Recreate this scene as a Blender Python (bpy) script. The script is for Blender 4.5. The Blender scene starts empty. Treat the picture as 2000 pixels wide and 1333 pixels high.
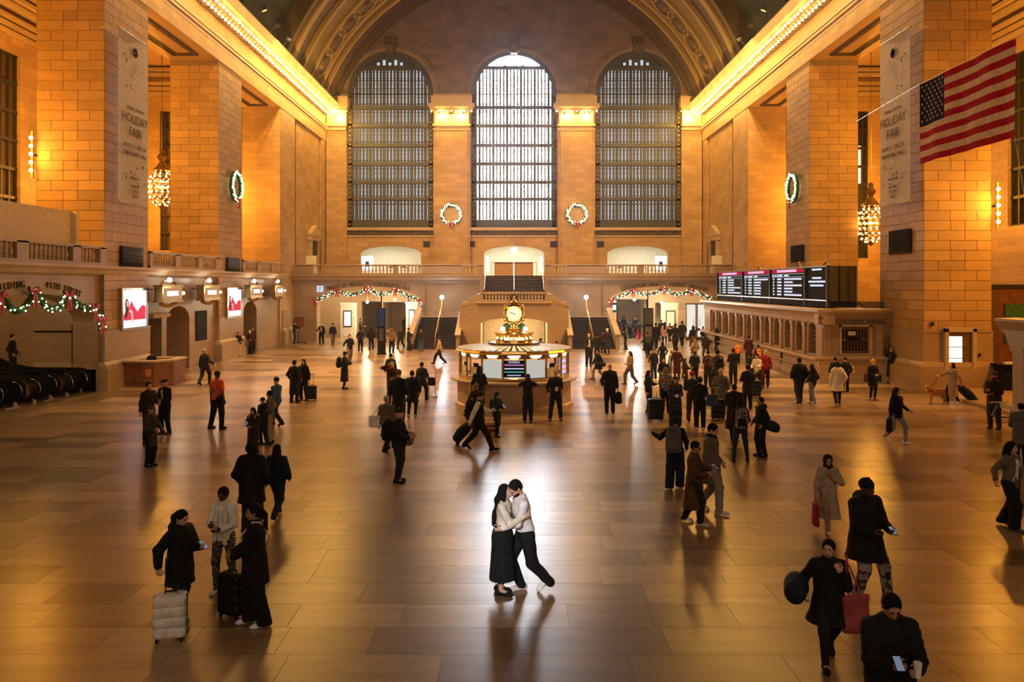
import bpy, math, random
import numpy as np
from mathutils import Vector, Matrix
random.seed(7)
R = math.radians
PI = math.pi
sc = bpy.context.scene
COL = sc.collection

# ------------------------------------------------------------------ camera, sky, exposure
EYE = 4.6
FPX = 1556.0
cd = bpy.data.cameras.new('camera'); cam = bpy.data.objects.new('camera', cd); COL.objects.link(cam)
cam.location = (0, 0, EYE); cam.rotation_euler = (R(90), 0, 0)
cd.sensor_width = 36.0; cd.lens = FPX / 2000 * 36.0
cd.shift_x = -4 / 2000; cd.shift_y = -110.5 / 2000
cd.clip_end = 400
sc.camera = cam
w = bpy.data.worlds.new('sky'); sc.world = w; w.use_nodes = True
w.node_tree.nodes['Background'].inputs[0].default_value = (.55, .65, .9, 1)
w.node_tree.nodes['Background'].inputs[1].default_value = 0.6
sc.view_settings.view_transform = 'Standard'; sc.view_settings.look = 'None'
sc.view_settings.gamma = 1; sc.view_settings.use_curve_mapping = False
sc.view_settings.exposure = 0.05
cy = sc.cycles
cy.use_denoising = True
cy.max_bounces = 5; cy.diffuse_bounces = 3; cy.glossy_bounces = 3; cy.transmission_bounces = 4
cy.sample_clamp_indirect = 4.0; cy.volume_bounces = 0; cy.volume_step_rate = 4; cy.volume_max_steps = 64
cy.use_adaptive_sampling = True; cy.adaptive_threshold = 0.02
WARM = (1.0, .51, .10)
WARM2 = (1.0, .40, .04)
COOL = (.86, .90, 1.0)
WIN_MID = 40.0          # daylight radiance of the middle east window
WIN_SIDE = .72
WIN_WEST_FILL = 1.7          # added fill glow from the unseen west end behind the viewer
P_CORNICE = 290.0
P_ADDED_FLOOD = 9000.0
P_CHAND = 3000.0
HAZE = .0006             # scattering per metre of the hazy air

def lamp(name, loc, power, color, radius=.1, kind='POINT', rot=None, spot=None, parent=None):
    l = bpy.data.lights.new(name, kind); l.energy = power; l.color = color
    if kind == 'AREA':
        l.shape = 'RECTANGLE'; l.size, l.size_y = radius
    else:
        l.shadow_soft_size = radius
    if spot: l.spot_size = spot[0]; l.spot_blend = spot[1]
    o = bpy.data.objects.new(name, l); COL.objects.link(o); o.location = loc
    if rot: o.rotation_euler = rot
    if parent: o.parent = parent
    return o

# ------------------------------------------------------------------ materials
def nt(name):
    m = bpy.data.materials.new(name); m.use_nodes = True
    t = m.node_tree; b = t.nodes['Principled BSDF']
    return m, t, b
def mathn(t, op, a, b=None):
    n = t.nodes.new('ShaderNodeMath'); n.operation = op
    for i, x in enumerate((a, b)):
        if x is None: continue
        if isinstance(x, (int, float)): n.inputs[i].default_value = x
        else: t.links.new(x, n.inputs[i])
    return n.outputs[0]
def ramp(t, fac, stops):
    n = t.nodes.new('ShaderNodeValToRGB'); e = n.color_ramp.elements
    while len(e) < len(stops): e.new(.5)
    for i, (p, c) in enumerate(stops):
        e[i].position = p; e[i].color = (*c, 1)
    t.links.new(fac, n.inputs[0]); return n.outputs[0]
def noise(t, vec, scale, detail=3, rough=.5):
    n = t.nodes.new('ShaderNodeTexNoise'); n.inputs['Scale'].default_value = scale
    n.inputs['Detail'].default_value = detail; n.inputs['Roughness'].default_value = rough
    if vec is not None: t.links.new(vec, n.inputs['Vector'])
    return n.outputs['Fac']
def mapping(t, vec, scale=(1, 1, 1), loc=(0, 0, 0)):
    n = t.nodes.new('ShaderNodeMapping'); n.inputs['Scale'].default_value = scale; n.inputs['Location'].default_value = loc
    t.links.new(vec, n.inputs['Vector']); return n.outputs[0]
def mixc(t, fac, a, b, mode='MIX'):
    n = t.nodes.new('ShaderNodeMix'); n.data_type = 'RGBA'; n.blend_type = mode
    for k, x in ((0, fac), (6, a), (7, b)):
        if isinstance(x, (int, float)): n.inputs[k].default_value = x
        elif isinstance(x, tuple): n.inputs[k].default_value = (*x, 1)
        else: t.links.new(x, n.inputs[k])
    return n.outputs[2]
def bump(t, b, h, strength=.3, dist=.01):
    n = t.nodes.new('ShaderNodeBump'); n.inputs['Strength'].default_value = strength; n.inputs['Distance'].default_value = dist
    t.links.new(h, n.inputs['Height']); t.links.new(n.outputs[0], b.inputs['Normal'])
def plain(name, c, rough=.6, metal=0, spec=.5, emit=None, es=1.0, var=.12, vs=6.0, bmp=0):
    m, t, b = nt(name)
    b.inputs['Roughness'].default_value = rough; b.inputs['Metallic'].default_value = metal
    b.inputs['Specular IOR Level'].default_value = spec
    if emit is not None:
        b.inputs['Base Color'].default_value = (*c, 1)
        b.inputs['Emission Color'].default_value = (*emit, 1); b.inputs['Emission Strength'].default_value = es
        return m
    tc = t.nodes.new('ShaderNodeTexCoord')
    f = noise(t, tc.outputs['Object'], vs, 3)
    lo = tuple(x * (1 - var) for x in c); hi = tuple(min(1, x * (1 + var)) for x in c)
    t.links.new(ramp(t, f, [(.3, lo), (.7, hi)]), b.inputs['Base Color'])
    if bmp: bump(t, b, f, bmp, .02)
    return m
def stone(name, c, rough=.55, brick=None, mortar=.55, per_object=False, per_island=False, veins=.18):
    """limestone / marble; brick = (width, height) adds fine coursing where the blocks are too small to build"""
    m, t, b = nt(name)
    g = t.nodes.new('ShaderNodeNewGeometry'); pos = g.outputs['Position']
    f = noise(t, mapping(t, pos, (.6, .6, 1.1)), .8, 5, .6)
    f2 = noise(t, pos, 9, 2)
    lo = tuple(x * (1 - veins) for x in c); hi = tuple(min(1, x * (1 + veins)) for x in c)
    col = ramp(t, f, [(.3, lo), (.7, hi)])
    col = mixc(t, .25, col, ramp(t, f2, [(.3, tuple(x * .8 for x in c)), (.7, tuple(x * 1.15 for x in c))]))
    if per_object or per_island:
        if per_object:
            oi = t.nodes.new('ShaderNodeObjectInfo'); r = oi.outputs['Random']
        else: r = g.outputs['Random Per Island']
        tint = ramp(t, r, [(0, (.78, .76, .72)), (.35, (1.0, .98, .94)), (.7, (.88, .86, .84)), (1, (1.14, 1.1, 1.02))])
        col = mixc(t, 1.0, col, tint, 'MULTIPLY')
    if brick:
        sx = t.nodes.new('ShaderNodeSeparateXYZ'); t.links.new(pos, sx.inputs[0])
        sn = t.nodes.new('ShaderNodeSeparateXYZ'); t.links.new(g.outputs['True Normal'], sn.inputs[0])
        isx = mathn(t, 'GREATER_THAN', mathn(t, 'ABSOLUTE', sn.outputs[0]), .6)
        mx = t.nodes.new('ShaderNodeMix'); mx.data_type = 'FLOAT'
        t.links.new(isx, mx.inputs[0]); t.links.new(sx.outputs[0], mx.inputs[2]); t.links.new(sx.outputs[1], mx.inputs[3])
        cb = t.nodes.new('ShaderNodeCombineXYZ'); t.links.new(mx.outputs[0], cb.inputs[0]); t.links.new(sx.outputs[2], cb.inputs[1])
        br = t.nodes.new('ShaderNodeTexBrick'); t.links.new(cb.outputs[0], br.inputs['Vector'])
        br.inputs['Scale'].default_value = 1; br.inputs['Brick Width'].default_value = brick[0]; br.inputs['Row Height'].default_value = brick[1]
        br.inputs['Mortar Size'].default_value = .012; br.inputs['Mortar Smooth'].default_value = .3
        br.inputs['Color1'].default_value = (.84, .83, .80, 1); br.inputs['Color2'].default_value = (1.08, 1.06, 1.02, 1)
        br.inputs['Mortar'].default_value = (mortar, mortar * .95, mortar * .9, 1)
        col = mixc(t, 1.0, col, br.outputs['Color'], 'MULTIPLY')
        bump(t, b, br.outputs['Fac'], -.5, .02)
    t.links.new(col, b.inputs['Base Color'])
    b.inputs['Roughness'].default_value = rough
    return m
def floor_mat(name, island):
    m, t, b = nt(name)
    g = t.nodes.new('ShaderNodeNewGeometry'); pos = g.outputs['Position']
    if island: r = g.outputs['Random Per Island']
    else: r = t.nodes.new('ShaderNodeObjectInfo').outputs['Random']
    base = ramp(t, r, [(0, (.10, .060, .033)), (.18, (.18, .115, .062)), (.4, (.31, .205, .115)), (.62, (.225, .147, .082)), (.84, (.40, .275, .16)), (1, (.125, .073, .04))])
    cb = t.nodes.new('ShaderNodeCombineXYZ'); t.links.new(mathn(t, 'MULTIPLY', r, 40), cb.inputs[0]); t.links.new(mathn(t, 'MULTIPLY', r, 23), cb.inputs[2])
    va = t.nodes.new('ShaderNodeVectorMath'); va.operation = 'ADD'; t.links.new(pos, va.inputs[0]); t.links.new(cb.outputs[0], va.inputs[1])
    f = noise(t, mapping(t, va.outputs[0], (.45, 2.6, 1)), 1.5, 6, .65)
    col = mixc(t, 1.0, base, ramp(t, f, [(.3, (.72, .66, .60)), (.52, (1, 1, 1)), (.75, (1.15, 1.12, 1.08))]), 'MULTIPLY')
    t.links.new(col, b.inputs['Base Color'])
    f3 = noise(t, pos, .5, 4, .6)
    b.inputs['Roughness'].default_value = .275
    b.inputs['IOR'].default_value = 1.62
    bump(t, b, noise(t, mapping(t, pos, (1, 1.6, 1)), 1.2, 3), .10, .03)
    return m
def glow(name, c, s):
    m, t, b = nt(name)
    for n in list(t.nodes):
        if n.type == 'BSDF_PRINCIPLED': t.nodes.remove(n)
    e = t.nodes.new('ShaderNodeEmission'); e.inputs[0].default_value = (*c, 1); e.inputs[1].default_value = s
    t.links.new(e.outputs[0], t.nodes['Material Output'].inputs[0]); return m

M = {}
M['stone'] = stone('honey limestone', (.44, .285, .13), per_object=True)
M['stonei'] = stone('honey limestone small blocks', (.44, .285, .13), per_island=True)
M['mortar'] = plain('limestone joints', (.25, .18, .11), .8)
M['ashlar'] = stone('coursed limestone', (.46, .315, .16), brick=(1.15, .43), mortar=.62)
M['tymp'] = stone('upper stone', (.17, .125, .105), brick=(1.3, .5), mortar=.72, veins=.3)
M['marble'] = stone('tennessee marble', (.36, .255, .16), rough=.35)
M['marble_dark'] = stone('darker marble', (.22, .15, .09), rough=.3)
M['marble_big'] = stone('marble slabs', (.36, .255, .165), rough=.35, brick=(1.9, 1.2), mortar=.72)
M['cream'] = plain('cream plaster', (.72, .60, .40), .8)
M['shop'] = plain('shop white', (.86, .84, .74), .7)
M['trim'] = stone('carved stone trim', (.48, .37, .25), rough=.5)
M['iron'] = plain('dark bronze iron', (.045, .045, .05), .45, .6)
M['iron_b'] = plain('window bronze', (.07, .075, .08), .5, .5)
M['bronze'] = plain('old bronze', (.30, .20, .07), .38, .85)
M['brass'] = plain('polished brass', (.80, .55, .18), .22, 1.0)
M['steel'] = plain('brushed steel', (.45, .42, .38), .25, 1.0)
M['black'] = plain('black paint', (.008, .008, .009), .8, spec=.15)
M['screen'] = plain('black wall screen', (.008, .008, .009), .6, spec=.1)
M['vtrim'] = plain('dull gold vault moulding', (.27, .19, .075), .6)
M['blackgloss'] = plain('black gloss', (.012, .011, .011), .3, spec=.25)
M['olive'] = plain('vault olive gold', (.085, .058, .012), .6, vs=2)
M['olive2'] = plain('vault ochre', (.13, .09, .018), .6, vs=2)
M['relief'] = plain('carved dark relief', (.07, .045, .025), .6, var=.75, vs=5.0, bmp=1)
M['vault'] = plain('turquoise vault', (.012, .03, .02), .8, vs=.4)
M['frieze'] = plain('egg and dart moulding', (.46, .36, .23), .6)
M['green'] = plain('fir green', (.02, .075, .025), .8, var=.5, vs=25)
M['red'] = plain('red ribbon', (.42, .015, .03), .5)
M['wood'] = plain('dark red wood', (.20, .075, .03), .35, vs=3, var=.3)
M['text'] = plain('incised dark letters', (.055, .035, .02), .8)
M['floor'] = floor_mat('tennessee marble floor', False)
M['floori'] = floor_mat('tennessee marble floor far', True)
M['grout'] = plain('floor joints', (.09, .06, .035), .35)
M['bulb'] = glow('warm bulb', (1, .66, .28), 7)
M['bulb2'] = glow('amber bulb', (1, .50, .13), 22)
M['white_lamp'] = glow('white globe', (1, .93, .80), 22)
M['cool_lamp'] = glow('cool globe', (.9, .97, 1), 60)
M['fairy'] = glow('fairy light', (1, .88, .55), 9)
M['fairy_g'] = glow('fairy light green', (.75, 1, .45), 6)

# ------------------------------------------------------------------ mesh builder
class MB:
    def __init__(s): s.v = []; s.f = []; s.mi = []; s.cur = 0
    def add(s, vs, fs):
        n = len(s.v); s.v += [tuple(p) for p in vs]; s.f += [tuple(i + n for i in f) for f in fs]; s.mi += [s.cur] * len(fs); return s
    def box(s, x0, x1, y0, y1, z0, z1):
        x0, x1 = sorted((x0, x1)); y0, y1 = sorted((y0, y1)); z0, z1 = sorted((z0, z1))
        return s.add([(x0, y0, z0), (x1, y0, z0), (x1, y1, z0), (x0, y1, z0), (x0, y0, z1), (x1, y0, z1), (x1, y1, z1), (x0, y1, z1)],
                     [(3, 2, 1, 0), (4, 5, 6, 7), (0, 1, 5, 4), (1, 2, 6, 5), (2, 3, 7, 6), (3, 0, 4, 7)])
    def quad(s, a, b, c, d): return s.add([a, b, c, d], [(0, 1, 2, 3)])
    def ring_loft(s, rings, closed=True, caps=True):
        n = len(rings[0]); vs = [p for r in rings for p in r]; fs = []
        for i in range(len(rings) - 1):
            for j in range(n if closed else n - 1):
                a = i * n + j; b = i * n + (j + 1) % n
                fs.append((a, b, b + n, a + n))
        if caps and closed:
            fs.append(tuple(range(n - 1, -1, -1))); fs.append(tuple((len(rings) - 1) * n + k for k in range(n)))
        return s.add(vs, fs)
    def lathe(s, prof, c=(0, 0, 0), n=16, sx=1, sy=1):
        rings = [[(c[0] + r * sx * math.cos(2 * PI * k / n), c[1] + r * sy * math.sin(2 * PI * k / n), c[2] + z) for k in range(n)] for r, z in prof]
        return s.ring_loft(rings)
    def tube(s, pts, r, n=6, r2=None):
        pts = [Vector(p) for p in pts]; rings = []
        for i, p in enumerate(pts):
            d = (pts[min(i + 1, len(pts) - 1)] - pts[max(i - 1, 0)]).normalized()
            a = d.cross(Vector((0, 0, 1)))
            if a.length < 1e-3: a = Vector((1, 0, 0))
            a.normalize(); b = d.cross(a)
            rr = r if r2 is None else r + (r2 - r) * i / (len(pts) - 1)
            rings.append([p + a * rr * math.cos(2 * PI * k / n) + b * rr * math.sin(2 * PI * k / n) for k in range(n)])
        return s.ring_loft(rings)
    def ball(s, c, r, n=8, m=5, sz=1.0):
        prof = [(max(1e-4, r * math.sin(PI * i / m)), -r * sz * math.cos(PI * i / m)) for i in range(m + 1)]
        return s.lathe(prof, c, n)
    def extrude_y(s, prof, y0, y1, close=True):
        """profile of (x,z) extruded along y"""
        n = len(prof)
        vs = [(x, y0, z) for x, z in prof] + [(x, y1, z) for x, z in prof]
        fs = [(i, (i + 1) % n, (i + 1) % n + n, i + n) for i in range(n if close else n - 1)]
        fs += [tuple(range(n - 1, -1, -1)), tuple(range(n, 2 * n))]
        return s.add(vs, fs)
    def extrude_x(s, prof, x0, x1):
        n = len(prof)
        vs = [(x0, y, z) for y, z in prof] + [(x1, y, z) for y, z in prof]
        fs = [(i, (i + 1) % n, (i + 1) % n + n, i + n) for i in range(n)]
        fs += [tuple(range(n - 1, -1, -1)), tuple(range(n, 2 * n))]
        return s.add(vs, fs)
    def holed(s, axis, pos, a0, a1, z0, z1, holes, depth, N=16, ztop=None):
        """wall sheet in plane axis=pos spanning a0..a1, z0..z1 with openings (centre, halfwidth, zbottom, zspring, rise); depth = reveal vector length along axis (signed)"""
        cuts = {a0, a1}
        for c, h, zb, zs, rise in holes:
            for k in range(N + 1): cuts.add(c - h * math.cos(PI * k / N))
        if ztop:
            for k in range(1, 48): cuts.add(a0 + (a1 - a0) * k / 48)
        cuts = sorted(x for x in cuts if a0 - 1e-6 <= x <= a1 + 1e-6)
        P = (lambda a, z, d=0: (pos + d, a, z)) if axis == 'x' else (lambda a, z, d=0: (a, pos + d, z))
        def top(hh, a):
            c, h, zb, zs, rise = hh; q = max(0, 1 - ((a - c) / h) ** 2); return zs + rise * math.sqrt(q)
        for l, r in zip(cuts, cuts[1:]):
            if r - l < 1e-6: continue
            mid = (l + r) / 2
            zl = ztop(l) if ztop else z1; zr = ztop(r) if ztop else z1
            hh = [q for q in holes if abs(mid - q[0]) < q[1]]
            if not hh: s.quad(P(l, z0), P(r, z0), P(r, zr), P(l, zl)); continue
            lo_l = lo_r = z0
            for q in sorted(hh, key=lambda q: q[2]):
                if q[2] > lo_l + 1e-6: s.quad(P(l, lo_l), P(r, lo_r), P(r, q[2]), P(l, q[2]))
                tl, tr = top(q, l), top(q, r)
                if depth:
                    s.quad(P(l, tl), P(r, tr), P(r, tr, depth), P(l, tl, depth))
                    if q[2] > .01: s.quad(P(l, q[2]), P(r, q[2]), P(r, q[2], depth), P(l, q[2], depth))
                lo_l, lo_r = tl, tr
            s.quad(P(l, lo_l), P(r, lo_r), P(r, zr), P(l, zl))
        if depth:
            for c, h, zb, zs, rise in holes:
                for a in (c - h, c + h):
                    s.quad(P(a, zb), P(a, zs), P(a, zs, depth), P(a, zb, depth))
        return s
    def mesh(s, name, mats, smooth=False):
        me = bpy.data.meshes.new(name); me.from_pydata(s.v, [], s.f)
        mats = mats if isinstance(mats, (list, tuple)) else [mats]
        for m in mats: me.materials.append(M[m] if isinstance(m, str) else m)
        if len(mats) > 1: me.polygons.foreach_set('material_index', s.mi)
        if smooth: me.polygons.foreach_set('use_smooth', [True] * len(me.polygons))
        me.update(); return me
    def build(s, name, mats, parent=None, smooth=False, loc=None):
        return link(name, s.mesh(name, mats, smooth), parent, loc)
def link(name, me, parent=None, loc=None, rot=None):
    o = bpy.data.objects.new(name, me); COL.objects.link(o)
    if parent is not None: o.parent = parent
    if loc is not None: o.location = loc
    if rot is not None: o.rotation_euler = rot
    return o
def tag(o, label=None, cat=None, group=None, kind=None):
    if label: o['label'] = label
    if cat: o['category'] = cat
    if group: o['group'] = group
    if kind: o['kind'] = kind
    return o
def struct(o, label=None, cat=None): o['kind'] = 'structure'; return tag(o, label, cat)
def empty(name, loc=(0, 0, 0), rz=0, parent=None):
    o = bpy.data.objects.new(name, None); COL.objects.link(o); o.location = loc; o.rotation_euler = (0, 0, rz)
    o.empty_display_size = .1
    if parent is not None: o.parent = parent
    return o
def copy_tree(o, parent=None):
    c = o.copy(); COL.objects.link(c)
    if parent is not None: c.parent = parent
    for ch in [x for x in o.children]:
        copy_tree(ch, c)
    return c
_tc = {}
def text_mesh(s, size, mat, name='lettering', ext=.01, align='CENTER'):
    key = (s, size, mat, align)
    if key in _tc: return _tc[key]
    cu = bpy.data.curves.new('txt', 'FONT'); cu.body = s; cu.size = size; cu.extrude = ext; cu.align_x = align; cu.align_y = 'CENTER'
    cu.resolution_u = 2
    o = bpy.data.objects.new('txt', cu); COL.objects.link(o)
    bpy.context.view_layer.update()
    me = bpy.data.meshes.new_from_object(o.evaluated_get(bpy.context.evaluated_depsgraph_get()))
    bpy.data.objects.remove(o); bpy.data.curves.remove(cu)
    me.name = name; me.materials.clear(); me.materials.append(M[mat]); _tc[key] = me
    return me
def ground(u, v):
    """floor point seen at pixel (u, v) of the photograph"""
    y = FPX * EYE / (v - 556.0); return (u - 1004.0) * y / FPX, y
# ================================================================== THE SETTING
XW = 17.75          # hall face of the piers
YE = 75.5           # window wall
YB = 64.0           # front of the east balcony
ZL = 18.1           # underside of the entablature
# ------------------------------------------------------------------ floor
fl = struct(MB().box(-30, 30, -9, 84, -.3, -.012).build('floor', 'grout'), 'polished marble slab floor of the concourse in brown and honey tones', 'floor')
rnd = random.Random(3)
tiles = []
y = 6.0; row = 0
while y < 76:
    hgt = .78 if y < 30 else 1.1
    x = -17.4 - rnd.random() * 1.5
    while x < 17.4:
        wd = rnd.choice((1.15, 1.5, 1.9, 2.3)) * (1 if y < 30 else 1.5)
        x1 = min(x + wd, 17.4)
        if x1 > -17.4 and x1 - max(x, -17.4) > .05: tiles.append((max(x, -17.4), x1, y, y + hgt))
        x += wd
    y += hgt; row += 1
def in_view(t): cx = (t[0] + t[1]) / 2; return abs(cx) < .66 * t[3] + .8 and t[3] > 8.6
near = [t for t in tiles if in_view(t)][:296]
keep = set(near); far = MB(); tile_me = {}
for t in tiles:
    wd, hg = round(t[1] - t[0], 2), round(t[3] - t[2], 2); g = .003
    if t in keep:
        k = (wd, hg)
        if k not in tile_me: tile_me[k] = MB().box(-wd / 2 + g, wd / 2 - g, -hg / 2 + g, hg / 2 - g, -.02, 0).mesh('floor_tile', 'floor')
        link('floor_tile', tile_me[k], fl, ((t[0] + t[1]) / 2, (t[2] + t[3]) / 2, 0))
    else: far.box(t[0] + g, t[1] - g, t[2] + g, t[3] - g, -.02, 0)
tag(far.build('floor_tile_field', 'floori', fl), kind='stuff')
# darker border floor of the side passages, and the slightly raised right passage
MB().box(-30, -17.4, 6, 64, -.02, .0).build('side_passage_paving', 'marble_dark', fl)
MB().box(17.4, 30, 14, 61, -.02, .14).build('raised_passage_paving', 'marble', fl)
MB().box(-17.4, 17.4, -9, 6, -.02, 0).build('west_paving', 'marble', fl)
MB().box(-30, 30, 75.9, 84, -.02, 0).build('east_paving', 'marble', fl)

# ------------------------------------------------------------------ piers
blk = {}
def block(wd, along):
    k = (round(wd, 3), along)
    if k not in blk:
        h, g, t = .434, .0065, .018
        mb = MB()
        a0, a1, z0, z1, c = -wd / 2 + g, wd / 2 - g, g, h - g, .006
        # chamfered slab, front at 0, back at t
        def P(a, d, z): return (a, d, z) if along == 'x' else (d, a, z)
        vs = [P(a0, t, z0), P(a1, t, z0), P(a1, t, z1), P(a0, t, z1), P(a0 + c, 0, z0 + c), P(a1 - c, 0, z0 + c), P(a1 - c, 0, z1 - c), P(a0 + c, 0, z1 - c)]
        mb.add(vs, [(4, 5, 6, 7), (0, 1, 5, 4), (1, 2, 6, 5), (2, 3, 7, 6), (3, 0, 4, 7)])
        blk[k] = mb.mesh('stone_block', 'stone')
    return blk[k]
def pier(side, y0, y1, built=True, z0=2.6):
    s = side; x0, x1 = XW, 20.7
    p = struct(MB().box(s * (x0 + .03), s * x1, y0 + .03, y1, 0, ZL).build('pier', 'mortar' if built else 'ashlar'),
               None, None)
    # plinth and dado
    MB().box(s * (x0 - .30), s * (x1 + .2), y0 - .30, y1 + .3, 0, .95).box(s * (x0 - .24), s * x1, y0 - .24, y1 + .24, .95, 1.06).build('plinth', 'marble', p)
    MB().extrude_y([(s * (x0 - .2), 1.06), (s * (x0 - .2), 1.14), (s * (x0 - .08), 1.24), (s * x1, 1.24), (s * x1, 1.06)], y0 - .2, y1 + .2).build('plinth_moulding', 'trim', p)
    MB().box(s * (x0 - .07), s * x1, y0 - .07, y1 + .07, 1.2, 2.52).box(s * (x0 - .10), s * x1, y0 - .10, y1 + .1, 2.52, 2.6).build('dado', 'marble', p)
    if built:
        z = z0; r = 0
        while z + .434 <= ZL + .1:
            ws = ([.62, 1.16, 1.14], [1.16, .62, 1.14], [1.14, 1.16, .62])[r % 3]
            x = x0
            for wd in ws:
                me = block(wd, 'x'); o = link('stone_block', me, p, (s * (x + wd / 2), y0, z)); x += wd
            L = y1 - y0; ws = ([1.15, 1.15, 1.15], [.6, 1.15, 1.15, .55])[r % 2]; k = L / sum(ws); yy = y0
            for wd in ws:
                me = block(wd * k, 'y'); o = link('stone_block', me, p, (s * (x0 + (0 if s > 0 else 0)), yy + wd * k / 2, z))
                if s < 0: o.rotation_euler = (0, 0, PI)
                yy += wd * k
            z += .434; r += 1
    return p
for s in (-1, 1):
    side = 'left' if s < 0 else 'right'
    pier(s, 8.0, 12.1, False); pier(s, 21.3, 25.4, False)
    tag(pier(s, 34.5, 38.65), f'tall stone block pier nearest on the {side}, behind the grey banner', 'pier')
    tag(pier(s, 47.9, 51.9), f'tall stone block pier on the {side} with the lit wreath', 'pier')
    tag(pier(s, 61.1, 64.6, False), f'last stone pier on the {side} before the window wall', 'pier')
    # side wall behind the balcony
    wl = struct(MB().holed('x', s * 18.15, 64.6, YE, 0, 21, [], 0).box(s * 17.95, s * 18.2, 65.6, 73.2, 5.4, 19).build('wall_' + side, 'ashlar'))
    MB().box(s * 17.8, s * 18.2, 73.6, YE, 5.4, 19).build('end_pilaster', 'ashlar', wl)
    # far aisle: outer wall, end wall, ceiling
    MB().holed('x', s * 29, -9, 60.6, 0, 21, [(40.4, 6.4, 8.0, 18.0, 0)], s * .6).build('aisle_wall', 'ashlar', wl)
    MB().holed('y', 60.6, min(s * 20.7, s * 29), max(s * 20.7, s * 29), 0, 21, [(s * 26.35, .62, 7.2 if s < 0 else 6.6, 17.8, 0)], .5).build('aisle_end_wall', 'ashlar', wl)
    mo = MB()
    for z, d in ((19.0, .15), (19.35, .3), (19.7, .5), (20.3, .8), (20.6, 1.1)):
        mo.box(s * 20.7, s * 29, 60.6 - d, 60.6, z, z + .22).box(s * (29 - d), s * 29, -9, 60.6, z, z + .22)
    mo.build('aisle_cornice', 'trim', wl)
    MB().box(s * 17.8, s * 20.8, 60.6, 64.7, 0, 21).build('end_pier_core', 'ashlar', wl)
    MB().box(s * 17.8, s * 29.5, -9, 61, 21, 21.3).build('aisle_ceiling', 'ashlar', wl)
    if s < 0: MB().box(-29, -17.95, -9, 61, 5.0, 5.36).build('balcony_floor', 'marble', wl)
    # beams over the openings, with a sunk panel in each soffit
    en = struct(MB().box(s * XW, s * 20.7, -9, YE, ZL, 21.2).build('trim_1' if s < 0 else 'trim_2', 'ashlar'),
                f'long stone entablature with a double row of warm bulbs along the {side}', 'entablature')
    for ya, yb in ((12.1, 21.3), (25.4, 34.5), (38.65, 47.9), (51.9, 61.1)):
        sof = MB()
        for d, z in ((0, .10), (.12, .06), (.24, .03)):
            a, b, c, e = XW + .75 + d, 20.0 - d, ya + 1.2 + d, yb - 1.2 - d
            sof.box(s * a, s * (a + .1), c, e, ZL - z, ZL).box(s * (b - .1), s * b, c, e, ZL - z, ZL).box(s * a, s * b, c, c + .1, ZL - z, ZL).box(s * a, s * b, e - .1, e, ZL - z, ZL)
        sof.build('soffit_panel', 'relief', en)
    prof = [(XW + .1, 18.95), (XW - .02, 18.95), (XW - .05, 19.1), (XW - .16, 19.15), (XW - .16, 19.28), (XW - .22, 19.32), (XW - .25, 19.44), (XW, 19.5), (XW + .1, 19.5)]
    MB().extrude_y([(s * a, b) for a, b in prof], -9, YE).build('architrave_moulding', 'trim', en)
    prof = [(XW + .1, 20.5), (XW - .12, 20.5), (XW - .2, 20.66), (XW - .95, 20.72), (XW - 1.0, 20.9), (XW - 1.12, 21.0), (XW - 1.2, 21.25), (XW - 1.35, 21.5), (XW - 1.3, 21.62), (XW + .1, 21.7)]
    MB().extrude_y([(s * a, b) for a, b in prof], -9, YE - .7).build('cornice', 'frieze', en)
    # scalloped ornament blocks of the cornice, with a bulb hanging between each pair
    brk = MB().extrude_y([(0, 0), (.62, 0), (.66, .08), (.5, .2), (.1, .26), (0, .26)], -.13, .13).mesh('modillion', 'frieze')
    bl = MB().ball((0, 0, 0), .085, 8, 5).mesh('bulb', 'bulb')
    for k in range(72):
        yy = 36.0 + k * .54
        o = link('modillion', brk, en, (s * (XW - .12), yy, 20.44))
        if s > 0: o.rotation_euler = (0, 0, PI)
        link('bulb', bl, en, (s * (XW - .98), yy + .27, 20.60)); link('bulb', bl, en, (s * (XW - .62), yy, 20.34))
    for k in range(3, 22):
        lamp('cornice_lamp', (s * (XW - 1.5), 29.2 + k * 2.16, 20.2), P_CORNICE * (.42 if k < 12 else .85), WARM, .07, parent=en)
    # added floodlights on the cornice, brightening the floor and east wall
    for yy in (32, 36, 40, 45, 51, 54, 57):
        k_ = Vector((s * 15.95, yy, 22.1)); d_ = (Vector((s * 5.5, yy + 4, 0)) if yy < 53 else Vector((s * (9 if yy < 56 else -9), 75, 9))) - k_
        f_ = MB().lathe([(.12, 0), (.16, .1), (.2, .32), (.17, .32)], n=10).build('added_floodlight', 'iron', en, False, k_ - d_.normalized() * .36); MB().tube([(s * 16.6, yy, 21.6), (s * 16.05, yy, 22.35)], .03).build('added_flood_bracket', 'iron', en); f_.rotation_euler = d_.to_track_quat('Z', 'Y').to_euler()
        lamp('added_flood_beam', k_, P_ADDED_FLOOD, (1, .56, .19), .12, 'SPOT', d_.to_track_quat('-Z', 'Y').to_euler(), (R(82), .8), parent=en)
    # clerestory above the cornice with one barred lunette window in view
    cl = MB().holed('x', s * 17.9, -9, 59.6, 21.6, 34.5, [(54.6, 4.0, 22.6, 25.0, 4.0), (41.3, 4.0, 22.6, 25.0, 4.0)], s * 1.2)
    cl.build('clerestory_wall', 'ashlar', wl)
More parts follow.
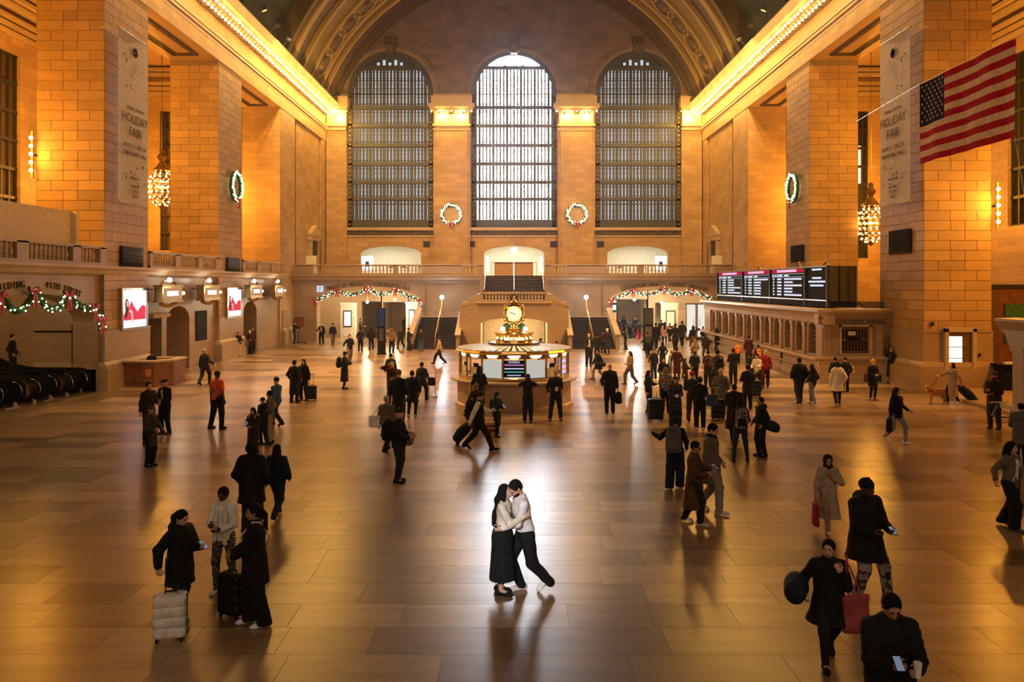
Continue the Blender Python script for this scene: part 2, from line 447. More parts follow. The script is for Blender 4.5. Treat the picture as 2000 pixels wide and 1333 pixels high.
    for yc in (54.6, 41.3):
        wn = struct(MB().box(s * 18.9, s * 19.0, yc - 4, yc + 4, 22.6, 29).build('window_4' if s < 0 else 'window_5', glow('dusky clerestory glass', (.45, .62, 1.0), .55)))
        bars = MB()
        for k in range(15): bars.box(s * 18.6, s * 18.75, yc - 3.95 + k * .55, yc - 3.72 + k * .55, 22.6, 29)
        bars.box(s * 18.6, s * 18.75, yc - 4, yc + 4, 24.9, 25.1); tag(bars.build('window_bar', 'iron_b', wn), kind='stuff')
# tall bronze windows in the outer aisle walls, and narrow ones in the aisle end walls
def bar_window(name, axis, pos, a0, a1, z0, z1, nb, nz, mat_pane, lit=None):
    mb = MB(); P = (lambda a, b, c, d, e0, e1: mb.box(e0, e1, a, b, c, d)) if axis == 'x' else (lambda a, b, c, d, e0, e1: mb.box(a, b, e0, e1, c, d))
    P(a0, a1, z0, z1, pos, pos + .02)
    o = mb.build(name, mat_pane); struct(o)
    mb = MB()
    for k in range(nb + 1):
        a = a0 + (a1 - a0) * k / nb; wd = .12 if k % 3 == 0 else .05
        if axis == 'x': mb.box(pos - (.2 if pos > 0 else -.2), pos, a - wd, a + wd, z0, z1)
        else: mb.box(a - wd, a + wd, pos - .2, pos, z0, z1)
    for k in range(nz + 1):
        z = z0 + (z1 - z0) * k / nz
        if axis == 'x': mb.box(pos - (.24 if pos > 0 else -.24), pos, a0, a1, z - .09, z + .09)
        else: mb.box(a0, a1, pos - .24, pos, z - .09, z + .09)
    mb.build('window_frame', 'iron', o)
    return o
M['pane_dim'] = plain('dim amber lit glass', (.10, .06, .03), .3)
M['pane_dark'] = plain('dark glass', (.03, .025, .02), .2)
bar_window('window_6', 'x', -29.4, 34, 46.8, 8, 18, 18, 6, 'pane_dim')
bar_window('window_7', 'x', 29.4, 34, 46.8, 8, 18, 18, 6, 'pane_dark')
bar_window('window_8', 'y', 60.95, -26.97, -25.73, 7.2, 17.8, 3, 8, 'pane_dim')
w9 = bar_window('window_9', 'y', 60.95, 25.73, 26.97, 6.6, 17.8, 3, 8, 'pane_dark')
MB().box(25.78, 26.5, 60.9, 60.93, 12.2, 15.2).build('lit_pane', glow('lit office pane', (1, .85, .5), 1.3), w9)

# ------------------------------------------------------------------ vault, ribs and window wall
CZ, CR = 15.3, 18.3
def arc_pts(rad, n=48, zmin=21.4, cz=CZ):
    a0 = math.asin(max(-1, min(1, (zmin - cz) / rad)))
    return [(rad * math.cos(a0 + (PI - 2 * a0) * k / n), cz + rad * math.sin(a0 + (PI - 2 * a0) * k / n)) for k in range(n + 1)]
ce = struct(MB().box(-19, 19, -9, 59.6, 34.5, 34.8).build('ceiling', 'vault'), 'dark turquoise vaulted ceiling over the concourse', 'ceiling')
def band(name, y0, y1, rad, thick, mat, smooth=True):
    a = arc_pts(rad); b = arc_pts(rad + thick); mb = MB()
    rings = [[(a[k][0], y0, a[k][1]), (a[k][0], y1, a[k][1]), (b[k][0], y1, b[k][1]), (b[k][0], y0, b[k][1])] for k in range(len(a))]
    return mb.ring_loft(rings).build(name, mat, ce, False)
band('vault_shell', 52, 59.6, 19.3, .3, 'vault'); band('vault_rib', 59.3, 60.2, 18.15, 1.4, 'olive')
band('vault_rib', 60.2, 61.0, 17.95, .9, 'vtrim'); band('carved_band', 61.0, 63.2, 18.3, .5, 'relief'); band('vault_rib', 63.2, 63.6, 17.95, .8, 'vtrim')
band('vault_rib', 63.6, 66.3, 18.3, .5, 'olive2'); band('vault_rib', 66.3, 66.6, 18.1, .6, 'vtrim')
band('vault_rib', 66.6, 69.5, 18.35, .4, 'olive'); band('vault_rib', 69.5, 69.9, 18.05, .6, 'vtrim'); band('vault_rib', 69.9, 71.2, 18.3, .4, 'olive')
band('vault_rib', 71.2, 71.6, 18.0, .6, 'vtrim'); band('vault_rib', 71.6, 72.4, 18.3, .4, 'olive'); band('carved_band', 72.4, 74.6, 18.2, .5, 'relief'); band('vault_rib', 74.6, 75.6, 18.0, .6, 'olive')
med = MB(); med.lathe([(1.15, 0), (1.15, .12), (1.0, .2), (.92, .08), (.6, .06), (.45, .25), (.2, .3), (.0001, .3)], n=18)
mm = med.mesh('medallion', 'relief')
rim = MB().lathe([(1.18, 0), (1.22, .18), (1.3, .2), (1.36, .1), (1.38, 0)], n=18).mesh('medallion_rim', 'vtrim')
for k in range(11):
    for sgn in (1, -1):
        a = R(27 + k * 6.3 * 1.0)
        if a > R(90): continue
        x, z = 18.32 * math.cos(a) * sgn, CZ + 18.32 * math.sin(a)
        rot = (0, -(PI / 2 + a) * 1.0 if sgn > 0 else (PI / 2 + a), 0)
        o = link('medallion', mm, ce, (x, 68.05, z), rot); o2 = link('medallion_rim', rim, ce, (x, 68.05, z), rot)
# window wall
WIN = ((-11.7, 4.05), (0, 4.05), (11.75, 4.05))
we = struct(MB().holed('y', YE, -17.9, 17.9, 0, 22.7, [(c, h, 10.0, 22.7, 0) for c, h in WIN] + [(c, 2.86, 5.36, 7.5, .75) for c in (-11.67, 0, 11.7)], .5).build('wall_back', 'ashlar'),
            'coursed limestone window wall closing the concourse with three giant arched windows', 'wall')
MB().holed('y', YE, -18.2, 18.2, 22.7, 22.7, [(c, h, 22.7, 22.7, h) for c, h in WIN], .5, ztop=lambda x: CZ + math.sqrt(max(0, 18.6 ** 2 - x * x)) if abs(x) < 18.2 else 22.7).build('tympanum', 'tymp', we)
for c, h in WIN:
    a = MB(); rings = []
    for k in range(33):
        t = PI * k / 32; cs, sn = math.cos(t), math.sin(t)
        rings.append([(c + r * cs, yy, 22.7 + r * sn) for r, yy in ((h, YE), (h, YE - .12), (h + .25, YE - .18), (h + .6, YE - .14), (h + .62, YE))])
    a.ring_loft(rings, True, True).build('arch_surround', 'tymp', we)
    kb = MB().box(c - .55, c + .55, YE - .45, YE, 27.5, 28.0).box(c - .42, c + .42, YE - .35, YE, 26.6, 27.5).extrude_x([(YE - .5, 27.2), (YE - .3, 26.5), (YE, 26.4), (YE, 27.3)], c - .3, c + .3)
    kb.build('keystone_bracket', 'relief', we)
    MB().box(c - h - .1, c + h + .1, YE - .22, YE + .4, 9.72, 10.0).box(c - h - .05, c + h + .05, YE - .1, YE, 9.1, 9.25).build('sill', 'trim', we)
    MB().box(c - h - .05, c + h + .05, YE - .06, YE, 9.25, 9.72).build('carved_sill_band', 'relief', we)
for c in (-8.1 + .0, -3.9, 8.2, 3.9):
    pass
for x in (-5.87, 5.87):
    p = MB().box(x - 1.7, x + 1.7, YE - .45, YE, 5.36, 19.3).box(x - 1.5, x + 1.5, YE - .55, YE, 5.36, 19.2)
    po = p.build('pilaster', 'ashlar', we)
    c = MB().box(x - 1.75, x + 1.75, YE - .6, YE, 19.15, 19.35).box(x - 1.8, x + 1.8, YE - .68, YE, 19.5, 19.72).box(x - 1.6, x + 1.6, YE - .5, YE, 19.3, 20.9)
    c.box(x - 2.0, x + 2.0, YE - 1.0, YE, 20.9, 21.2).box(x - 2.15, x + 2.15, YE - 1.15, YE, 21.2, 21.55).box(x - 1.9, x + 1.9, YE - .9, YE, 21.55, 22.3)
    c.build('capital', 'frieze', po)
    for k in range(7): link('bulb', bl, po, (x - 1.86 + k * .62, YE - .98, 20.82))
    for k in range(6): MB().box(x - 1.65 + k * .62, x - 1.45 + k * .62, YE - .95, YE - .4, 20.62, 20.9).build('modillion', 'frieze', po)
    lamp('capital_lamp', (x - .9, YE - 1.0, 20.6), 620, WARM, .07); lamp('capital_lamp', (x + .9, YE - 1.0, 20.6), 620, WARM, .07)
for s in (-1, 1):
    x = s * 16.75
    p = MB().box(x - .95, x + .95, YE - .4, YE, 5.36, 19.3).build('pilaster', 'ashlar', we)
    c = MB().box(x - 1.0, x + .95, YE - .6, YE, 19.15, 19.35).box(x - 1.0, x + 1.0, YE - .68, YE, 19.5, 19.72).box(x - .9, x + .95, YE - .5, YE, 19.3, 20.9)
    c.box(x - 1.1, x + 1.1, YE - 1.0, YE, 20.9, 21.2).box(x - 1.2, x + 1.2, YE - 1.15, YE, 21.2, 22.2)
    c.build('capital', 'frieze', p)
    for k in range(3): link('bulb', bl, p, (x - .8 + k * .6, YE - .98, 20.82))
    lamp('capital_lamp', (x, YE - 1.0, 20.6), 480, WARM, .07)
    for k in range(2): MB().box(s * 8.4 - .3, s * 8.4 + .3, YE - .08, YE, 8.6, 9.0)
for x in (-8.3, -4.0, 3.75, 8.2): MB().box(x - .3, x + .3, YE - .1, YE, 8.15, 8.7).build('vent', 'iron', we)
# the three arched windows
pm = glow('bright daylight glass', (.90, .92, 1.0), WIN_MID); ps = glow('grey daylight glass', (.74, .86, 1.0), WIN_SIDE)
TR = [21.45, 19.7, 17.85, 16.1, 14.35, 12.75]
for i, (c, h) in enumerate(WIN):
    mid = i == 1
    pane = MB().box(c - h - .1, c + h + .1, YE + .62, YE + .66, 10, 22.7)
    rings = [[(c + h * 1.01 * math.cos(PI * k / 24), YE + .62, 22.7 + h * 1.01 * math.sin(PI * k / 24)) for k in range(25)]]
    pane.add(rings[0], [tuple(range(25))])
    po = struct(pane.build('window_%d' % (i + 1), pm if mid else ps), ['tall arched east window left of the middle one, glazed grey', 'tall arched middle window blazing with daylight', 'tall arched east window right of the middle one, glazed grey'][i], 'window')
    def hw(z): return h if z <= 22.7 else math.sqrt(max(0, h * h - (z - 22.7) ** 2))
    g = MB(); n = 22
    for k in range(n + 1):
        x = -h + .45 + (2 * h - .9) * k / n; wd = .15 if k % 4 == 1 else .098
        if mid: wd *= .8
        zt = 22.7 + math.sqrt(max(0, (h - .25) ** 2 - x * x))
        zt = min(zt, 25.2)
        g.box(c + x - wd, c + x + wd, YE + .2, YE + .42, 10.6, zt)
    for z in TR + [23.7]:
        g.box(c - hw(z), c + hw(z), YE + .15, YE + .3, z + .24, z + .3).box(c - hw(z), c + hw(z), YE + .15, YE + .3, z - .52, z - .46)
    z = 11.0
    while z < 25:
        g.box(c - hw(z), c + hw(z), YE + .3, YE + .36, z, z + .035); z += .6
    tag(g.build('glazing_bar', 'iron_b', po), kind='stuff')
    for z in TR: MB().box(c - hw(z), c + hw(z), YE + .05, YE + .5, z - .2, z + .12).build('transom', 'iron_b', po)
    MB().box(c - hw(25.2), c + hw(25.2), YE + .05, YE + .5, 25.0, 25.35).build('transom', 'iron_b', po)
    MB().box(c - h, c + h, YE + .05, YE + .5, 10, 10.75).build('lower_screen', 'relief' if False else 'iron_b', po)
    # carved side borders and arch border
    rb = []
    for k in range(33):
        t = PI * k / 32; r1 = h - (.5 if not mid else .38)
        rb.append([(c + r * math.cos(t), yy, 22.7 + r * math.sin(t)) for r, yy in ((h, YE + .1), (h, YE + .4), (r1, YE + .4), (r1, YE + .1))])
    MB().ring_loft(rb).build('arch_frame', 'iron_b', po)
    for sg in (-1, 1): 
        MB().box(c + sg * h, c + sg * (h - .42), YE + .05, YE + .4, 10, 22.7).build('side_frame', 'iron_b', po)
        orn = MB(); zz = 10.3
        while zz < 22.6:
            orn.lathe([(.0001, -.16), (.15, -.05), (.15, .05), (.0001, .16)], (c + sg * (h - .21), YE + .02, zz), 6); zz += .42
        tag(orn.build('frame_rosettes', 'bronze' if not mid else 'iron_b', po), kind='stuff')
    # ornamental lunette screen across the crown of the arch
    lun = MB(); r = h - .2
    if not mid:
        a0 = math.asin(2.65 / r)
        pts = [(c + r * math.cos(a0 + (PI - 2 * a0) * k / 20), YE + .45, 22.7 + r * math.sin(a0 + (PI - 2 * a0) * k / 20)) for k in range(21)]
        lun.add(pts, [tuple(range(21))]); lun.build('lunette_screen', 'iron_b', po)
        for k in range(5): MB().box(c - 1.35 + k * .55, c - 1.1 + k * .55, YE + .4, YE + .44, 25.5, 25.5 + .25 + .25 * (k % 2)).build('crown_pane', ps, po)
    else:
        for k in range(9):
            t = PI * (k + 1) / 10
            lun.tube([(c, YE + .3, 25.2), (c + r * math.cos(t) * .98, YE + .3, max(25.2, 22.7 + r * math.sin(t)))], .05, 4)
        tag(lun.build('lunette_bar', 'iron_b', po), kind='stuff')
# store alcoves behind the balcony arches
for i, c in enumerate((-11.67, 0, 11.7)):
    a = MB()
    x0, x1, y0, y1, z0, z1 = c - 3.6, c + 3.6, YE + .5, YE + 4, 5.36, 8.6
    a.quad((x0, y1, z0), (x1, y1, z0), (x1, y1, z1), (x0, y1, z1)).quad((x0, y0, z0), (x0, y1, z0), (x0, y1, z1), (x0, y0, z1)).quad((x1, y0, z0), (x1, y1, z0), (x1, y1, z1), (x1, y0, z1))
    a.quad((x0, y0, z1), (x1, y0, z1), (x1, y1, z1), (x0, y1, z1)).quad((x0, y0, z0), (x1, y0, z0), (x1, y1, z0), (x0, y1, z0))
    a.build('store_alcove', 'shop', we)
    lamp('store_light', (c, YE + 1.6, 8.3), 120 if i != 1 else 150, (1, .90, .66), (4.5, 1.6), 'AREA', (0, 0, 0))
# west wall and rear of the shell
wf = struct(MB().box(-30, 30, -9.4, -9, 0, 35).build('wall_front', 'ashlar'))
for c in (-11.7, 0, 11.7):
    MB().box(c - 4, c + 4, -9.0, -8.95, 9, 25).build('west_fill_window', glow('west fill glow', (1, .76, .50), WIN_WEST_FILL), wf)  # unseen glowing windows, added as front fill for the people
    for k in range(9): MB().box(c - 4 + k, c - 3.85 + k, -8.95, -8.85, 9, 25).build('west_fill_bar', 'iron_b', wf)
for s in (-1, 1): MB().box(s * 29, s * 29.4, 60.6, 84, 0, 8).build('outer_wall', 'ashlar', we)
MB().box(-30, 30, 83.6, 84, 0, 8).build('rear_wall', 'ashlar', we)

# ------------------------------------------------------------------ east balcony and passages under it
A1, A2 = (-11.75, 4.1), (11.98, 4.12)
eb = MB()
eb.holed('y', YB, -17.75, -2.4, 0, 5.3, [(A1[0], A1[1], 0, 3.2, .95)], 1.2, N=24).holed('y', YB, 2.4, 17.75, 0, 5.3, [(A2[0], A2[1], 0, 3.2, .95)], 1.2, N=24)
eb.box(-2.4, 2.4, YB, YB + .3, 0, 3.3)
ebo = struct(eb.build('wall_under_balcony', 'marble_big'), 'marble wall under the east balcony with two wide flat arches', 'wall')
MB().box(-17.75, -2.6, YB + .1, YE, 5.0, 5.34).box(2.6, 17.75, YB + .1, YE, 5.0, 5.34).box(-2.6, 2.6, 66.4, YE, 5.0, 5.34).build('balcony_floor', 'marble', ebo)
cor = MB()
for xa, xb in ((-17.75, -2.5), (2.5, 17.75)):
    cor.extrude_x([(YB + .1, 4.72), (YB - .08, 4.72), (YB - .1, 4.86), (YB - .3, 4.96), (YB - .34, 5.16), (YB - .42, 5.28), (YB - .4, 5.36), (YB + .1, 5.36)], xa, xb)
cor.build('balcony_cornice', 'marble', ebo)
for x in (-5.87 - 1.2, 5.87 + 1.2): MB().box(x - .08, x + .08, YB - .05, YB, 0.2, 4.7).build('joint_strip', 'marble_dark', ebo)
# arch mouldings
for (c, h) in (A1, A2):
    rings = []
    for k in range(25):
        t = PI * k / 24; cs, sn = math.cos(t), math.sin(t)
        rings.append([(c + (h + d) * cs, yy, 3.2 + (.95 + d) * sn) for d, yy in ((-.02, YB), (-.02, YB - .06), (.28, YB - .08), (.3, YB))])
    MB().ring_loft(rings).build('arch_moulding', 'trim', ebo)
# balustrades: rails, posts and turned balusters
bal = MB().lathe([(.07, 0), (.07, .05), (.04, .08), (.085, .2), (.095, .28), (.06, .40), (.04, .48), (.055, .52), (.07, .56), (.07, .6)], n=8).mesh('baluster', 'trim', True)
def balustrade(name, axis, pos, a0, a1, z, posts, label, solid=(), sp=.29, hgt=.84, cat='balustrade'):
    def BX(mb, a, b, d, c, e): return mb.box(a, b, pos - d, pos + d, c, e) if axis == 'x' else mb.box(pos - d, pos + d, a, b, c, e)
    rt = empty(name, ((a0 + a1) / 2, pos, z) if axis == 'x' else (pos, (a0 + a1) / 2, z)); tag(rt, label, cat)
    inv = Matrix.Translation(-rt.location)
    def put(mb, nm, mat):
        o = mb.build(nm, mat, rt); o.matrix_parent_inverse = inv; return o
    put(BX(MB(), a0, a1, .16, z, z + .13), 'base_rail', 'marble'); put(BX(BX(MB(), a0, a1, .15, z + hgt - .12, z + hgt - .04), a0, a1, .19, z + hgt - .06, z + hgt), 'top_rail', 'trim')
    for p in posts: put(BX(MB(), p[0], p[1], .15, z, z + hgt - .03), 'post', 'marble')
    a = a0 + sp / 2
    while a < a1:
        if not any(p[0] - .1 < a < p[1] + .1 for p in posts):
            o = link('baluster', bal, rt, ((a, pos, z + .12) if axis == 'x' else (pos, a, z + .12))); o.matrix_parent_inverse = inv
        a += sp
    return rt
balustrade('balustrade', 'x', YB - .05, -17.6, -2.5, 5.36, [(-17.6, -14.9 - 1.2), (-13.1, -12.7), (-9.7, -9.3), (-7.3, -4.2), (-2.9, -2.5)], 'stone balustrade of the east balcony left of the centre stair')
balustrade('balustrade', 'x', YB - .05, 2.5, 17.6, 5.36, [(2.5, 2.9), (4.3, 7.3), (10.0, 10.4), (13.3, 13.7), (16.1, 17.6)], 'stone balustrade of the east balcony right of the centre stair')
for y0, y1, lb, ps_ in ((25.4, 34.5, 'stone balustrade over the escalator arch', [(25.4, 26.2), (28.3, 29.0), (31.9, 32.5), (34.0, 34.5)]),
                   (38.65, 47.9, 'stone balustrade between the banner pier and the wreath pier', [(38.65, 39.0), (41.6, 42.2), (44.6, 45.2), (47.2, 47.9)]),
                   (51.9, 61.1, 'stone balustrade between the wreath pier and the last left pier', [(51.9, 52.3), (54.9, 55.5), (58, 58.6), (60.6, 61.1)])):
    balustrade('balustrade', 'y', -17.8, y0, y1, 5.4, ps_, lb)
for s, lb in ((-1, 'plain white sign board on the left balcony end'), (1, 'plain white sign board on the right balcony end')):
    o = MB().box(s * 16.6 - .42, s * 16.6 + .42, YB + 1.2, YB + 1.3, 5.34, 6.95).build('sign_board', 'shop'); tag(o, lb, 'sign')
# arched lower walls between the left piers
wb = struct(MB().holed('x', -17.95, 25.4, 34.5, 0, 5.36, [(29.6, 4.6, 0, 3.0, 1.25)], -1.0, N=24)
            .holed('x', -17.95, 38.65, 47.9, 0, 5.36, [(39.85, .75, 0, 2.9, 0), (42.6, 1.45, 0, 2.7, .75)], -1.6)
            .holed('x', -17.95, 51.9, 61.1, 0, 5.36, [(54.2, 1.35, 0, 2.7, .75)], -1.6).build('wall_lower_left', 'marble_big'))
MB().extrude_y([(-18, 4.95), (-17.7, 5.05), (-17.6, 5.2), (-17.45, 5.3), (-17.45, 5.4), (-18.1, 5.42)], 25.4, 61.1).build('balcony_moulding', 'trim', wb)
MB().box(-19.6, -19.5, 38.65, 47.9, 0, 5).box(-19.6, -19.5, 51.9, 61.1, 0, 5).build('recess_back', 'marble_big', wb)
MB().box(-26, -18.9, 34.4, 34.9, 0, 5.3).build('passage_end_wall', 'marble_big', wb)
lamp('passage_lamp', (-21.5, 29.5, 4.3), 260, (1, .60, .25), .2)
MB().box(-26.2, -26, 20, 34.9, 0, 5.3).box(-26, -18, 20, 35, 4.6, 4.9).build('passage_ceiling', 'marble_big', wb)
MB().box(-19.3, -19.0, 39.2, 40.5, 0, 2.75).build('door_1', 'blackgloss', wb)
MB().extrude_y([(-18, 2.9), (-17.6, 2.95), (-17.55, 3.1), (-17.9, 3.2)], 38.9, 40.8).build('door_hood', 'trim', wb)
# cream temporary panel on the balcony above the escalators
o = MB().box(-18.6, -18.5, 25.4, 33.4, 5.4, 7.65).extrude_y([(-18.6, 5.4), (-18.3, 5.4), (-18.3, 7.65), (-18.6, 7.65)], 33.3, 33.5).build('hoarding', 'cream'); tag(o, 'long plain cream hoarding behind the balustrade over the escalators', 'hoarding')
# ================================================================== FIXTURES AND FURNISHINGS
# ------------------------------------------------------------------ chandeliers
bulb_b = MB().ball((0, 0, 0), .06, 8, 5).mesh('bulb', 'bulb2')
def chandelier(loc, ztop, label):
    c = empty('chandelier', loc); tag(c, label, 'chandelier', 'barrel chandeliers in the side aisles')
    L = ztop - loc[2]
    MB().tube([(0, 0, 1.2), (0, 0, L)], .025, 6).build('chain', 'bronze', c)
    MB().ball((0, 0, L - 1.6), .12).ball((0, 0, 2.4), .16).lathe([(.1, 2.3), (.3, 2.0), (.12, 1.7), (.36, 1.35), (.55, 1.15), (.3, 1.0)], n=14).build('stem', 'bronze', c)
    rings = [(.95, .42), (.72, .64), (.42, .73), (.1, .75), (-.22, .74), (-.54, .68), (-.84, .52), (-1.02, .3)]
    b = MB()
    for z, r in rings: b.lathe([(r - .05, z - .03), (r + .02, z - .02), (r + .02, z + .03), (r - .05, z + .03)], n=20)
    b.build('ring', 'bronze', c)
    rb = MB()
    for k in range(10):
        a = 2 * PI * k / 10; rb.tube([(r * math.cos(a), r * math.sin(a), z) for z, r in rings], .02, 4)
    rb.lathe([(.0001, -1.3), (.12, -1.2), (.3, -1.02)], n=12); rb.build('cage', 'bronze', c)
    for z, r in rings:
        n = max(6, int(r * 19))
        for k in range(n):
            a = 2 * PI * (k + .5) / n
            link('bulb', bulb_b, c, (r * 1.04 * math.cos(a), r * 1.04 * math.sin(a), z))
    lamp('chandelier_light', (0, 0, 0), P_CHAND, WARM2, .35, parent=c)
    return c
chandelier((-22.1, 50, 10.6), 21, 'lit barrel chandelier hanging behind the opening right of the left banner')
chandelier((21.5, 48, 8.2), 21, 'lit barrel chandelier hanging low beside the right banner')
for x, y, z in ((-23.5, 29.5, 11), (23.5, 29.5, 9), (-23.5, 57.5, 11), (23.5, 57.5, 11), (-24.5, 41, 13.5), (24.5, 41, 13.5)):
    lamp('aisle_light', (x, y, z), P_CHAND * .9, WARM2, .3)
def wall_lamp(loc, label):
    c = empty('wall_lamp', loc); tag(c, label, 'lamp')
    MB().box(-.04, .04, -.04, .04, -1.0, 1.0).box(-.04, .04, 0, .3, -.05, .05).build('bracket', 'bronze', c)
    g = MB().ball((0, 0, 0), .085, 10, 7).mesh('globe', 'bulb2')
    for k in range(5): link('globe', g, c, (0, -.1, -.7 + .35 * k))
    lamp('wall_lamp_light', (0, -.6, 0), 150, WARM2, .1, parent=c)
wall_lamp((-20.74, 34.3, 10.2), 'stack of amber globes on the edge of the nearest left pier')
wall_lamp((20.80, 34.3, 8.0), 'stack of amber globes on the edge of the nearest right pier')

# ------------------------------------------------------------------ banners
def banner(side, label):
    s = side; y0, y1, z0, z1 = 34.15, 36.8, 8.2, 15.65; X = 16.95
    b = empty('banner', (s * X, (y0 + y1) / 2, z0)); tag(b, label, 'banner', 'grey fair banners')
    W, H = y1 - y0, z1 - z0
    cl = MB(); n = 14; rows = []
    for i in range(n + 1):
        for j in range(n + 1):
            a = -W / 2 + W * i / n; z = H * j / n
            rows.append((s * (.06 * math.sin(4.5 * i / n + .8) * (1 - .5 * j / n)), a, z))
    cl.add(rows, [(i * (n + 1) + j, (i + 1) * (n + 1) + j, (i + 1) * (n + 1) + j + 1, i * (n + 1) + j + 1) for i in range(n) for j in range(n)])
    c = cl.build('cloth', plain('grey banner cloth', (.50, .46, .43), .8), b, True)
    for zz in (0, H): MB().tube([(0, -W / 2 - .05, zz), (0, W / 2 + .05, zz)], .04).build('pole', 'steel', b)
    for yy in (-W / 2, W / 2): MB().tube([(0, yy, H), (s * .8, yy, H)], .02).build('bracket', 'steel', b)
    rot = (PI / 2, 0, -s * PI / 2)
    for t, z, sz in (('GRAND CENTRAL', 4.02, .2), ('HOLIDAY', 3.55, .56), ('FAIR', 2.97, .60), ('NOV 11 - DEC 24', 2.35, .27), ('VANDERBILT HALL', 2.02, .26), ('PRESENTED BY', .95, .13), ('essential', .62, .22), ('COSTA', .38, .22), ('RICA', .16, .22)):
        link('lettering', text_mesh(t, sz, 'text', ext=.004), b, (-s * .09, 0, z + .15), rot)
    r2 = random.Random(5); d = MB()
    for k in range(26):
        z = r2.choice((r2.uniform(.9, 2.2), r2.uniform(4.6, 6.4))); a = r2.uniform(-W / 2 + .2, W / 2 - .2); q = r2.uniform(.02, .05)
        d.box(-s * .08, -s * .085, a - q, a + q, z - q, z + q)
    tag(d.build('printed_flecks', 'text', b), kind='stuff')
    em = MB().lathe([(.22, 0), (.22, .01), (.17, .01), (.17, 0)], n=18).lathe([(.09, 0), (.09, .01)], n=12).build('printed_emblem', 'text', b, False, (-s * .09, 0, 6.7)); em.rotation_euler = (0, R(90), 0)
banner(-1, 'long grey HOLIDAY FAIR banner on the nearest left pier')
banner(1, 'long grey HOLIDAY FAIR banner on the nearest right pier, left of the flag')

# ------------------------------------------------------------------ flag on its line
fw = empty('flag', (12, 19.1, 8.15)); tag(fw, 'large red white and blue flag with stars hanging from a line', 'flag')
FL, FH = 4.45, 2.36
def wave(a, z): return .035 * math.sin(a * 3.2 + z * .8) + .018 * math.sin(a * 7 - z * 1.5) * (1 - z / FH * .5) + (.04 * (1 - z / FH) * math.sin(a * 1.3))
def strip(a0, a1, z0, z1, n=26, off=0, m=3):
    mb = MB(); vs = []
    for i in range(n + 1):
        for j in range(m + 1):
            a = a0 + (a1 - a0) * i / n; z = z0 + (z1 - z0) * j / m; vs.append((wave(a, z) + off, a, z))
    fs = [(i * (m + 1) + j, (i + 1) * (m + 1) + j, (i + 1) * (m + 1) + j + 1, i * (m + 1) + j + 1) for i in range(n) for j in range(m)]
    return mb.add(vs, fs)
M['flag_red'] = plain('flag red', (.42, .008, .016), .9, spec=.08); M['flag_white'] = plain('flag white', (.72, .55, .36), .9, spec=.08); M['flag_blue'] = plain('flag navy', (.012, .014, .034), .9, spec=.08)
for k in range(13):
    z1 = FH - k * FH / 13; z0 = z1 - FH / 13
    a1 = FL if k >= 7 else FL * .685
    strip(0, a1, z0, z1).build('stripe', 'flag_red' if k % 2 == 0 else 'flag_white', fw, True)
strip(FL * .685, FL, FH * 6 / 13, FH, 14, 0, 8).build('canton', 'flag_blue', fw, True)
st = MB()
for r in range(9):
    for c in range(6 if r % 2 == 0 else 5):
        a = FL - .12 - (c + (0 if r % 2 == 0 else .5)) * .235; z = FH - .11 - r * .127
        pts = []
        for k in range(10):
            q = (.052 if k % 2 == 0 else .022); t = PI / 2 + k * PI / 5
            pts.append((wave(a, z) - .012, a + q * math.cos(t), z + q * math.sin(t)))
        st.add(pts, [tuple(range(10))])
tag(st.build('stars', 'flag_white', fw), kind='stuff')
ln = MB().tube([(0, -12, FH + .02), (0, 0, FH + .02), (0, FL, FH + .02), (.3, 9.5, FH - .05)], .012, 5).tube([(0, 1.9, FH), (0, 1.9, 20)], .008, 4).tube([(0, 0, 0), (.1, -.6, -3)], .006, 4)
ln.build('line', 'steel', fw)

# ------------------------------------------------------------------ wreaths
def wreath(loc, rz, r, label, fairy='fairy'):
    c = empty('wreath', loc, rz); tag(c, label, 'wreath')
    rr = random.Random(9); ring = MB(); n = 40
    rings = []
    for k in range(n + 1):
        a = 2 * PI * k / n
        q = r * .14 * (1 + .25 * rr.random())
        rings.append([((r + q * math.cos(b)) * math.cos(a), q * .8 * math.sin(b) - .14, (r + q * math.cos(b)) * math.sin(a)) for b in [2 * PI * j / 8 for j in range(8)]])
    ring.ring_loft(rings, True, False)
    for k in range(260):
        a = rr.random() * 2 * PI; b = rr.random() * 2 * PI; q = r * .14
        p = Vector(((r + q * math.cos(b)) * math.cos(a), q * math.sin(b) - .14, (r + q * math.cos(b)) * math.sin(a)))
        d = Vector((rr.uniform(-1, 1), rr.uniform(-1, .2), rr.uniform(-1, 1))) * .16; e = Vector((rr.uniform(-1, 1), rr.uniform(-1, 1), rr.uniform(-1, 1))) * .04
        ring.add([p - e, p + e, p + d], [(0, 1, 2)])
    tag(ring.build('fir_branches', 'green', c), kind='stuff')
    fb = MB().ball((0, 0, 0), .04, 6, 4).mesh('fairy_light', fairy)
    for k in range(110):
        a = 2 * PI * k / 110 + rr.uniform(-.03, .03); q = r * rr.uniform(.86, 1.14)
        link('fairy_light', fb, c, (q * math.cos(a), -.26 - rr.random() * .05, q * math.sin(a)))
    bow(c, (0, -.35, -r * 1.0), r * .42)
    return c
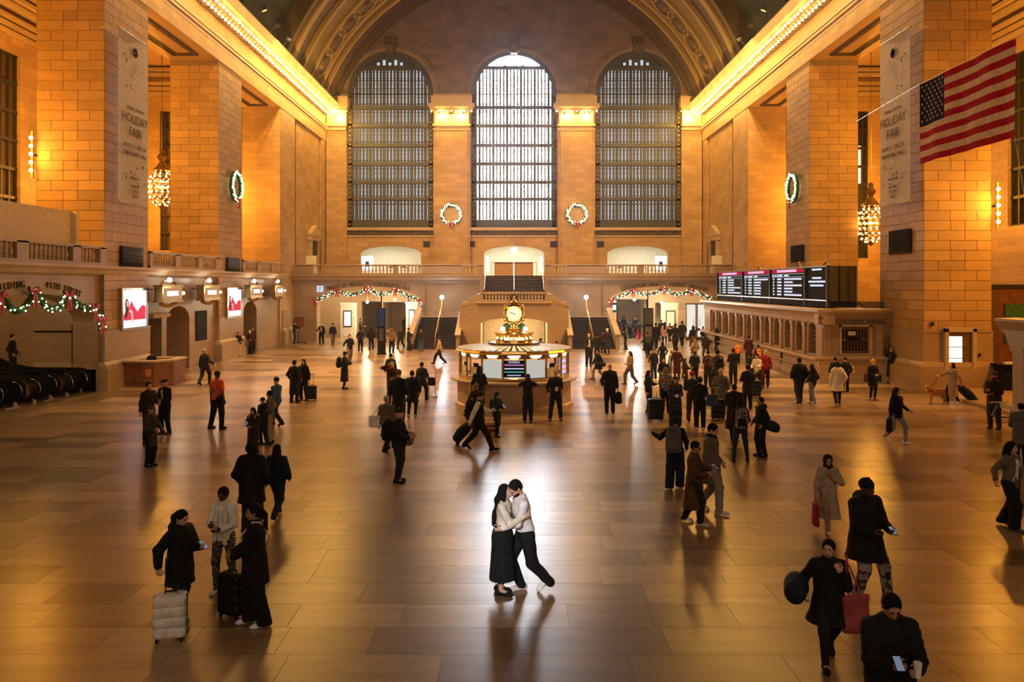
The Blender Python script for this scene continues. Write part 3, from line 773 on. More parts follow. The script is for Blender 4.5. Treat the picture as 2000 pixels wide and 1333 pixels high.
def bow(parent, loc, s):
    b = MB()
    for sg in (-1, 1):
        b.ring_loft([[(sg * x * s, (dy + (.12 if k in (1, 2) else 0)) * s, z * s) for k, (dy, z) in enumerate(((-.12, zz), (-.12, zz2), (.12, zz2), (.12, zz)))] for x, zz, zz2 in ((.05, -.08, .08), (.35, -.2, .3), (.7, -.05, .42), (.8, .05, .25), (.55, .0, .12), (.1, -.02, .02))])
        b.ring_loft([[(sg * x * s, dy * s, z * s) for dy, z in ((-.06, z0), (-.06, z0), (.03, z0), (.03, z0 + .01))][:4] if False else [((sg * x - .14) * s, -.05 * s, z0 * s), ((sg * x + .14) * s, -.05 * s, z0 * s), ((sg * x + .14) * s, .03 * s, z0 * s), ((sg * x - .14) * s, .03 * s, z0 * s)] for x, z0 in ((.04, 0), (.18, -.5), (.22, -1.0), (.3, -1.5))])
    b.ball((0, -.05 * s, 0), .16 * s, 8, 6)
    return b.build('bow', 'red', parent, False, loc)
wreath((-5.9, YE - .6, 11.2), 0, .88, 'lit wreath with red bow on the pilaster left of the middle window')
wreath((5.9, YE - .6, 11.2), 0, .88, 'lit wreath with red bow on the pilaster right of the middle window')
wreath((-17.6, 50.0, 10.75), PI / 2, .85, 'lit wreath on the second left pier', 'fairy_g')
wreath((17.6, 49.9, 10.65), -PI / 2, .82, 'lit wreath on the second right pier', 'fairy_g')

# ------------------------------------------------------------------ louvred panels and light boxes on the piers
def louvre(s, y0, y1, z0, z1, label):
    X = s * (XW - .04); o = MB().box(X, X - s * .08, y0, y1, z0, z1).build('vent_panel', 'black'); tag(o, label, 'vent')
    for k in range(12):
        z = z0 + (z1 - z0) * (k + .5) / 12
        MB().add([(X - s * .08, y0 + .08, z - .03), (X - s * .08, y1 - .08, z - .03), (X - s * .13, y1 - .08, z + .02), (X - s * .13, y0 + .08, z + .02)], [(0, 1, 2, 3)]).build('slat', 'iron', o)
louvre(-1, 35.8, 37.9, 5.3, 6.35, 'square black louvred panel on the nearest left pier'); louvre(-1, 49.0, 51.3, 5.3, 6.27, 'square black louvred panel on the second left pier')
louvre(1, 35.5, 37.5, 6.0, 7.1, 'square black louvred panel under the right banner'); louvre(1, 48.7, 50.8, 6.0, 7.05, 'square black louvred panel under the right wreath')
M['ad'] = glow('lit poster ground', (1, .93, .97), 1.25); M['ad_red'] = glow('lit poster red', (.80, .06, .10), 1.0); M['ad_skin'] = glow('lit poster skin', (.95, .55, .42), .9); M['ad_hair'] = glow('lit poster hair', (.25, .06, .04), .6)
def lightbox(y0, y1, z0, z1, label):
    X = -XW + .02; W, H = y1 - y0, z1 - z0
    c = empty('light_box', (X, (y0 + y1) / 2, z0)); tag(c, label, 'advert', 'lit adverts on the left piers')
    MB().box(0, .16, -W / 2 - .12, W / 2 + .12, -.12, 0).box(0, .16, -W / 2 - .12, W / 2 + .12, H, H + .12).box(0, .16, -W / 2 - .12, -W / 2, 0, H).box(0, .16, W / 2, W / 2 + .12, 0, H).build('frame', 'steel', c)
    MB().box(0, .1, -W / 2, W / 2, 0, H).build('poster', 'ad', c)
    def poly(pts, d, mat, nm): MB().add([(d, (a - .5) * W, z * H) for a, z in pts], [tuple(range(len(pts)))]).build(nm, mat, c)
    poly([(.02, .2), (.98, .2), (.98, .55), (.85, .6), (.7, .5), (.62, .42), (.45, .6), (.38, .72), (.3, .62), (.25, .5), (.1, .42), (.02, .3)], .108, 'ad_red', 'printed_figure')
    poly([(.12, .50), (.10, .66), (.14, .78), (.22, .76), (.27, .66), (.25, .52), (.2, .3), (.08, .24)], .112, 'ad_hair', 'printed_hair')
    poly([(.16, .60), (.15, .70), (.20, .74), (.24, .68), (.23, .58), (.2, .55)], .116, 'ad_skin', 'printed_face')
    poly([(.28, .5), (.42, .44), (.44, .14), (.38, .12), (.34, .38), (.26, .44)], .116, 'ad_skin', 'printed_arm')
lightbox(35.85, 38.15, 2.62, 4.32, 'lit poster of a figure in red on the nearest left pier')
lightbox(49.0, 51.4, 2.62, 4.28, 'lit poster of a figure in red on the second left pier')
# wall screens
for nm, bx, lb in (('black_screen', (-19.05, -18.45, 34.3, 34.4, 1.1, 2.9), 'tall black screen on the wall beyond the escalators'),
                   ('black_screen', (-17.98, -17.88, 44.9, 46.4, 1.4, 3.1), 'tall black screen on the wall right of the desk')):
    tag(MB().box(*bx).build(nm, 'screen'), lb, 'screen')
tag(MB().box(-17.7, -16.9, YB - .08, YB - .01, 1.2, 2.0).build('framed_notice', 'wood'), 'small brown framed notice on the wall left of the passage', 'notice')
tag(MB().box(-15.7, -15.2, YB - .6, YB - .5, 4.0, 4.5).build('platform_sign', glow('platform sign light', (.75, .85, 1), .8)), 'small square lit sign left of the left garland', 'sign'); link('digit', text_mesh('7', .34, 'text', 'digit'), None, (-15.45, YB - .62, 4.25), (PI / 2, 0, 0)).parent = bpy.data.objects['platform_sign']
# ------------------------------------------------------------------ lit gate signs
g0 = None
for k, (y, lb) in enumerate(((39.9, 'first lit gate sign right of the nearest left pier'), (45.1, 'second lit gate sign above the tall black screen'), (52.9, 'third lit gate sign past the second left pier'), (58.2, 'fourth lit gate sign farthest along the left wall'))):
    if g0 is None:
        g0 = empty('gate_sign', (-17.3, y, 4.15))
        MB().box(-.2, .2, -1.15, 1.15, -.35, .35).box(-.24, .24, -1.2, 1.2, .33, .42).box(-.24, .24, -1.2, 1.2, -.44, -.35).build('case', 'bronze', g0)
        MB().box(.2, .21, -1.0, 1.0, -.27, .27).build('face', glow('amber sign face', (1, .5, .25), .5), g0)
        MB().box(.21, .22, -.62, .62, -.11, .11).build('lit_row', glow('white sign tube', (1, .95, 1), 6), g0)
        sc_ = MB()
        for q in range(9): sc_.ball((0, -.9 + q * .22, -.5 - .12 * math.sin(PI * q / 8)), .1, 6, 4)
        sc_.tube([(0, -.9, .42), (0, -.6, .62), (0, 0, .55), (0, .6, .62), (0, .9, .42)], .05).tube([(-.6, .9, .2), (0, .9, .2)], .03).tube([(-.6, -.9, .2), (0, -.9, .2)], .03)
        sc_.build('scrollwork', 'bronze', g0); MB().ball((.05, 0, .68), .12, 8, 6).build('globe', 'white_lamp', g0)
        MB().ball((.1, 1.55, 0), .09, 8, 6).build('globe', 'bulb', g0)
        tag(g0, lb, 'sign', 'lit gate signs on the left wall')
        o = g0
    else:
        o = copy_tree(g0); o.location = (-17.3, y, 4.15); o['label'] = lb
    lamp('gate_sign_light', (-16.7, y, 4.3), 45, (1, .7, .4), .12)
# doorcases on the side walls behind the balcony
for s, lb in ((-1, 'stone doorcase with pediment on the left wall behind the balcony'), (1, 'stone doorcase with pediment on the right wall behind the balcony')):
    X = s * 17.95
    o = MB().box(X, X - s * .25, 69.6, 70.0, 5.4, 8.6).box(X, X - s * .25, 72.0, 72.4, 5.4, 8.6).box(X, X - s * .3, 69.4, 72.6, 8.5, 8.9).build('doorcase', 'trim'); tag(o, lb, 'doorcase')
    MB().extrude_x([(69.3, 8.9), (72.7, 8.9), (72.7, 9.1), (71, 9.9), (69.3, 9.1)], X, X - s * .4).build('pediment', 'trim', o)
    MB().box(X - s * .02, X - s * .06, 70.0, 72.0, 5.4, 8.5).build('door_leaf', 'iron', o)

# ------------------------------------------------------------------ inscriptions
def arc_text(s, axis, pos, c, zc, rx, rz, t0, t1, size, parent, flip=1):
    n = len(s)
    for i, ch in enumerate(s):
        if ch == ' ': continue
        t = t0 + (t1 - t0) * i / max(1, n - 1)
        a, z = c + rx * math.sin(t), zc + rz * math.cos(t)
        tilt = math.atan2(-rz * math.sin(t), rx * math.cos(t))
        me = text_mesh(ch, size, 'text', 'letter', .015)
        if axis == 'y': M4 = Matrix.Translation((a, pos, z)) @ Matrix.Rotation(-tilt, 4, 'Y') @ Matrix.Rotation(PI / 2, 4, 'X')
        else: M4 = Matrix.Translation((pos, a, z)) @ Matrix.Rotation(PI / 2, 4, 'Z') @ Matrix.Rotation(-tilt, 4, 'Y') @ Matrix.Rotation(PI / 2, 4, 'X')
        o = link('letter', me, parent); o.matrix_world = M4
arc_text('TRACKS 21 TO 11', 'y', YB - .03, A1[0], 3.2, 4.9, 1.4, -.72, -.10, .42, ebo); arc_text('LEXINGTON AVE', 'y', YB - .03, A1[0], 3.2, 4.9, 1.4, .12, .74, .42, ebo)
arc_text('LEXINGTON AVE', 'y', YB - .03, A2[0], 3.2, 4.9, 1.4, -.74, -.10, .42, ebo); arc_text('TICKET MACHINES', 'y', YB - .03, A2[0], 3.2, 4.9, 1.4, .12, .80, .42, ebo)
arc_text('METLIFE BUILDING', 'x', -17.93, 29.6, 3.0, 5.0, 1.6, -.88, -.10, .36, wb); arc_text('45TH STREET', 'x', -17.93, 29.6, 3.0, 5.0, 1.6, .20, .72, .36, wb)

# ------------------------------------------------------------------ garlands
def garland(name, pts, bows, label, fairy, dens=16, lr=.035):
    """pts: 3-D path; bows: indices"""
    g = empty(name, pts[0]); tag(g, label, 'garland', 'christmas garlands over the arches'); o0 = Vector(pts[0]); rr = random.Random(len(pts))
    P = [Vector(p) - o0 for p in pts]
    mb = MB(); mb.tube(P, .12, 7)
    for a, b in zip(P, P[1:]):
        L = (b - a).length
        for k in range(int(L * 70)):
            p = a.lerp(b, rr.random()); d = Vector((rr.uniform(-1, 1), rr.uniform(-1, 1), rr.uniform(-1, 1))).normalized() * rr.uniform(.12, .26); e = Vector((rr.uniform(-1, 1), rr.uniform(-1, 1), rr.uniform(-1, 1))) * .03
            mb.add([p - e, p + e, p + d], [(0, 1, 2)])
    tag(mb.build('fir_branches', 'green', g), kind='stuff')
    fb = MB().ball((0, 0, 0), lr, 6, 4).mesh('fairy_light', fairy); cnt = 0
    tocam = (Vector((0, 0, EYE)) - o0).normalized()
    for a, b in zip(P, P[1:]):
        for k in range(max(1, int((b - a).length * dens))):
            if cnt > 290: break
            p = a.lerp(b, rr.random()) + Vector((rr.uniform(-.12, .12), rr.uniform(-.12, .12), rr.uniform(-.14, .14))) + tocam * .12
            link('fairy_light', fb, g, p); cnt += 1
    for i in bows:
        bo = bow(g, P[i] + tocam * .2, .33 if abs(o0.x) < 17 else .42)
        if abs(o0.x) > 17 and o0.y < 36: bo.rotation_euler = (0, 0, PI / 2)
    return g
def swag(a, b, drop, n=9):
    return [tuple(Vector(a).lerp(Vector(b), k / n) - Vector((0, 0, drop * math.sin(PI * k / n)))) for k in range(n)]
def arc3(axis, pos, c, h, zs, rise, t, off=.1):
    a = c + (h + off) * math.sin(t); z = zs + (rise + off) * math.cos(t)
    return (a, pos, z) if axis == 'y' else (pos, a, z)
for c, h, lb in ((A1[0], 4.1, 'lit fir garland with red bows over the left passage arch'), (A2[0], 4.12, 'lit fir garland with red bows over the right passage arch')):
    T = [-1.5, -.62, 0, .55, 1.5]; pts = []; bi = []
    K = [arc3('y', YB - .2, c, h, 3.25, .95, t) for t in T]
    for a, b, d in zip(K, K[1:], (.05, .42, .42, .05)):
        bi.append(len(pts)); pts += swag(a, b, d)
    bi.append(len(pts)); pts.append(K[-1]); pts.append((K[-1][0] + .05, K[-1][1], K[-1][2] - .5))
    garland('garland', pts, bi, lb, 'fairy', 15)
T = [-1.1, -.45, -.02, .48, 1.08, 1.5]; pts = []; bi = []
K = [arc3('x', -17.75, 29.6, 4.6, 3.0, 1.25, t) for t in T]
for a, b, d in zip(K, K[1:], (.5, .62, .62, .25, .02)):
    bi.append(len(pts)); pts += swag(a, b, d)
bi.append(len(pts)); pts.append(K[-1]); pts.append((K[-1][0], K[-1][1] + .15, K[-1][2] - .45))
garland('garland', pts, bi, 'lit fir garland with red bows over the escalator arch', 'fairy_g', 13)

# ------------------------------------------------------------------ escalators
def escalator(y0, y1, x0, label):
    e = empty('escalator', (x0, (y0 + y1) / 2, 0)); tag(e, label, 'escalator', 'escalators rising into the left passage')
    hw = (y1 - y0) / 2
    def path(dz, n=14):
        pts = [(0, dz)]
        for k in range(n): 
            x = -1.2 - k * .5; t = max(0, -x - 1.6)
            pts.append((x, dz + (t * t * .12 if t < 2.2 else .58 + (t - 2.2) * .58)))
        return pts
    for sg in (-1, 1):
        yy = sg * hw
        top = path(.98); bot = path(.1); mb = MB()
        rings = [[(x, yy - .09, zb), (x, yy + .09, zb), (x, yy + .09, zt), (x, yy - .09, zt)] for (x, zt), (_, zb) in zip(top, bot)]
        front = [[(.0 + .40 * math.sin(PI * q / 6) if True else 0, 0, 0)] for q in range(1)]
        mb.ring_loft(rings)
        mb.add([(0 + .42 * math.sin(PI * q / 10), yy - .09, .56 - .42 * math.cos(PI * q / 10)) for q in range(11)] + [(0 + .42 * math.sin(PI * q / 10), yy + .09, .56 - .42 * math.cos(PI * q / 10)) for q in range(11)],
               [(q, q + 1, q + 12, q + 11) for q in range(10)] + [tuple(range(11)), tuple(range(21, 10, -1))])
        mb.build('balustrade_panel', 'blackgloss', e)
        hr = [(x, yy, z + .03) for x, z in reversed(top)] + [(.44 * math.sin(PI * q / 8), yy, .56 + .45 * math.cos(PI * q / 8)) for q in range(9)]
        MB().tube(hr, .045, 6).build('handrail', 'black', e)
        MB().tube([(.36 * math.sin(PI * q / 10), yy - .1, .56 + .36 * math.cos(PI * q / 10)) for q in range(9)], .018, 5).build('newel_trim', 'steel', e)
        MB().lathe([(.11, 0), (.09, .24)], (.02, yy, 0), 10).build('newel_foot', 'steel', e)
    for k in range(13):
        x = -1.3 - k * .42; t = max(0, -x - 1.6); z = t * t * .12 if t < 2.2 else .58 + (t - 2.2) * .58
        MB().box(x - .42, x, -hw + .1, hw - .1, z - .1, z + .16).build('step', 'steel', e)
    MB().box(-1.3, .3, -hw + .1, hw - .1, 0, .04).build('comb_plate', 'steel', e)
escalator(32.95, 34.05, -18.55, 'farthest black escalator, against the passage end wall')
escalator(31.05, 32.15, -18.75, 'middle black escalator of the three')
escalator(29.1, 30.2, -18.95, 'nearest black escalator at the left frame edge')
for y, x, lb in ((32.55, -18.9, 'rounded brass deck between the far and middle escalators'), (30.62, -19.1, 'rounded brass deck between the middle and nearest escalators')):
    rings = [[(x + .5 * (1 - abs(0)) - (0 if q else 0), 0, 0)] for q in range(1)]
    mb = MB(); prof = [(.0, 0)]
    mb.extrude_y([(x + .45 * math.sin(PI * q / 10), .5 - .4 * math.cos(PI * q / 10)) for q in range(11)] + [(x - 1.2, .9), (x - 1.2, .1)], y - .36, y + .36)
    tag(mb.build('escalator_deck', 'brass'), lb, 'escalator part')

# ------------------------------------------------------------------ wooden desk
dk = empty('security_desk', (-16.5, 36.7, 0)); tag(dk, 'dark red wooden desk with pale top against the nearest left pier', 'desk')
out = [(-.95, -1.0), (.35, -1.0), (.95, -.3), (.95, 1.0), (-.95, 1.0)]
def prism(poly, z0, z1, mat, nm, par, grow=0):
    mb = MB(); mb.ring_loft([[(x * (1 + grow), y * (1 + grow), z0) for x, y in poly], [(x * (1 + grow), y * (1 + grow), z1) for x, y in poly]]); return mb.build(nm, mat, par)
prism(out, .06, 1.1, 'wood', 'body', dk); prism(out, 0, .12, 'wood', 'plinth', dk, .04)
tp = MB(); o2 = [(x * 1.08, y * 1.08) for x, y in out]; i2 = [(x * .72, y * .72) for x, y in out]
tp.ring_loft([[(a[0], a[1], 1.1), (a[0], a[1], 1.18), (b[0], b[1], 1.18), (b[0], b[1], 1.1)] for a, b in list(zip(o2, i2)) + [(o2[0], i2[0])]], True, False); tp.build('worktop', 'trim', dk)
MB().lathe([(.2, 0), (.2, .02)], n=16).build('seal', 'brass', dk, loc=(-.45, -1.0, .62)).rotation_euler = (PI / 2, 0, 0)
for x0, x1 in ((-.88, -.3), (-.22, .3)): MB().box(x0, x1, -1.03, -1.0, .2, .98).build('panel', 'wood', dk)
MB().box(.02, .25, -1.05, -1.03, .48, .8).build('notice', glow('orange notice', (.5, .14, .04), .35) if False else plain('orange notice', (.55, .18, .05), .6), dk)
MB().lathe([(.06, 0), (.06, .05)], (-.9, -1.0, 0), 8).build('caster', 'steel', dk)

M['nose'] = plain('worn step edge', (.07, .05, .035), .5)
# ------------------------------------------------------------------ central stair block
sb = struct(MB().holed('y', 56.8, -2.6, 2.6, 0, 3.3, [(0, 2.4, 0, 1.75, .45)], .8, N=20)
            .quad((-2.6, 56.8, 0), (-3.95, 57.6, 0), (-3.95, 57.6, 3.0), (-2.6, 56.8, 3.35)).quad((2.6, 56.8, 0), (3.95, 57.6, 0), (3.95, 57.6, 3.0), (2.6, 56.8, 3.35))
            .box(-3.95, -3.75, 57.6, 62.5, 0, 3.0).box(3.75, 3.95, 57.6, 62.5, 0, 3.0).box(-3.8, 3.8, 57.4, 64, 3.0, 3.3).build('stair_block', 'marble'),
            'rounded marble stair block with an arch behind the information booth', 'stairs')
MB().extrude_x([(56.7, 3.2), (56.6, 3.3), (57.0, 3.42), (57.2, 3.2)], -2.7, 2.7).build('stair_block_moulding', 'trim', sb)
MB().box(-2.6, -2.4, 57.5, 63, 0, 3).box(2.4, 2.6, 57.5, 63, 0, 3).box(-2.5, 2.5, 62.6, 62.8, 0, 3).build('ramp_recess', 'cream', sb)
lamp('recess_light', (0, 59.8, 2.6), 330, (1, .66, .32), (3.6, 2.4), 'AREA', (0, 0, 0))
lamp('recess_lamp', (0, 58.2, 1.9), 30, (1, .66, .32), .15)
balustrade('balustrade', 'x', 56.9, -2.35, 2.35, 3.36, [(-2.35, -2.2), (2.2, 2.35)], 'short stone balustrade crowning the central stair block', sp=.235, hgt=.66)
MB().lathe([(.30, 0), (.30, .08), (.2, .1), (.2, .03), (.05, .03)], n=18).build('cartouche', 'relief', sb, loc=(0, 56.72, 3.66)).rotation_euler = (PI / 2, 0, 0)
for s in (-1, 1):   # sloping shoulders of the block
    MB().add([(s * 2.3, 56.78, 3.3), (s * 2.6, 56.78, 3.3), (s * 3.95, 57.55, 2.95), (s * 2.3, 57.1, 3.95), (s * 2.6, 57.1, 3.95), (s * 3.95, 57.9, 2.95), (s * 2.3, 56.78, 3.95), (s * 2.6, 56.78, 3.9)], [(0, 1, 7, 6), (1, 2, 7), (3, 4, 7, 6), (4, 5, 2, 7), (3, 5, 4)]).build('shoulder', 'marble', sb)
    # side flight
    lbl = 'left' if s < 0 else 'right'
    f = empty('stair_flight', (s * 5.6, 56.5, 0)); tag(f, f'dark marble flight of steps rising {lbl} of the central stair block', 'stairs')
    n = 13; tr = 5.1 / n; rs = 2.07 / n
    stp = MB().box(-1.5, 1.5, 0, 5.2, -rs * 1.0, 0).mesh('step', stone('dark stair marble', (.03, .021, .016), rough=.5))
    for k in range(n):
        MB()
        o = link('step', MB().box(-1.5, 1.5, k * tr, 5.25, k * rs, (k + 1) * rs - .02).mesh('step', 'stair_dark' if 'stair_dark' in M else stp.materials[0]), f)
        link('nosing', MB().box(-1.5, 1.5, k * tr - .03, k * tr + .05, (k + 1) * rs - .03, (k + 1) * rs).mesh('nosing', M['nose']), f)
    # side caps
    for xx, zl, zh, nm in ((-s * 1.6, .95, 2.75, 'inner_parapet'), (s * 1.75, 1.0, 2.7, 'outer_parapet')):
        MB().add([(xx + a, b, c) for a, b, c in ((-.12, -.15, 0), (.12, -.15, 0), (.12, 5.2, 0), (-.12, 5.2, 0), (-.12, -.15, zl), (.12, -.15, zl), (.12, 5.2, zh), (-.12, 5.2, zh))], [(0, 1, 5, 4), (1, 2, 6, 5), (2, 3, 7, 6), (3, 0, 4, 7), (4, 5, 6, 7)]).build(nm, 'marble', f)
        MB().add([(xx + a, b, c) for a, b, c in ((-.2, -.22, zl), (.2, -.22, zl), (.2, 5.25, zh), (-.2, 5.25, zh), (-.2, -.22, zl + .1), (.2, -.22, zl + .1), (.2, 5.25, zh + .1), (-.2, 5.25, zh + .1))], [(0, 1, 5, 4), (1, 2, 6, 5), (2, 3, 7, 6), (3, 0, 4, 7), (4, 5, 6, 7)]).build('coping', 'trim', f)
    MB().tube([(0, -.1, .9), (0, 5.1, 2.97)], .04).tube([(0, 0, 0), (0, 0, .95)], .035).tube([(0, 2.5, 1.0), (0, 2.5, 1.9)], .03).tube([(0, 5, 2.0), (0, 5, 2.95)], .035).build('centre_rail', 'brass', f)
    MB().tube([(-s * 1.9, -.3, .0), (-s * 1.9, -.3, .95), (-s * 1.2, -.3, .98)], .03).build('foot_rail', 'iron', f)
    MB().box(s * 4.1, s * 7.5, 61.6, 64, 1.9, 2.07).build('landing', 'marble_dark', sb)
    lp = empty('flood_lamp', (s * 5.55, 61.3, 2.07)); tag(lp, f'bright white globe lamp above the {lbl} stair flight', 'lamp')
    MB().tube([(0, 0, 0), (0, 0, 1.4)], .035).lathe([(.14, 0), (.1, .06)], n=10).build('post', 'brass', lp)
    MB().ball((0, 0, 1.55), .16, 12, 8).build('globe', 'cool_lamp', lp); lamp('flood_light', (0, -.35, 1.55), 150, (.9, .95, 1), .1, parent=lp)
# centre flight up to the balcony
cf = empty('stair_flight', (0, 61.2, 3.3)); tag(cf, 'dark centre flight of steps up to the east balcony', 'stairs')
for k in range(12):
    MB().box(-2.38, 2.38, k * .43, 5.2, k * .17, (k + 1) * .17 - .02).build('step', stp.materials[0], cf); MB().box(-2.38, 2.38, k * .43 - .03, k * .43 + .06, (k + 1) * .17 - .03, (k + 1) * .17).build('nosing', 'steel', cf)
MB().tube([(0, 0, .9), (0, 5.1, 2.9)], .03).tube([(0, 0, 0), (0, 0, .9)], .03).tube([(-2.3, 0, .9), (-2.3, 5.1, 2.9)], .03).tube([(2.3, 0, .9), (2.3, 5.1, 2.9)], .03).build('handrail', 'steel', cf)
MB().box(-2.4, -2.6, 61, 66.5, 0, 5.3).box(2.4, 2.6, 61, 66.5, 0, 5.3).build('stair_cheek', 'marble', sb)
# store fittings: glowing fruit logo, brown cabinets, screens
lg = empty('store_logo', (0, YE + 1.0, 7.85)); tag(lg, 'glowing white bitten fruit emblem in the middle balcony arch', 'logo')
pts = [];
for k in range(40):
    t = 2 * PI * k / 40 + PI / 2; x, z = math.cos(t), math.sin(t)
    r = .36 * (1 + .10 * math.cos(2 * t) * (1 if z > 0 else .6) - (.16 if abs(x) < .2 and z > 0 else 0) - (.06 if abs(x) < .15 and z < 0 else 0))
    px, pz = r * x, r * z
    d = math.hypot(px - .40, pz - .05)
    if d < .17: px = .40 - (.17) * (1 if px < .4 else 1) * (.4 - px) / max(d, .01) if d > 0 else px; pz = .05 + .17 * (pz - .05) / max(d, .01)
    pts.append((px, 0, pz))
ll = glow('white lit logo', (1, 1, 1), 5)
MB().ring_loft([[p for p in pts], [(p[0], .08, p[2]) for p in pts]]).build('emblem_body', ll, lg)
leaf = [(0.0, 0, .38), (.03, 0, .50), (.13, 0, .60), (.15, 0, .62), (.13, 0, .50), (.06, 0, .41)]
MB().ring_loft([leaf, [(p[0], .08, p[2]) for p in leaf]]).build('emblem_leaf', ll, lg)
for x, lb in ((-.95, 'brown cabinet left of centre behind the glass rail'), (.9, 'brown cabinet right of centre behind the glass rail')):
    o = MB().box(x - .85, x + .85, 73.5, 74.4, 5.34, 6.6).box(x - .88, x + .88, 73.45, 74.45, 6.6, 6.66).build('cabinet', 'wood' if x < 0 else 'wood'); tag(o, lb, 'cabinet'); MB().box(x - .8, x + .8, 73.44, 73.5, 5.4, 6.5).build('door', plain('tan board', (.45, .28, .18), .6), o)
gr = empty('glass_rail', (0, 67.2, 5.34)); tag(gr, 'thin railing at the head of the centre flight', 'railing')
MB().tube([(-1.9, 0, 1.1), (1.9, 0, 1.1)], .02).tube([(-1.9, 0, 0), (-1.9, 0, 1.1)], .02).tube([(1.9, 0, 0), (1.9, 0, 1.1)], .02).tube([(0, 0, 0), (0, 0, 1.1)], .02).build('rail', 'steel', gr)
for x, lb in ((-14.0, 'lit poster at the left end of the left balcony arch'), (14.05, 'lit poster at the right end of the right balcony arch'), (-2.55, 'narrow lit panel left in the middle balcony arch'), (2.55, 'narrow lit panel right in the middle balcony arch')):
    wd = .55 if abs(x) > 5 else .12
    o = MB().box(x - wd, x + wd, YE + .6, YE + .7, 5.9, 7.3).build('lit_poster', glow('white poster light', (.95, .97, 1), 2.2)); tag(o, lb, 'poster')
    if wd > .3: MB().box(x - .2, x + .15, YE + .58, YE + .6, 6.3, 6.8).build('printed_device', 'iron_b', o)
for k, x in enumerate((-10.6, -8.9, -11.9, 10.2, 12.4)):
    o = MB().box(x - .4, x + .4, YE + 1.2, YE + 1.8, 6.2, 6.26).box(x - .35, x - .3, YE + 1.3, YE + 1.7, 5.34, 6.2).box(x + .3, x + .35, YE + 1.3, YE + 1.7, 5.34, 6.2).box(x - .15, x + .15, YE + 1.4, YE + 1.43, 6.26, 6.5).build('display_table', 'wood')
    tag(o, ['display table in the left balcony arch near its middle', 'display table at the right end of the left balcony arch', 'display table left in the left balcony arch', 'display table left in the right balcony arch', 'display table right in the right balcony arch'][k], 'table')

# ------------------------------------------------------------------ passages under the balcony
ps_l = struct(MB().box(-29, 29, YB + 1.2, 84, 4.75, 5.0).build('passage_ceiling', 'cream'))
MB().holed('y', 70, -18, -7.4, 0, 4.8, [(-12.55, .85, 0, 3.1, 0), (-10.5, 1.0, 0, 3.05, 0)], .5).build('passage_wall', 'marble_big', ps_l)
MB().box(-13.6, -11.6, 76, 76.2, 0, 3.3).build('track_entrance_dark_panel', 'black', ps_l); MB().box(-11.6, -9.3, 82, 82.2, 0, 4.5).build('corridor_end', 'cream', ps_l); MB().box(-11.7, -11.6, 70, 82, 0, 4.5).box(-9.3, -9.2, 70, 82, 0, 4.5).build('corridor_wall', 'cream', ps_l)  # unlit depth beyond the track opening painted as a black panel
MB().box(-7.6, -7.4, 65, 76, 0, 4.8).box(-18, -17.8, 65, 76, 0, 4.8).build('passage_side', 'cream', ps_l)
MB().holed('y', 70, 7.4, 18, 0, 4.8, [(10.4, 1.3, 0, 3.3, 0), (12.9, .5, 0, 3.0, 0)], .5).build('passage_wall', 'marble_big', ps_l)
MB().box(9.0, 11.8, 80, 80.2, 0, 4.5).build('corridor_end', glow('corridor end painted glow', (.97, 1, .95), 1.6), ps_l); MB().box(9.0, 9.1, 70, 80, 0, 4.5).box(11.7, 11.8, 70, 80, 0, 4.5).box(12.3, 13.5, 72, 72.1, 0, 3).build('corridor_wall', 'cream', ps_l)  # corridor brightness put into a glowing end wall
MB().box(7.4, 7.6, 65, 76, 0, 4.8).box(17.8, 18, 65, 76, 0, 4.8).build('passage_side', 'cream', ps_l)
for x, y, z, p, c, lb in ((-12.2, 66.2, 3.15, 110, (1, .75, .45), 'left bare bulb under the left passage arch'), (-9.9, 66.2, 3.35, 190, (1, .75, .45), 'right bare bulb under the left passage arch'),
                      (10.0, 66.2, 3.35, 230, (.98, 1, .92), 'left bare bulb under the right passage arch'), (12.25, 66.2, 3.1, 130, (1, .72, .42), 'right bare bulb under the right passage arch')):
    o = MB().ball((x, y, z), .12, 10, 7).build('bare_bulb', 'white_lamp'); tag(o, lb, 'lamp'); MB().tube([(x, y, z + .1), (x, y, 4.75)], .015, 4).build('cord', 'bronze', o)
    lamp('passage_light', (x, y - .4, z - .1), p * 2.0, c, .1)
for x, y in ((-15.5, 67.5), (-11.0, 68.2), (-10.4, 76), (9.5, 68.2), (12.5, 68), (15.5, 67.5), (10.4, 76)): lamp('passage_ceiling_light', (x, y, 4.5), 170, (1, .74, .42), (1.0, 1.0), 'AREA', (0, 0, 0))
def kiosk(x0, x1, y, h, label, mat, face):
    k = MB().box(x0, x1, y, y + .9, 0, h).box(x0 - .05, x1 + .05, y - .05, y + .95, h, h + .12).build('shop_front', mat); tag(k, label, 'shop front')
    MB().box(x0 + .25, x1 - .25, y - .05, y, 1.0, h - .5).build('window_frame', 'iron', k); MB().box(x0 + .32, x1 - .32, y - .07, y - .05, 1.1, h - .6).build('pane', face, k)
    MB().box(x0 + .2, x1 - .2, y - .04, y, .2, .8).build('panel', mat, k)
kiosk(-14.7, -13.5, 67.5, 2.9, 'white shop front with tall framed window left in the left passage', 'shop', 'ad')
kiosk(-9.1, -8.1, 67.0, 3.0, 'bright white shop front at the right end of the left passage', 'shop', glow('shop window light', (1, .95, .85), 2))
kiosk(12.6, 13.9, 67.5, 2.9, 'cream shop front in the middle of the right passage', 'cream', glow('warm shop light', (1, .75, .4), 1.2))
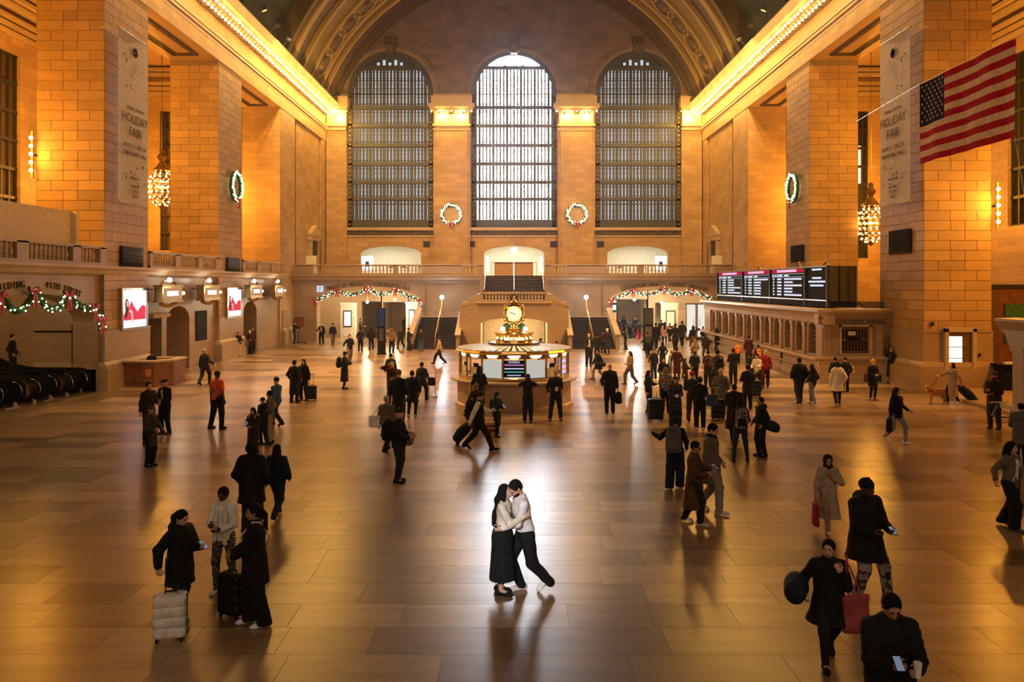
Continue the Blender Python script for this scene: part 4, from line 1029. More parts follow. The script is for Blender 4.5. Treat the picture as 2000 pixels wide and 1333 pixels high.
for x, lb in ((14.55, 'left leaf of the lit glass doors beside the ticket hall'), (15.45, 'right leaf of the lit glass doors beside the ticket hall')):
    o = MB().box(x - .36, x + .36, 65.5, 65.55, .3, 2.95).build('glass_door', glow('lit glass door', (1, .96, .80), .85)); tag(o, lb, 'door')
    MB().box(x - .42, x - .36, 65.45, 65.6, 0, 3.05).box(x + .36, x + .42, 65.45, 65.6, 0, 3.05).box(x - .42, x + .42, 65.45, 65.6, 2.95, 3.05).box(x - .42, x + .42, 65.45, 65.6, .0, .3).build('frame', 'bronze', o)
    MB().tube([(x + (.2 if x < 15 else -.2), 65.4, 1.2), (x + (.2 if x < 15 else -.2), 65.4, 1.8)], .02).build('handle', 'brass', o)
o = MB().box(7.95, 8.55, 65.6, 65.7, 2.3, 3.1).build('green_sign', plain('green sign', (.03, .18, .12), .5)); tag(o, 'green hanging sign at the left end of the right passage', 'sign'); MB().box(8.1, 8.4, 65.57, 65.6, 2.5, 2.9).build('printed_symbol', 'ad', o)
def totem(x, y, wd, h, label, top):
    t = MB().box(x - wd / 2, x + wd / 2, y, y + .25, 0, h).box(x - wd / 2 - .04, x + wd / 2 + .04, y - .04, y + .29, 0, .1).build('totem', 'black'); tag(t, label, 'totem')
    MB().box(x - wd / 2 + .05, x + wd / 2 - .05, y - .02, y, h * .62, h - .06).build('screen', top, t); MB().box(x - wd / 2 + .1, x + wd / 2 - .1, y - .02, y, .9, h * .56).build('poster', 'steel' if wd > .6 else 'iron_b', t)
M['screen_v'] = glow('violet grey screen', (.10, .09, .16), .35)
totem(-8.7, 52.2, .5, 3.05, 'tall black totem with a dark screen in front of the left passage', 'screen_v')
totem(9.35, 55.4, .68, 2.95, 'tall black totem with grey poster in front of the right passage', 'iron_b')
# ------------------------------------------------------------------ information booth with the clock
IB = empty('information_booth', (0, 30.75, 0)); tag(IB, 'round marble and brass information booth with a ribbed roof', 'booth')
booth_st = stone('booth marble', (.46, .33, .235), rough=.25)
N = 16
def polyring(r, z, n=N, ph=.5): return [(r * math.cos(2 * PI * (k + ph) / n - PI / 2), r * math.sin(2 * PI * (k + ph) / n - PI / 2), z) for k in range(n)]
MB().ring_loft([polyring(2.28, 0), polyring(2.28, .12), polyring(2.2, .16), polyring(2.2, .98)]).build('base', booth_st, IB)
MB().ring_loft([polyring(2.2, .96, 32), polyring(2.42, 1.0, 32), polyring(2.44, 1.05, 32), polyring(2.38, 1.09, 32), polyring(1.6, 1.09, 32)]).build('counter', 'trim', IB)
MB().ring_loft([polyring(2.12, 1.09), polyring(2.16, 1.17), polyring(2.02, 1.2)], caps=False).build('brass_sill', 'brass', IB)
MB().lathe([(1.45, 1.09), (1.45, 1.12), (.8, 1.12), (.8, .4)], n=24).build('inner_desk', 'wood', IB)
screen_d = glow('departure screen', (.03, .03, .06), .6); paper = glow('lit paper panel', (.80, .78, .68), .62)
for k in range(N):
    a0 = 2 * PI * (k + .5) / N - PI / 2; a1 = a0 + 2 * PI / N; am = (a0 + a1) / 2
    p0 = (2.1 * math.cos(a0), 2.1 * math.sin(a0)); p1 = (2.1 * math.cos(a1), 2.1 * math.sin(a1))
    MB().box(p0[0] - .035, p0[0] + .035, p0[1] - .035, p0[1] + .035, 1.15, 2.08).build('mullion', 'brass', IB)
    if math.sin(am) > .75: continue
    def pan(z0, z1, r, mat, nm, s=.92):
        c = ((p0[0] + p1[0]) / 2 * r, (p0[1] + p1[1]) / 2 * r); d = ((p1[0] - p0[0]) / 2 * s, (p1[1] - p0[1]) / 2 * s)
        return MB().quad((c[0] - d[0], c[1] - d[1], z0), (c[0] + d[0], c[1] + d[1], z0), (c[0] + d[0], c[1] + d[1], z1), (c[0] - d[0], c[1] - d[1], z1)).build(nm, mat, IB)
    pan(1.90, 2.06, .99, 'wood', 'header_panel')
    pan(1.97, 2.03, .975 if False else 1.0, 'bulb', 'strip_light', .55)
    pan(1.925, 1.955, 1.0, 'bulb', 'strip_light', .4)
    f = math.sin(am); u_ = math.cos(am)
    typ = {15: 'screen', 14: 'paper', 0: 'paper', 13: 'clutter', 1: 'clutter', 12: 'clutter', 2: 'violet'}.get(k, 'glass')
    if typ == 'screen' or k == 15:
        s_ = pan(1.24, 1.86, .985, 'black', 'departure_screen')
        pan(1.66, 1.72, .99 * 1.0, glow('purple row', (.5, .15, .4), .8), 'screen_row', .85); pan(1.54, 1.58, .992, glow('white row', (.7, .75, 1), .9), 'screen_row', .85); pan(1.42, 1.46, .992, glow('green row', (.15, .6, .5), .7), 'screen_row', .85); pan(1.30, 1.34, .992, glow('white row', (.6, .65, .9), .7), 'screen_row', .6)
        pan(1.76, 1.83, .992, glow('grey header', (.45, .5, .5), .6), 'screen_header', .5)
    elif typ == 'paper': pan(1.22, 1.86, .985, paper, 'paper_panel')
    elif typ == 'clutter':
        pan(1.22, 1.55, .97, plain('leaflets', (.7, .6, .45), .7, var=.5, vs=14), 'leaflet_rack', .85); pan(1.55, 1.7, .96, 'black', 'monitor', .35)
    elif typ == 'violet':
        for q in range(3): pan(1.25 + q * .2, 1.38 + q * .2, .975, glow('violet light', (.6, .5, 1), 1.1), 'rack_light', .7)
# roof of radial slats round a brass drum
rf = MB().ring_loft([polyring(2.22, 2.06), polyring(2.26, 2.1), polyring(2.24, 2.17), polyring(2.1, 2.17)], caps=False).build('roof_rim', 'brass', IB)
MB().ring_loft([polyring(2.1, 2.12), polyring(.8, 2.26)], caps=False).build('roof_bed', 'iron', IB)
sl = MB().add([(.85, -.03, 2.27), (2.16, -.085, 2.17), (2.16, .085, 2.17), (.85, .03, 2.27), (.85, -.03, 2.31), (2.16, -.085, 2.2), (2.16, .085, 2.2), (.85, .03, 2.31)], [(4, 5, 6, 7), (0, 1, 5, 4), (2, 3, 7, 6), (1, 2, 6, 5)]).mesh('roof_slat', plain('roof glass slat', (.55, .56, .55), .35))
for k in range(48): link('roof_slat', sl, IB, rot=(0, 0, 2 * PI * k / 48))
MB().lathe([(.72, 2.2), (.74, 2.3), (.70, 2.34), (.70, 2.68), (.76, 2.72), (.76, 2.76), (.5, 2.78), (.42, 2.84), (.30, 2.9)], n=28).build('brass_drum', 'brass', IB, True)
fen = MB()
for k in range(40):
    a = 2 * PI * k / 40; x, y = .98 * math.cos(a), .98 * math.sin(a); fen.box(x - .008, x + .008, y - .008, y + .008, 2.25, 2.43)
fen.lathe([(.97, 2.36), (.99, 2.36), (.99, 2.38), (.97, 2.38)], n=28); tag(fen.build('spike_fence', 'bronze', IB), kind='stuff')
M['info'] = glow('lit information letters', (1, .85, .5), 2.2)
for i, ch in enumerate('Information'):
    w_ = {'I': .5, 'i': .5, 'r': .75, 'f': .7, 't': .7, 'm': 1.5}.get(ch, 1.0)
    pass
ws = [{'I': .62, 'i': .5, 'r': .72, 'f': .62, 't': .66, 'm': 1.45}.get(ch, 1.0) for ch in 'Information']; tot = sum(ws); acc = 0
for ch, w_ in zip('Information', ws):
    a = ((acc + w_ / 2) / tot - .5) * 1.15; acc += w_
    link('letter', text_mesh(ch, .22, 'info', 'letter', .01), IB, (.715 * math.sin(a), -.715 * math.cos(a), 2.55), (PI / 2, 0, a))
for a in (-1.15, -.75, .75, 1.15):
    link('lit_symbol', MB().lathe([(.05, 0), (.05, .02)], n=10).mesh('lit_symbol', 'info'), IB, (.71 * math.sin(a), -.71 * math.cos(a), 2.55), (PI / 2, 0, a))
for s in (-1, 1):
    g = MB().ball((s * .43, -.3, 2.90), .085, 12, 8).build('lamp_globe', 'white_lamp', IB); MB().tube([(s * .4, -.28, 2.7), (s * .43, -.3, 2.83)], .025).build('lamp_stem', 'brass', IB)
for s in (-1, 1): MB().ball((s * .3, .1, 2.98), .13, 8, 6).build('bouquet_leaves', 'green', IB)
lamp('booth_light', (0, 0, 1.8), 60, (1, .72, .4), .2, parent=IB); lamp('drum_light', (0, -1.2, 3.0), 28, (1, .75, .45), .08, parent=IB)
CK = empty('clock', (0, 30.75, 0)); tag(CK, 'brass four faced clock glowing on top of the information booth', 'clock')
MB().lathe([(.30, 2.88), (.22, 2.92), (.17, 3.0), (.20, 3.03), (.12, 3.08), (.14, 3.1)], n=20).build('pedestal', 'brass', CK, True)
body = MB(); 
for z, r in ((3.08, .16), (3.12, .30), (3.2, .36)): pass
body.ring_loft([[(x * r, y * r, z) for x, y in ((-1, -.62), (-.62, -1), (.62, -1), (1, -.62), (1, .62), (.62, 1), (-.62, 1), (-1, .62))] for z, r in ((3.10, .12), (3.14, .24), (3.2, .31), (3.3, .335), (3.66, .335), (3.76, .31), (3.82, .22), (3.86, .12))])
body.build('case', 'brass', CK)
face = glow('opal clock face', (1, .74, .42), 1.5)
for k in range(4):
    a = k * PI / 2
    f = MB().lathe([(.0001, .07), (.12, .06), (.2, .035), (.26, 0), (.26, -.02)], n=28).build('dial', face, CK, True, (.335 * math.sin(a), -.335 * math.cos(a), 3.48)); f.rotation_euler = (PI / 2, 0, a)
    MB().lathe([(.25, -.01), (.255, .04), (.30, .05), (.32, .02), (.32, -.02)], n=28).build('bezel', 'brass', f, True)
    for h in range(12):
        t = h * PI / 6; m = MB().box(-.008, .008, .19, .235, .045, .06).build('hour_mark', 'text', f); m.rotation_euler = (0, 0, t)
    hh = MB().box(-.012, .012, -.05, .13, .075, .085).build('hour_hand', 'black', f); hh.rotation_euler = (0, 0, R(68)); hm = MB().box(-.009, .009, -.08, .2, .085, .095).build('minute_hand', 'black', f); hm.rotation_euler = (0, 0, R(72))
for s in (-1, 1): MB().ball((s * .3, -.3, 3.78), .03).ball((s * .3, .3, 3.78), .03).build('corner_knob', 'brass', CK)
MB().lathe([(.14, 3.86), (.2, 3.9), (.1, 3.96), (.05, 4.0), (.07, 4.04), (.04, 4.1), (.0001, 4.18)], n=16).build('finial', 'brass', CK, True)
lamp('clock_light', (0, -.75, 3.48), 12, (1, .7, .35), .08, parent=CK)

# ------------------------------------------------------------------ ticket hall on the right
TX = 14.5; TH = 3.42
TB = struct(MB().holed('x', TX, 37.5, 60.6, 0, 3.0, [(38.75 + 1.72 * k, .48, 1.25, 2.45, .3) for k in range(12)], .45).box(TX + .02, 17.9, 37.52, 37.6, 0, .01).box(TX + .6, TX + .7, 37.6, 60.5, 0, 3.3).build('ticket_hall', 'marble'), 'long marble row of ticket windows along the right side', 'ticket hall')
MB().holed('y', 37.5, TX, 18.2, 0, 3.0, [(16.05, .66, 1.35, 2.6, 0)], .3).build('front', 'marble', TB)
pr = [(TX + .02, 2.72), (TX - .06, 2.76), (TX - .08, 2.95), (TX - .02, 3.0), (TX - .1, 3.12), (TX - .28, 3.24), (TX - .34, 3.3), (TX - .34, 3.42), (TX + .5, 3.46)]
MB().extrude_y(pr + [(TX + .5, 2.72)], 37.2, 60.6).build('cornice', 'marble', TB)
pr2 = [(37.52, 2.72), (37.44, 2.76), (37.42, 2.95), (37.48, 3.0), (37.4, 3.12), (37.22, 3.24), (37.16, 3.3), (37.16, 3.42), (38.0, 3.46), (38.0, 2.72)]
MB().extrude_x(pr2, TX - .2, 18.2).build('cornice', 'marble', TB); MB().box(TX, 18.2, 37.8, 60.6, 3.3, 3.42).build('roof', 'marble_dark', TB)
MB().box(TX - .42, TX, 37.3, 60.6, 1.08, 1.18).box(TX - .3, TX, 37.3, 60.6, 1.0, 1.08).build('counter_ledge', 'trim', TB)
MB().box(TX - .12, TX, 37.4, 60.6, .0, .3).box(TX - .2, TX, 37.4, 60.6, .55, .62).build('base_moulding', 'marble', TB)
MB().box(TX - .3, 18.2, 37.1, 37.5, 0, 1.1).box(TX - .36, 18.2, 37.04, 37.5, 1.1, 1.2).box(TX - .34, 18.2, 37.0, 37.5, 0, .3).build('front_plinth', 'marble', TB)
link('lettering', text_mesh('CUSTOMER SERVICE', .26, 'text', ext=.01), TB, (16.3, 37.35, 2.86 + .0), (PI / 2, 0, 0)).location = (16.3, 37.40, 2.85)
gm = MB(); dark = plain('dark ticket window glass', (.02, .016, .012), .15)
gl = MB().box(-.48, .48, 0, .02, 1.25, 2.78).mesh('pane', dark)
gri = MB()
for k in range(5): gri.box(-.4 + k * .2 - .012, -.4 + k * .2 + .012, -.05, -.02, 1.9, 2.75)
for z in (1.9, 2.1, 2.3): gri.box(-.46, .46, -.06, -.03, z, z + .05)
grm = gri.mesh('grille', 'bronze')
pil = MB().box(-.16, .16, -.12, 0, 1.18, 2.7).box(-.2, .2, -.16, 0, 2.56, 2.72).box(-.2, .2, -.16, 0, 1.18, 1.3).mesh('pilaster', 'marble')
lan = MB().ball((0, -.3, 2.0), .07, 8, 5).tube([(0, -.3, 2.07), (0, -.3, 2.3), (0, -.1, 2.35)], .02).mesh('bracket_lamp', 'bronze')
for k in range(12):
    y = 38.75 + 1.72 * k
    link('pane', gl, TB, (TX + .4, y, 0), (0, 0, -PI / 2)); link('grille', grm, TB, (TX + .2, y, 0), (0, 0, -PI / 2))
    link('pilaster', pil, TB, (TX, y + .86, 0), (0, 0, -PI / 2)); link('bracket_lamp', lan, TB, (TX + .05, y - .3, 0), (0, 0, -PI / 2))
for x in (14.72, 17.15, 17.85): link('pilaster', pil, TB, (x, 37.5, 0), (0, 0, 0))
MB().box(15.39, 16.71, 37.7, 37.72, 1.35, 2.6).build('pane', dark, TB); g2 = MB()
for k in range(9): g2.box(15.45 + k * .15, 15.47 + k * .15, 37.6, 37.63, 1.35, 2.6)
for z in (1.4, 1.95, 2.0, 2.5): g2.box(15.39, 16.71, 37.58, 37.63, z, z + .04)
g2.build('grille', 'bronze', TB); MB().box(15.3, 15.39, 37.42, 37.5, 1.3, 2.7).box(16.71, 16.8, 37.42, 37.5, 1.3, 2.7).box(15.3, 16.8, 37.42, 37.5, 2.6, 2.72).build('window_surround', 'trim', TB)
MB().box(15.75, 16.1, 37.55, 37.58, 2.2, 2.38).build('notice', 'shop', TB); MB().box(15.7, 16.35, 37.55, 37.58, 1.95, 2.1).build('notice', 'black', TB)
MB().box(17.3, 17.7, 37.4, 37.48, 1.3, 2.1).ball((17.5, 37.38, 1.7), .12).build('bronze_plaque', 'bronze', TB)
MB().lathe([(.07, 0), (.07, .06)], (0, 0, 0), 8).build('intercom', 'black', TB, loc=(TX - .05, 37.95, .8))
# departure board
BD = empty('departure_board', (14.9, 48, 3.5)); tag(BD, 'long black departure board with white rows over the ticket windows', 'board')
MB().box(0, 1.4, -10.1, 10.5, 0, .35).box(.1, 1.4, -10.1, 10.5, .35, 1.98).build('case', 'black', BD)
MB().box(-.03, .1, -10.1, 10.5, .3, .36).box(-.03, .1, -10.1, 10.5, 1.94, 2.02).build('trim_bar', 'steel', BD)
for y in (-10.1, -7.2, -1.6, 4.0, 10.4): MB().box(-.04, .1, y - .06, y + .06, 0, 2.0).build('post', 'iron', BD)
M['dot'] = glow('white led rows', (.80, .84, 1), .95); M['led_red'] = glow('red led header', (.62, .015, .05), .9); M['led_pink'] = glow('pale led header', (1, .55, .75), 1.0)
rr = random.Random(2)
for j, (ya, yb) in enumerate(((4.1, 10.3), (-1.5, 3.9), (-7.0, -1.7))):
    # reading direction runs towards -y (left to right in view)
    L = yb - ya; pn = MB().box(.05, .1, ya, yb, .4, 1.92).build('screen', 'black', BD)
    def bar(a0, a1, z0, z1, mat, nm): MB().box(.04, .05, yb - a1 * L, yb - a0 * L, z0, z1).build(nm, mat, pn)
    bar(.03, .97, 1.74, 1.92, 'led_red', 'header'); MB().box(.03, .04, yb - .78 * L, yb - .2 * L, 1.77, 1.9).build('header_text', 'led_pink', pn)
    bar(.03, .97, 1.66, 1.675, 'dot', 'rule'); bar(.03, .97, 1.5, 1.515, 'dot', 'rule')
    for a0, a1 in ((.04, .1), (.13, .17), (.2, .36), (.42, .55)): bar(a0, a1, 1.54, 1.63, 'dot', 'column_title')
    for r_ in range(6):
        z = 1.40 - r_ * .172
        bar(.06, .10, z - .05, z + .04, 'dot', 'track_text'); bar(.2, .33, z - .05, z + .04, 'dot', 'time_text'); bar(.42, .42 + rr.choice((.24, .26, .5, .25)), z - .05, z + .04, 'dot', 'destination_text')
pn = MB().box(.05, .1, -10.0, -7.3, .4, 1.92).build('screen', 'black', BD)
for z, w_ in ((1.84, .7), (1.42, .65), (1.24, 1.2), (1.05, .95)): MB().box(.04, .05, -8.65 - w_ * .9, -8.65 + w_ * .9, z - .045, z + .045).build('notice_text', 'dot', pn)
for x0, x1 in ((.1, .5), (.6, .95), (1.0, 1.35)): MB().box(x0, x1, -10.14, -10.1, .3, 1.95).build('end_pane', plain('olive glass', (.06, .045, .01), .15), BD)
for y in (-9.2, -5.5, 1.4, 7.2): MB().tube([(.3, y - .35, 2.0), (.3, y - .2, 2.12), (.3, y, 2.18), (.3, y + .2, 2.12), (.3, y + .35, 2.0)], .04).ball((.3, y, 2.24), .07).build('scroll', 'bronze', BD)
for k in range(2):
    o = MB(); q = random.Random(k)
    for i in range(7): o.box(17.0 - .4 + q.random() * .3, 17.9 + q.random() * .2, 38.2 + q.random() * .2, 39.2, 3.46 + i * .05, 3.49 + i * .05)
    if k == 0: tag(o.build('folded_stand', 'steel'), 'pile of folded pale stands on the ticket hall roof', 'stand')
# near ticket block at the right edge
NB = struct(MB().box(14.5, 18, 12, 22.6, .9, 2.9).box(14.35, 18, 12, 22.75, 0, .95).build('ticket_hall', 'marble'), 'end of the nearer marble ticket row with heavy cornice at the right frame edge', 'ticket hall')
MB().extrude_x([(22.6, 2.8), (22.75, 2.9), (22.8, 3.1), (23.05, 3.3), (23.15, 3.55), (23.1, 3.62), (14, 3.62), (14, 2.8)], 14.1, 18).build('cornice', 'marble', NB)
MB().extrude_y([(14.5, 2.8), (14.35, 2.9), (14.3, 3.1), (14.1, 3.3), (13.95, 3.55), (13.95, 3.62), (14.6, 3.64), (14.6, 2.8)], 12, 23.15).build('cornice', 'marble', NB)
MB().box(14.2, 14.5, 22.2, 22.7, .95, 2.85).box(14.15, 14.55, 22.15, 22.75, 2.7, 2.85).build('pilaster', 'marble', NB)
MB().box(13.9, 14.4, 12, 22.8, 1.08, 1.2).build('counter_ledge', 'trim', NB)
tag(MB().box(13.75, 14.2, 22.9, 23.1, 1.15, 1.2).tube([(13.8, 23, .8), (14.0, 23, 1.15)], .03).tube([(13.8, 23, .8), (14.3, 23, .75), (14.4, 23, 1.1)], .02).build('leaflet_holder', 'iron'), 'dark metal leaflet holder on the near ticket row end', 'holder')
# door in the nearest right pier, fittings beside it
d = MB().box(18.7, 19.75, 34.38, 34.42, .14, 2.5).build('glazed_door', 'bronze'); tag(d, 'narrow bronze door with nine lit panes in the nearest right pier', 'door')
for i in range(3):
    for j in range(3): MB().box(18.74 + i * .2, 18.92 + i * .2, 34.34, 34.37, .95 + j * .48, 1.4 + j * .48).build('pane', glow('door pane light', (1, .97, .80), 1.25), d)
MB().box(18.55, 18.7, 34.25, 34.42, .14, 2.7).box(19.75, 19.9, 34.25, 34.42, .14, 2.7).box(18.55, 19.9, 34.25, 34.42, 2.55, 2.75).build('frame', 'trim', d); MB().box(19.4, 19.5, 34.3, 34.34, 1.3, 1.34).build('handle', 'brass', d)
tag(MB().box(20.05, 20.15, 34.36, 34.4, 1.5, 1.62).build('call_button', 'black'), 'small black call button right of the glazed pier door', 'button')
tag(MB().box(18.0, 18.15, 34.4, 34.45, 2.8, 2.98).build('alarm_box', 'iron'), 'small dark alarm box high on the nearest right pier', 'alarm')
pw = struct(MB().box(22, 29, 41, 41.2, .14, 4.6).build('partition', 'wood')); MB().box(22.5, 23.6, 40.9, 41, .2, 4.3).box(23.8, 24.9, 40.9, 41, .2, 4.3).build('panel', plain('brown board', (.13, .075, .03), .5), pw); MB().box(25.2, 28, 40.85, 41, 1.6, 3.6).build('green_board', plain('green board', (.04, .16, .08), .6), pw); MB().box(21.9, 29, 40.85, 41.25, 4.4, 4.6).build('head_rail', 'iron', pw)
o = MB().box(20.6, 21.9, 33.5, 34.3, .14, 1.15).box(20.5, 22, 33.4, 34.4, 1.15, 1.22).build('service_counter', 'black'); tag(o, 'black counter standing right of the nearest right pier', 'counter')
MB().box(20.8, 21.5, 33.7, 33.9, 1.22, 1.3).build('pale_tray', 'shop', o)
# ================================================================== PEOPLE
f4 = np.float32
def rotm(yaw=0, pitch=0, roll=0):
    """yaw about z, then pitch about x (positive looks down when facing -y), roll about y"""
    return np.array((Matrix.Rotation(yaw, 3, 'Z') @ Matrix.Rotation(pitch, 3, 'X') @ Matrix.Rotation(roll, 3, 'Y')), f4)
def smin(a, b, k):
    if k <= 0: return np.minimum(a, b)
    h = np.maximum(k - np.abs(a - b), 0) / k
    return np.minimum(a, b) - h * h * k * .25
def field(prims, h):
    lo = np.full(3, 1e9); hi = -lo
    for p in prims:
        if p[0] == 'cone':
            r = max(p[3], p[4]) + .01
            for q in (p[1], p[2]): lo = np.minimum(lo, np.array(q) - r); hi = np.maximum(hi, np.array(q) + r)
        elif p[0] == 'ell':
            r = max(p[2]) + .01; lo = np.minimum(lo, np.array(p[1]) - r); hi = np.maximum(hi, np.array(p[1]) + r)
    lo -= 2 * h; hi += 2 * h
    n = np.ceil((hi - lo) / h).astype(int) + 1
    ax = [(lo[i] + h * np.arange(n[i])).astype(f4) for i in range(3)]
    F = np.full(tuple(n), .5, f4)
    for p in prims:
        if p[0] == 'cone':
            a, b, ra, rb, k, fy = np.array(p[1], f4), np.array(p[2], f4), p[3], p[4], p[5], p[6]
            m = max(ra, rb) + .05
            l_ = np.minimum(a, b) - m; u_ = np.maximum(a, b) + m
        elif p[0] in ('ell', 'sub'):
            c, r3, Rm, k = np.array(p[1], f4), np.array(p[2], f4), p[3], p[4]; m = max(p[2]) + .05; l_ = c - m; u_ = c + m
        else: continue
        i0 = [max(0, int((l_[i] - lo[i]) / h)) for i in range(3)]; i1 = [min(int(n[i]), int((u_[i] - lo[i]) / h) + 2) for i in range(3)]
        if any(i1[i] <= i0[i] for i in range(3)): continue
        X = ax[0][i0[0]:i1[0], None, None]; Y = ax[1][None, i0[1]:i1[1], None]; Z = ax[2][None, None, i0[2]:i1[2]]
        sl = tuple(slice(i0[i], i1[i]) for i in range(3))
        if p[0] == 'cone':
            f = 1.0 / fy
            px, py, pz = X - a[0], (Y - a[1]) * f, Z - a[2]; ba = (b - a) * np.array((1, f, 1), f4); L2 = float(ba @ ba) + 1e-9
            t = np.clip((px * ba[0] + py * ba[1] + pz * ba[2]) / L2, 0, 1)
            d = np.sqrt((px - t * ba[0]) ** 2 + (py - t * ba[1]) ** 2 + (pz - t * ba[2]) ** 2) - (ra + (rb - ra) * t)
            if fy < 1: d = d * (fy ** .5)
        else:
            px, py, pz = X - c[0], Y - c[1], Z - c[2]
            if Rm is not None:
                qx = px * Rm[0, 0] + py * Rm[1, 0] + pz * Rm[2, 0]; qy = px * Rm[0, 1] + py * Rm[1, 1] + pz * Rm[2, 1]; qz = px * Rm[0, 2] + py * Rm[1, 2] + pz * Rm[2, 2]
            else: qx, qy, qz = px, py, pz
            l = np.sqrt((qx / r3[0]) ** 2 + (qy / r3[1]) ** 2 + (qz / r3[2]) ** 2)
            d = (l - 1) * float(r3.min())
        if p[0] == 'sub': F[sl] = np.maximum(F[sl], -d)
        else: F[sl] = smin(F[sl], d, k)
    for p in prims:
        if p[0] == 'cut':   # keep the side where (q-p)·n <= 0
            q, nn = p[1], p[2]
            F = np.maximum(F, ((ax[0][:, None, None] - q[0]) * nn[0] + (ax[1][None, :, None] - q[1]) * nn[1] + (ax[2][None, None, :] - q[2]) * nn[2]).astype(f4))
        elif p[0] == 'fold':
            am, fr, ph = p[1:4]
            F = F + am * np.sin(fr * ax[2][None, None, :] + 9 * ax[0][:, None, None] + ph) * np.sin(fr * .6 * ax[0][:, None, None] + 7 * ax[1][None, :, None] + 2 * ph)
        elif p[0] == 'quilt':
            F = F - p[1] * (np.abs(np.sin(p[2] * ax[2][None, None, :] + p[3])) - .5)
        elif p[0] == 'pleat':
            th = np.arctan2(ax[1][None, :, None] - p[3][1], ax[0][:, None, None] - p[3][0]); F = F + p[1] * np.sin(th * p[2])
    return F, lo
CO = np.array([(i, j, k) for i in (0, 1) for j in (0, 1) for k in (0, 1)])
ED = [(a, b) for a in range(8) for b in range(a + 1, 8) if abs(CO[a] - CO[b]).sum() == 1]
def nets(F, lo, h):
    S = F < 0
    n = F.shape
    cnt = np.zeros((n[0] - 1, n[1] - 1, n[2] - 1), np.int8)
    for c in CO: cnt += S[c[0]:n[0] - 1 + c[0], c[1]:n[1] - 1 + c[1], c[2]:n[2] - 1 + c[2]]
    act = np.argwhere((cnt > 0) & (cnt < 8))
    if not len(act): return np.zeros((0, 3)), np.zeros((0, 4), int)
    idx = np.full(cnt.shape, -1, np.int32); idx[act[:, 0], act[:, 1], act[:, 2]] = np.arange(len(act))
    V = [F[act[:, 0] + c[0], act[:, 1] + c[1], act[:, 2] + c[2]] for c in CO]
    acc = np.zeros((len(act), 3)); num = np.zeros(len(act))
    for a, b in ED:
        m = (V[a] < 0) != (V[b] < 0); den = V[a] - V[b]; den = np.where(np.abs(den) < 1e-9, 1, den)
        t = np.where(m, V[a] / den, 0)
        acc += m[:, None] * (CO[a] + t[:, None] * (CO[b] - CO[a])); num += m
    P = (act + acc / num[:, None]) * h + lo
    faces = []
    for d in range(3):
        e, g = (d + 1) % 3, (d + 2) % 3
        s0 = [slice(None)] * 3; s1 = [slice(None)] * 3; s0[d] = slice(0, -1); s1[d] = slice(1, None)
        A, B = S[tuple(s0)], S[tuple(s1)]
        for flip in (False, True):
            q = np.argwhere((A & ~B) if not flip else (~A & B))
            q = q[(q[:, e] > 0) & (q[:, g] > 0) & (q[:, e] < n[e] - 1) & (q[:, g] < n[g] - 1)]
            def at(de, dg):
                r = q.copy(); r[:, e] += de; r[:, g] += dg; return idx[r[:, 0], r[:, 1], r[:, 2]]
            f = np.stack([at(-1, -1), at(0, -1), at(0, 0), at(-1, 0)], 1)
            faces.append(f[:, ::-1] if flip else f)
    return P, np.concatenate(faces)
def np_mesh(name, V, Fc, mats):
    me = bpy.data.meshes.new(name)
    me.vertices.add(len(V)); me.vertices.foreach_set('co', np.asarray(V, f4).ravel())
    k = Fc.shape[1]
    me.loops.add(len(Fc) * k); me.loops.foreach_set('vertex_index', Fc.astype(np.int32).ravel())
    me.polygons.add(len(Fc)); me.polygons.foreach_set('loop_start', np.arange(len(Fc), dtype=np.int32) * k)
    me.polygons.foreach_set('use_smooth', np.ones(len(Fc), bool))
    for m in (mats if isinstance(mats, (list, tuple)) else [mats]): me.materials.append(m)
    me.update(calc_edges=True); return me
def grow(name, prims, h, mat):
    F, lo = field(prims, h); V, Q = nets(F, lo, h); return np_mesh(name, V, Q, mat) if len(V) else None
cone = lambda a, b, ra, rb, k=.03, fy=1.0: ('cone', a, b, ra, rb, k, fy)
ell = lambda c, r, Rm=None, k=.02: ('ell', c, r, Rm, k)

# ------------------------------------------------------------------ hand templates (a along fingers, b to thumb side, c palm normal)
def hand_prims(curl):
    pr = [ell((.045, 0, 0), (.05, .041, .016), None, .01), cone((-.01, 0, 0), (.03, 0, 0), .024, .026, .02)]
    for b, L, r in ((.029, .072, .0088), (.010, .080, .009), (-.010, .074, .0086), (-.028, .058, .0078)):
        p = np.array((.082, b, 0.0)); ang = 0
        for q, fr in enumerate((.45, .32, .23)):
            ang += curl * (.9, 1.1, .8)[q]
            nx = p + L * fr * np.array((math.cos(ang), b * 1.2 * (1 if q == 0 else 0), math.sin(ang))); pr.append(cone(tuple(p), tuple(nx), r, r * .88, .004)); p = nx; 
    p = np.array((.02, .03, .004))
    for d, L, r in (((.55, .75, .25), .04, .013), ((.8, .42 - curl * .3, .2 + curl * .5), .033, .0105), ((.9, .2 - curl * .4, .2 + curl * .6), .026, .0095)):
        d = np.array(d); d = d / np.linalg.norm(d); nx = p + d * L; pr.append(cone(tuple(p), tuple(nx), r, r * .9, .006)); p = nx
    return pr
_hand = {}
def hand(curl, lod):
    k = (curl, lod)
    if k not in _hand:
        h = (.0052, .0075, .0105)[lod]; F, lo = field(hand_prims(curl), h); _hand[k] = nets(F, lo, h)
    return _hand[k]
def shoe_mesh():
    pr = [cone((0, .05, .045), (0, -.12, .038), .040, .036, .03), cone((0, .06, .05), (0, .03, .085), .040, .042, .03), ell((0, -.14, .03), (.043, .06, .034), None, .03), ('cut', (0, 0, .004), (0, 0, -1)), ('cut', (0, 0, .11), (0, 0, 1))]
    return field(pr, .012)
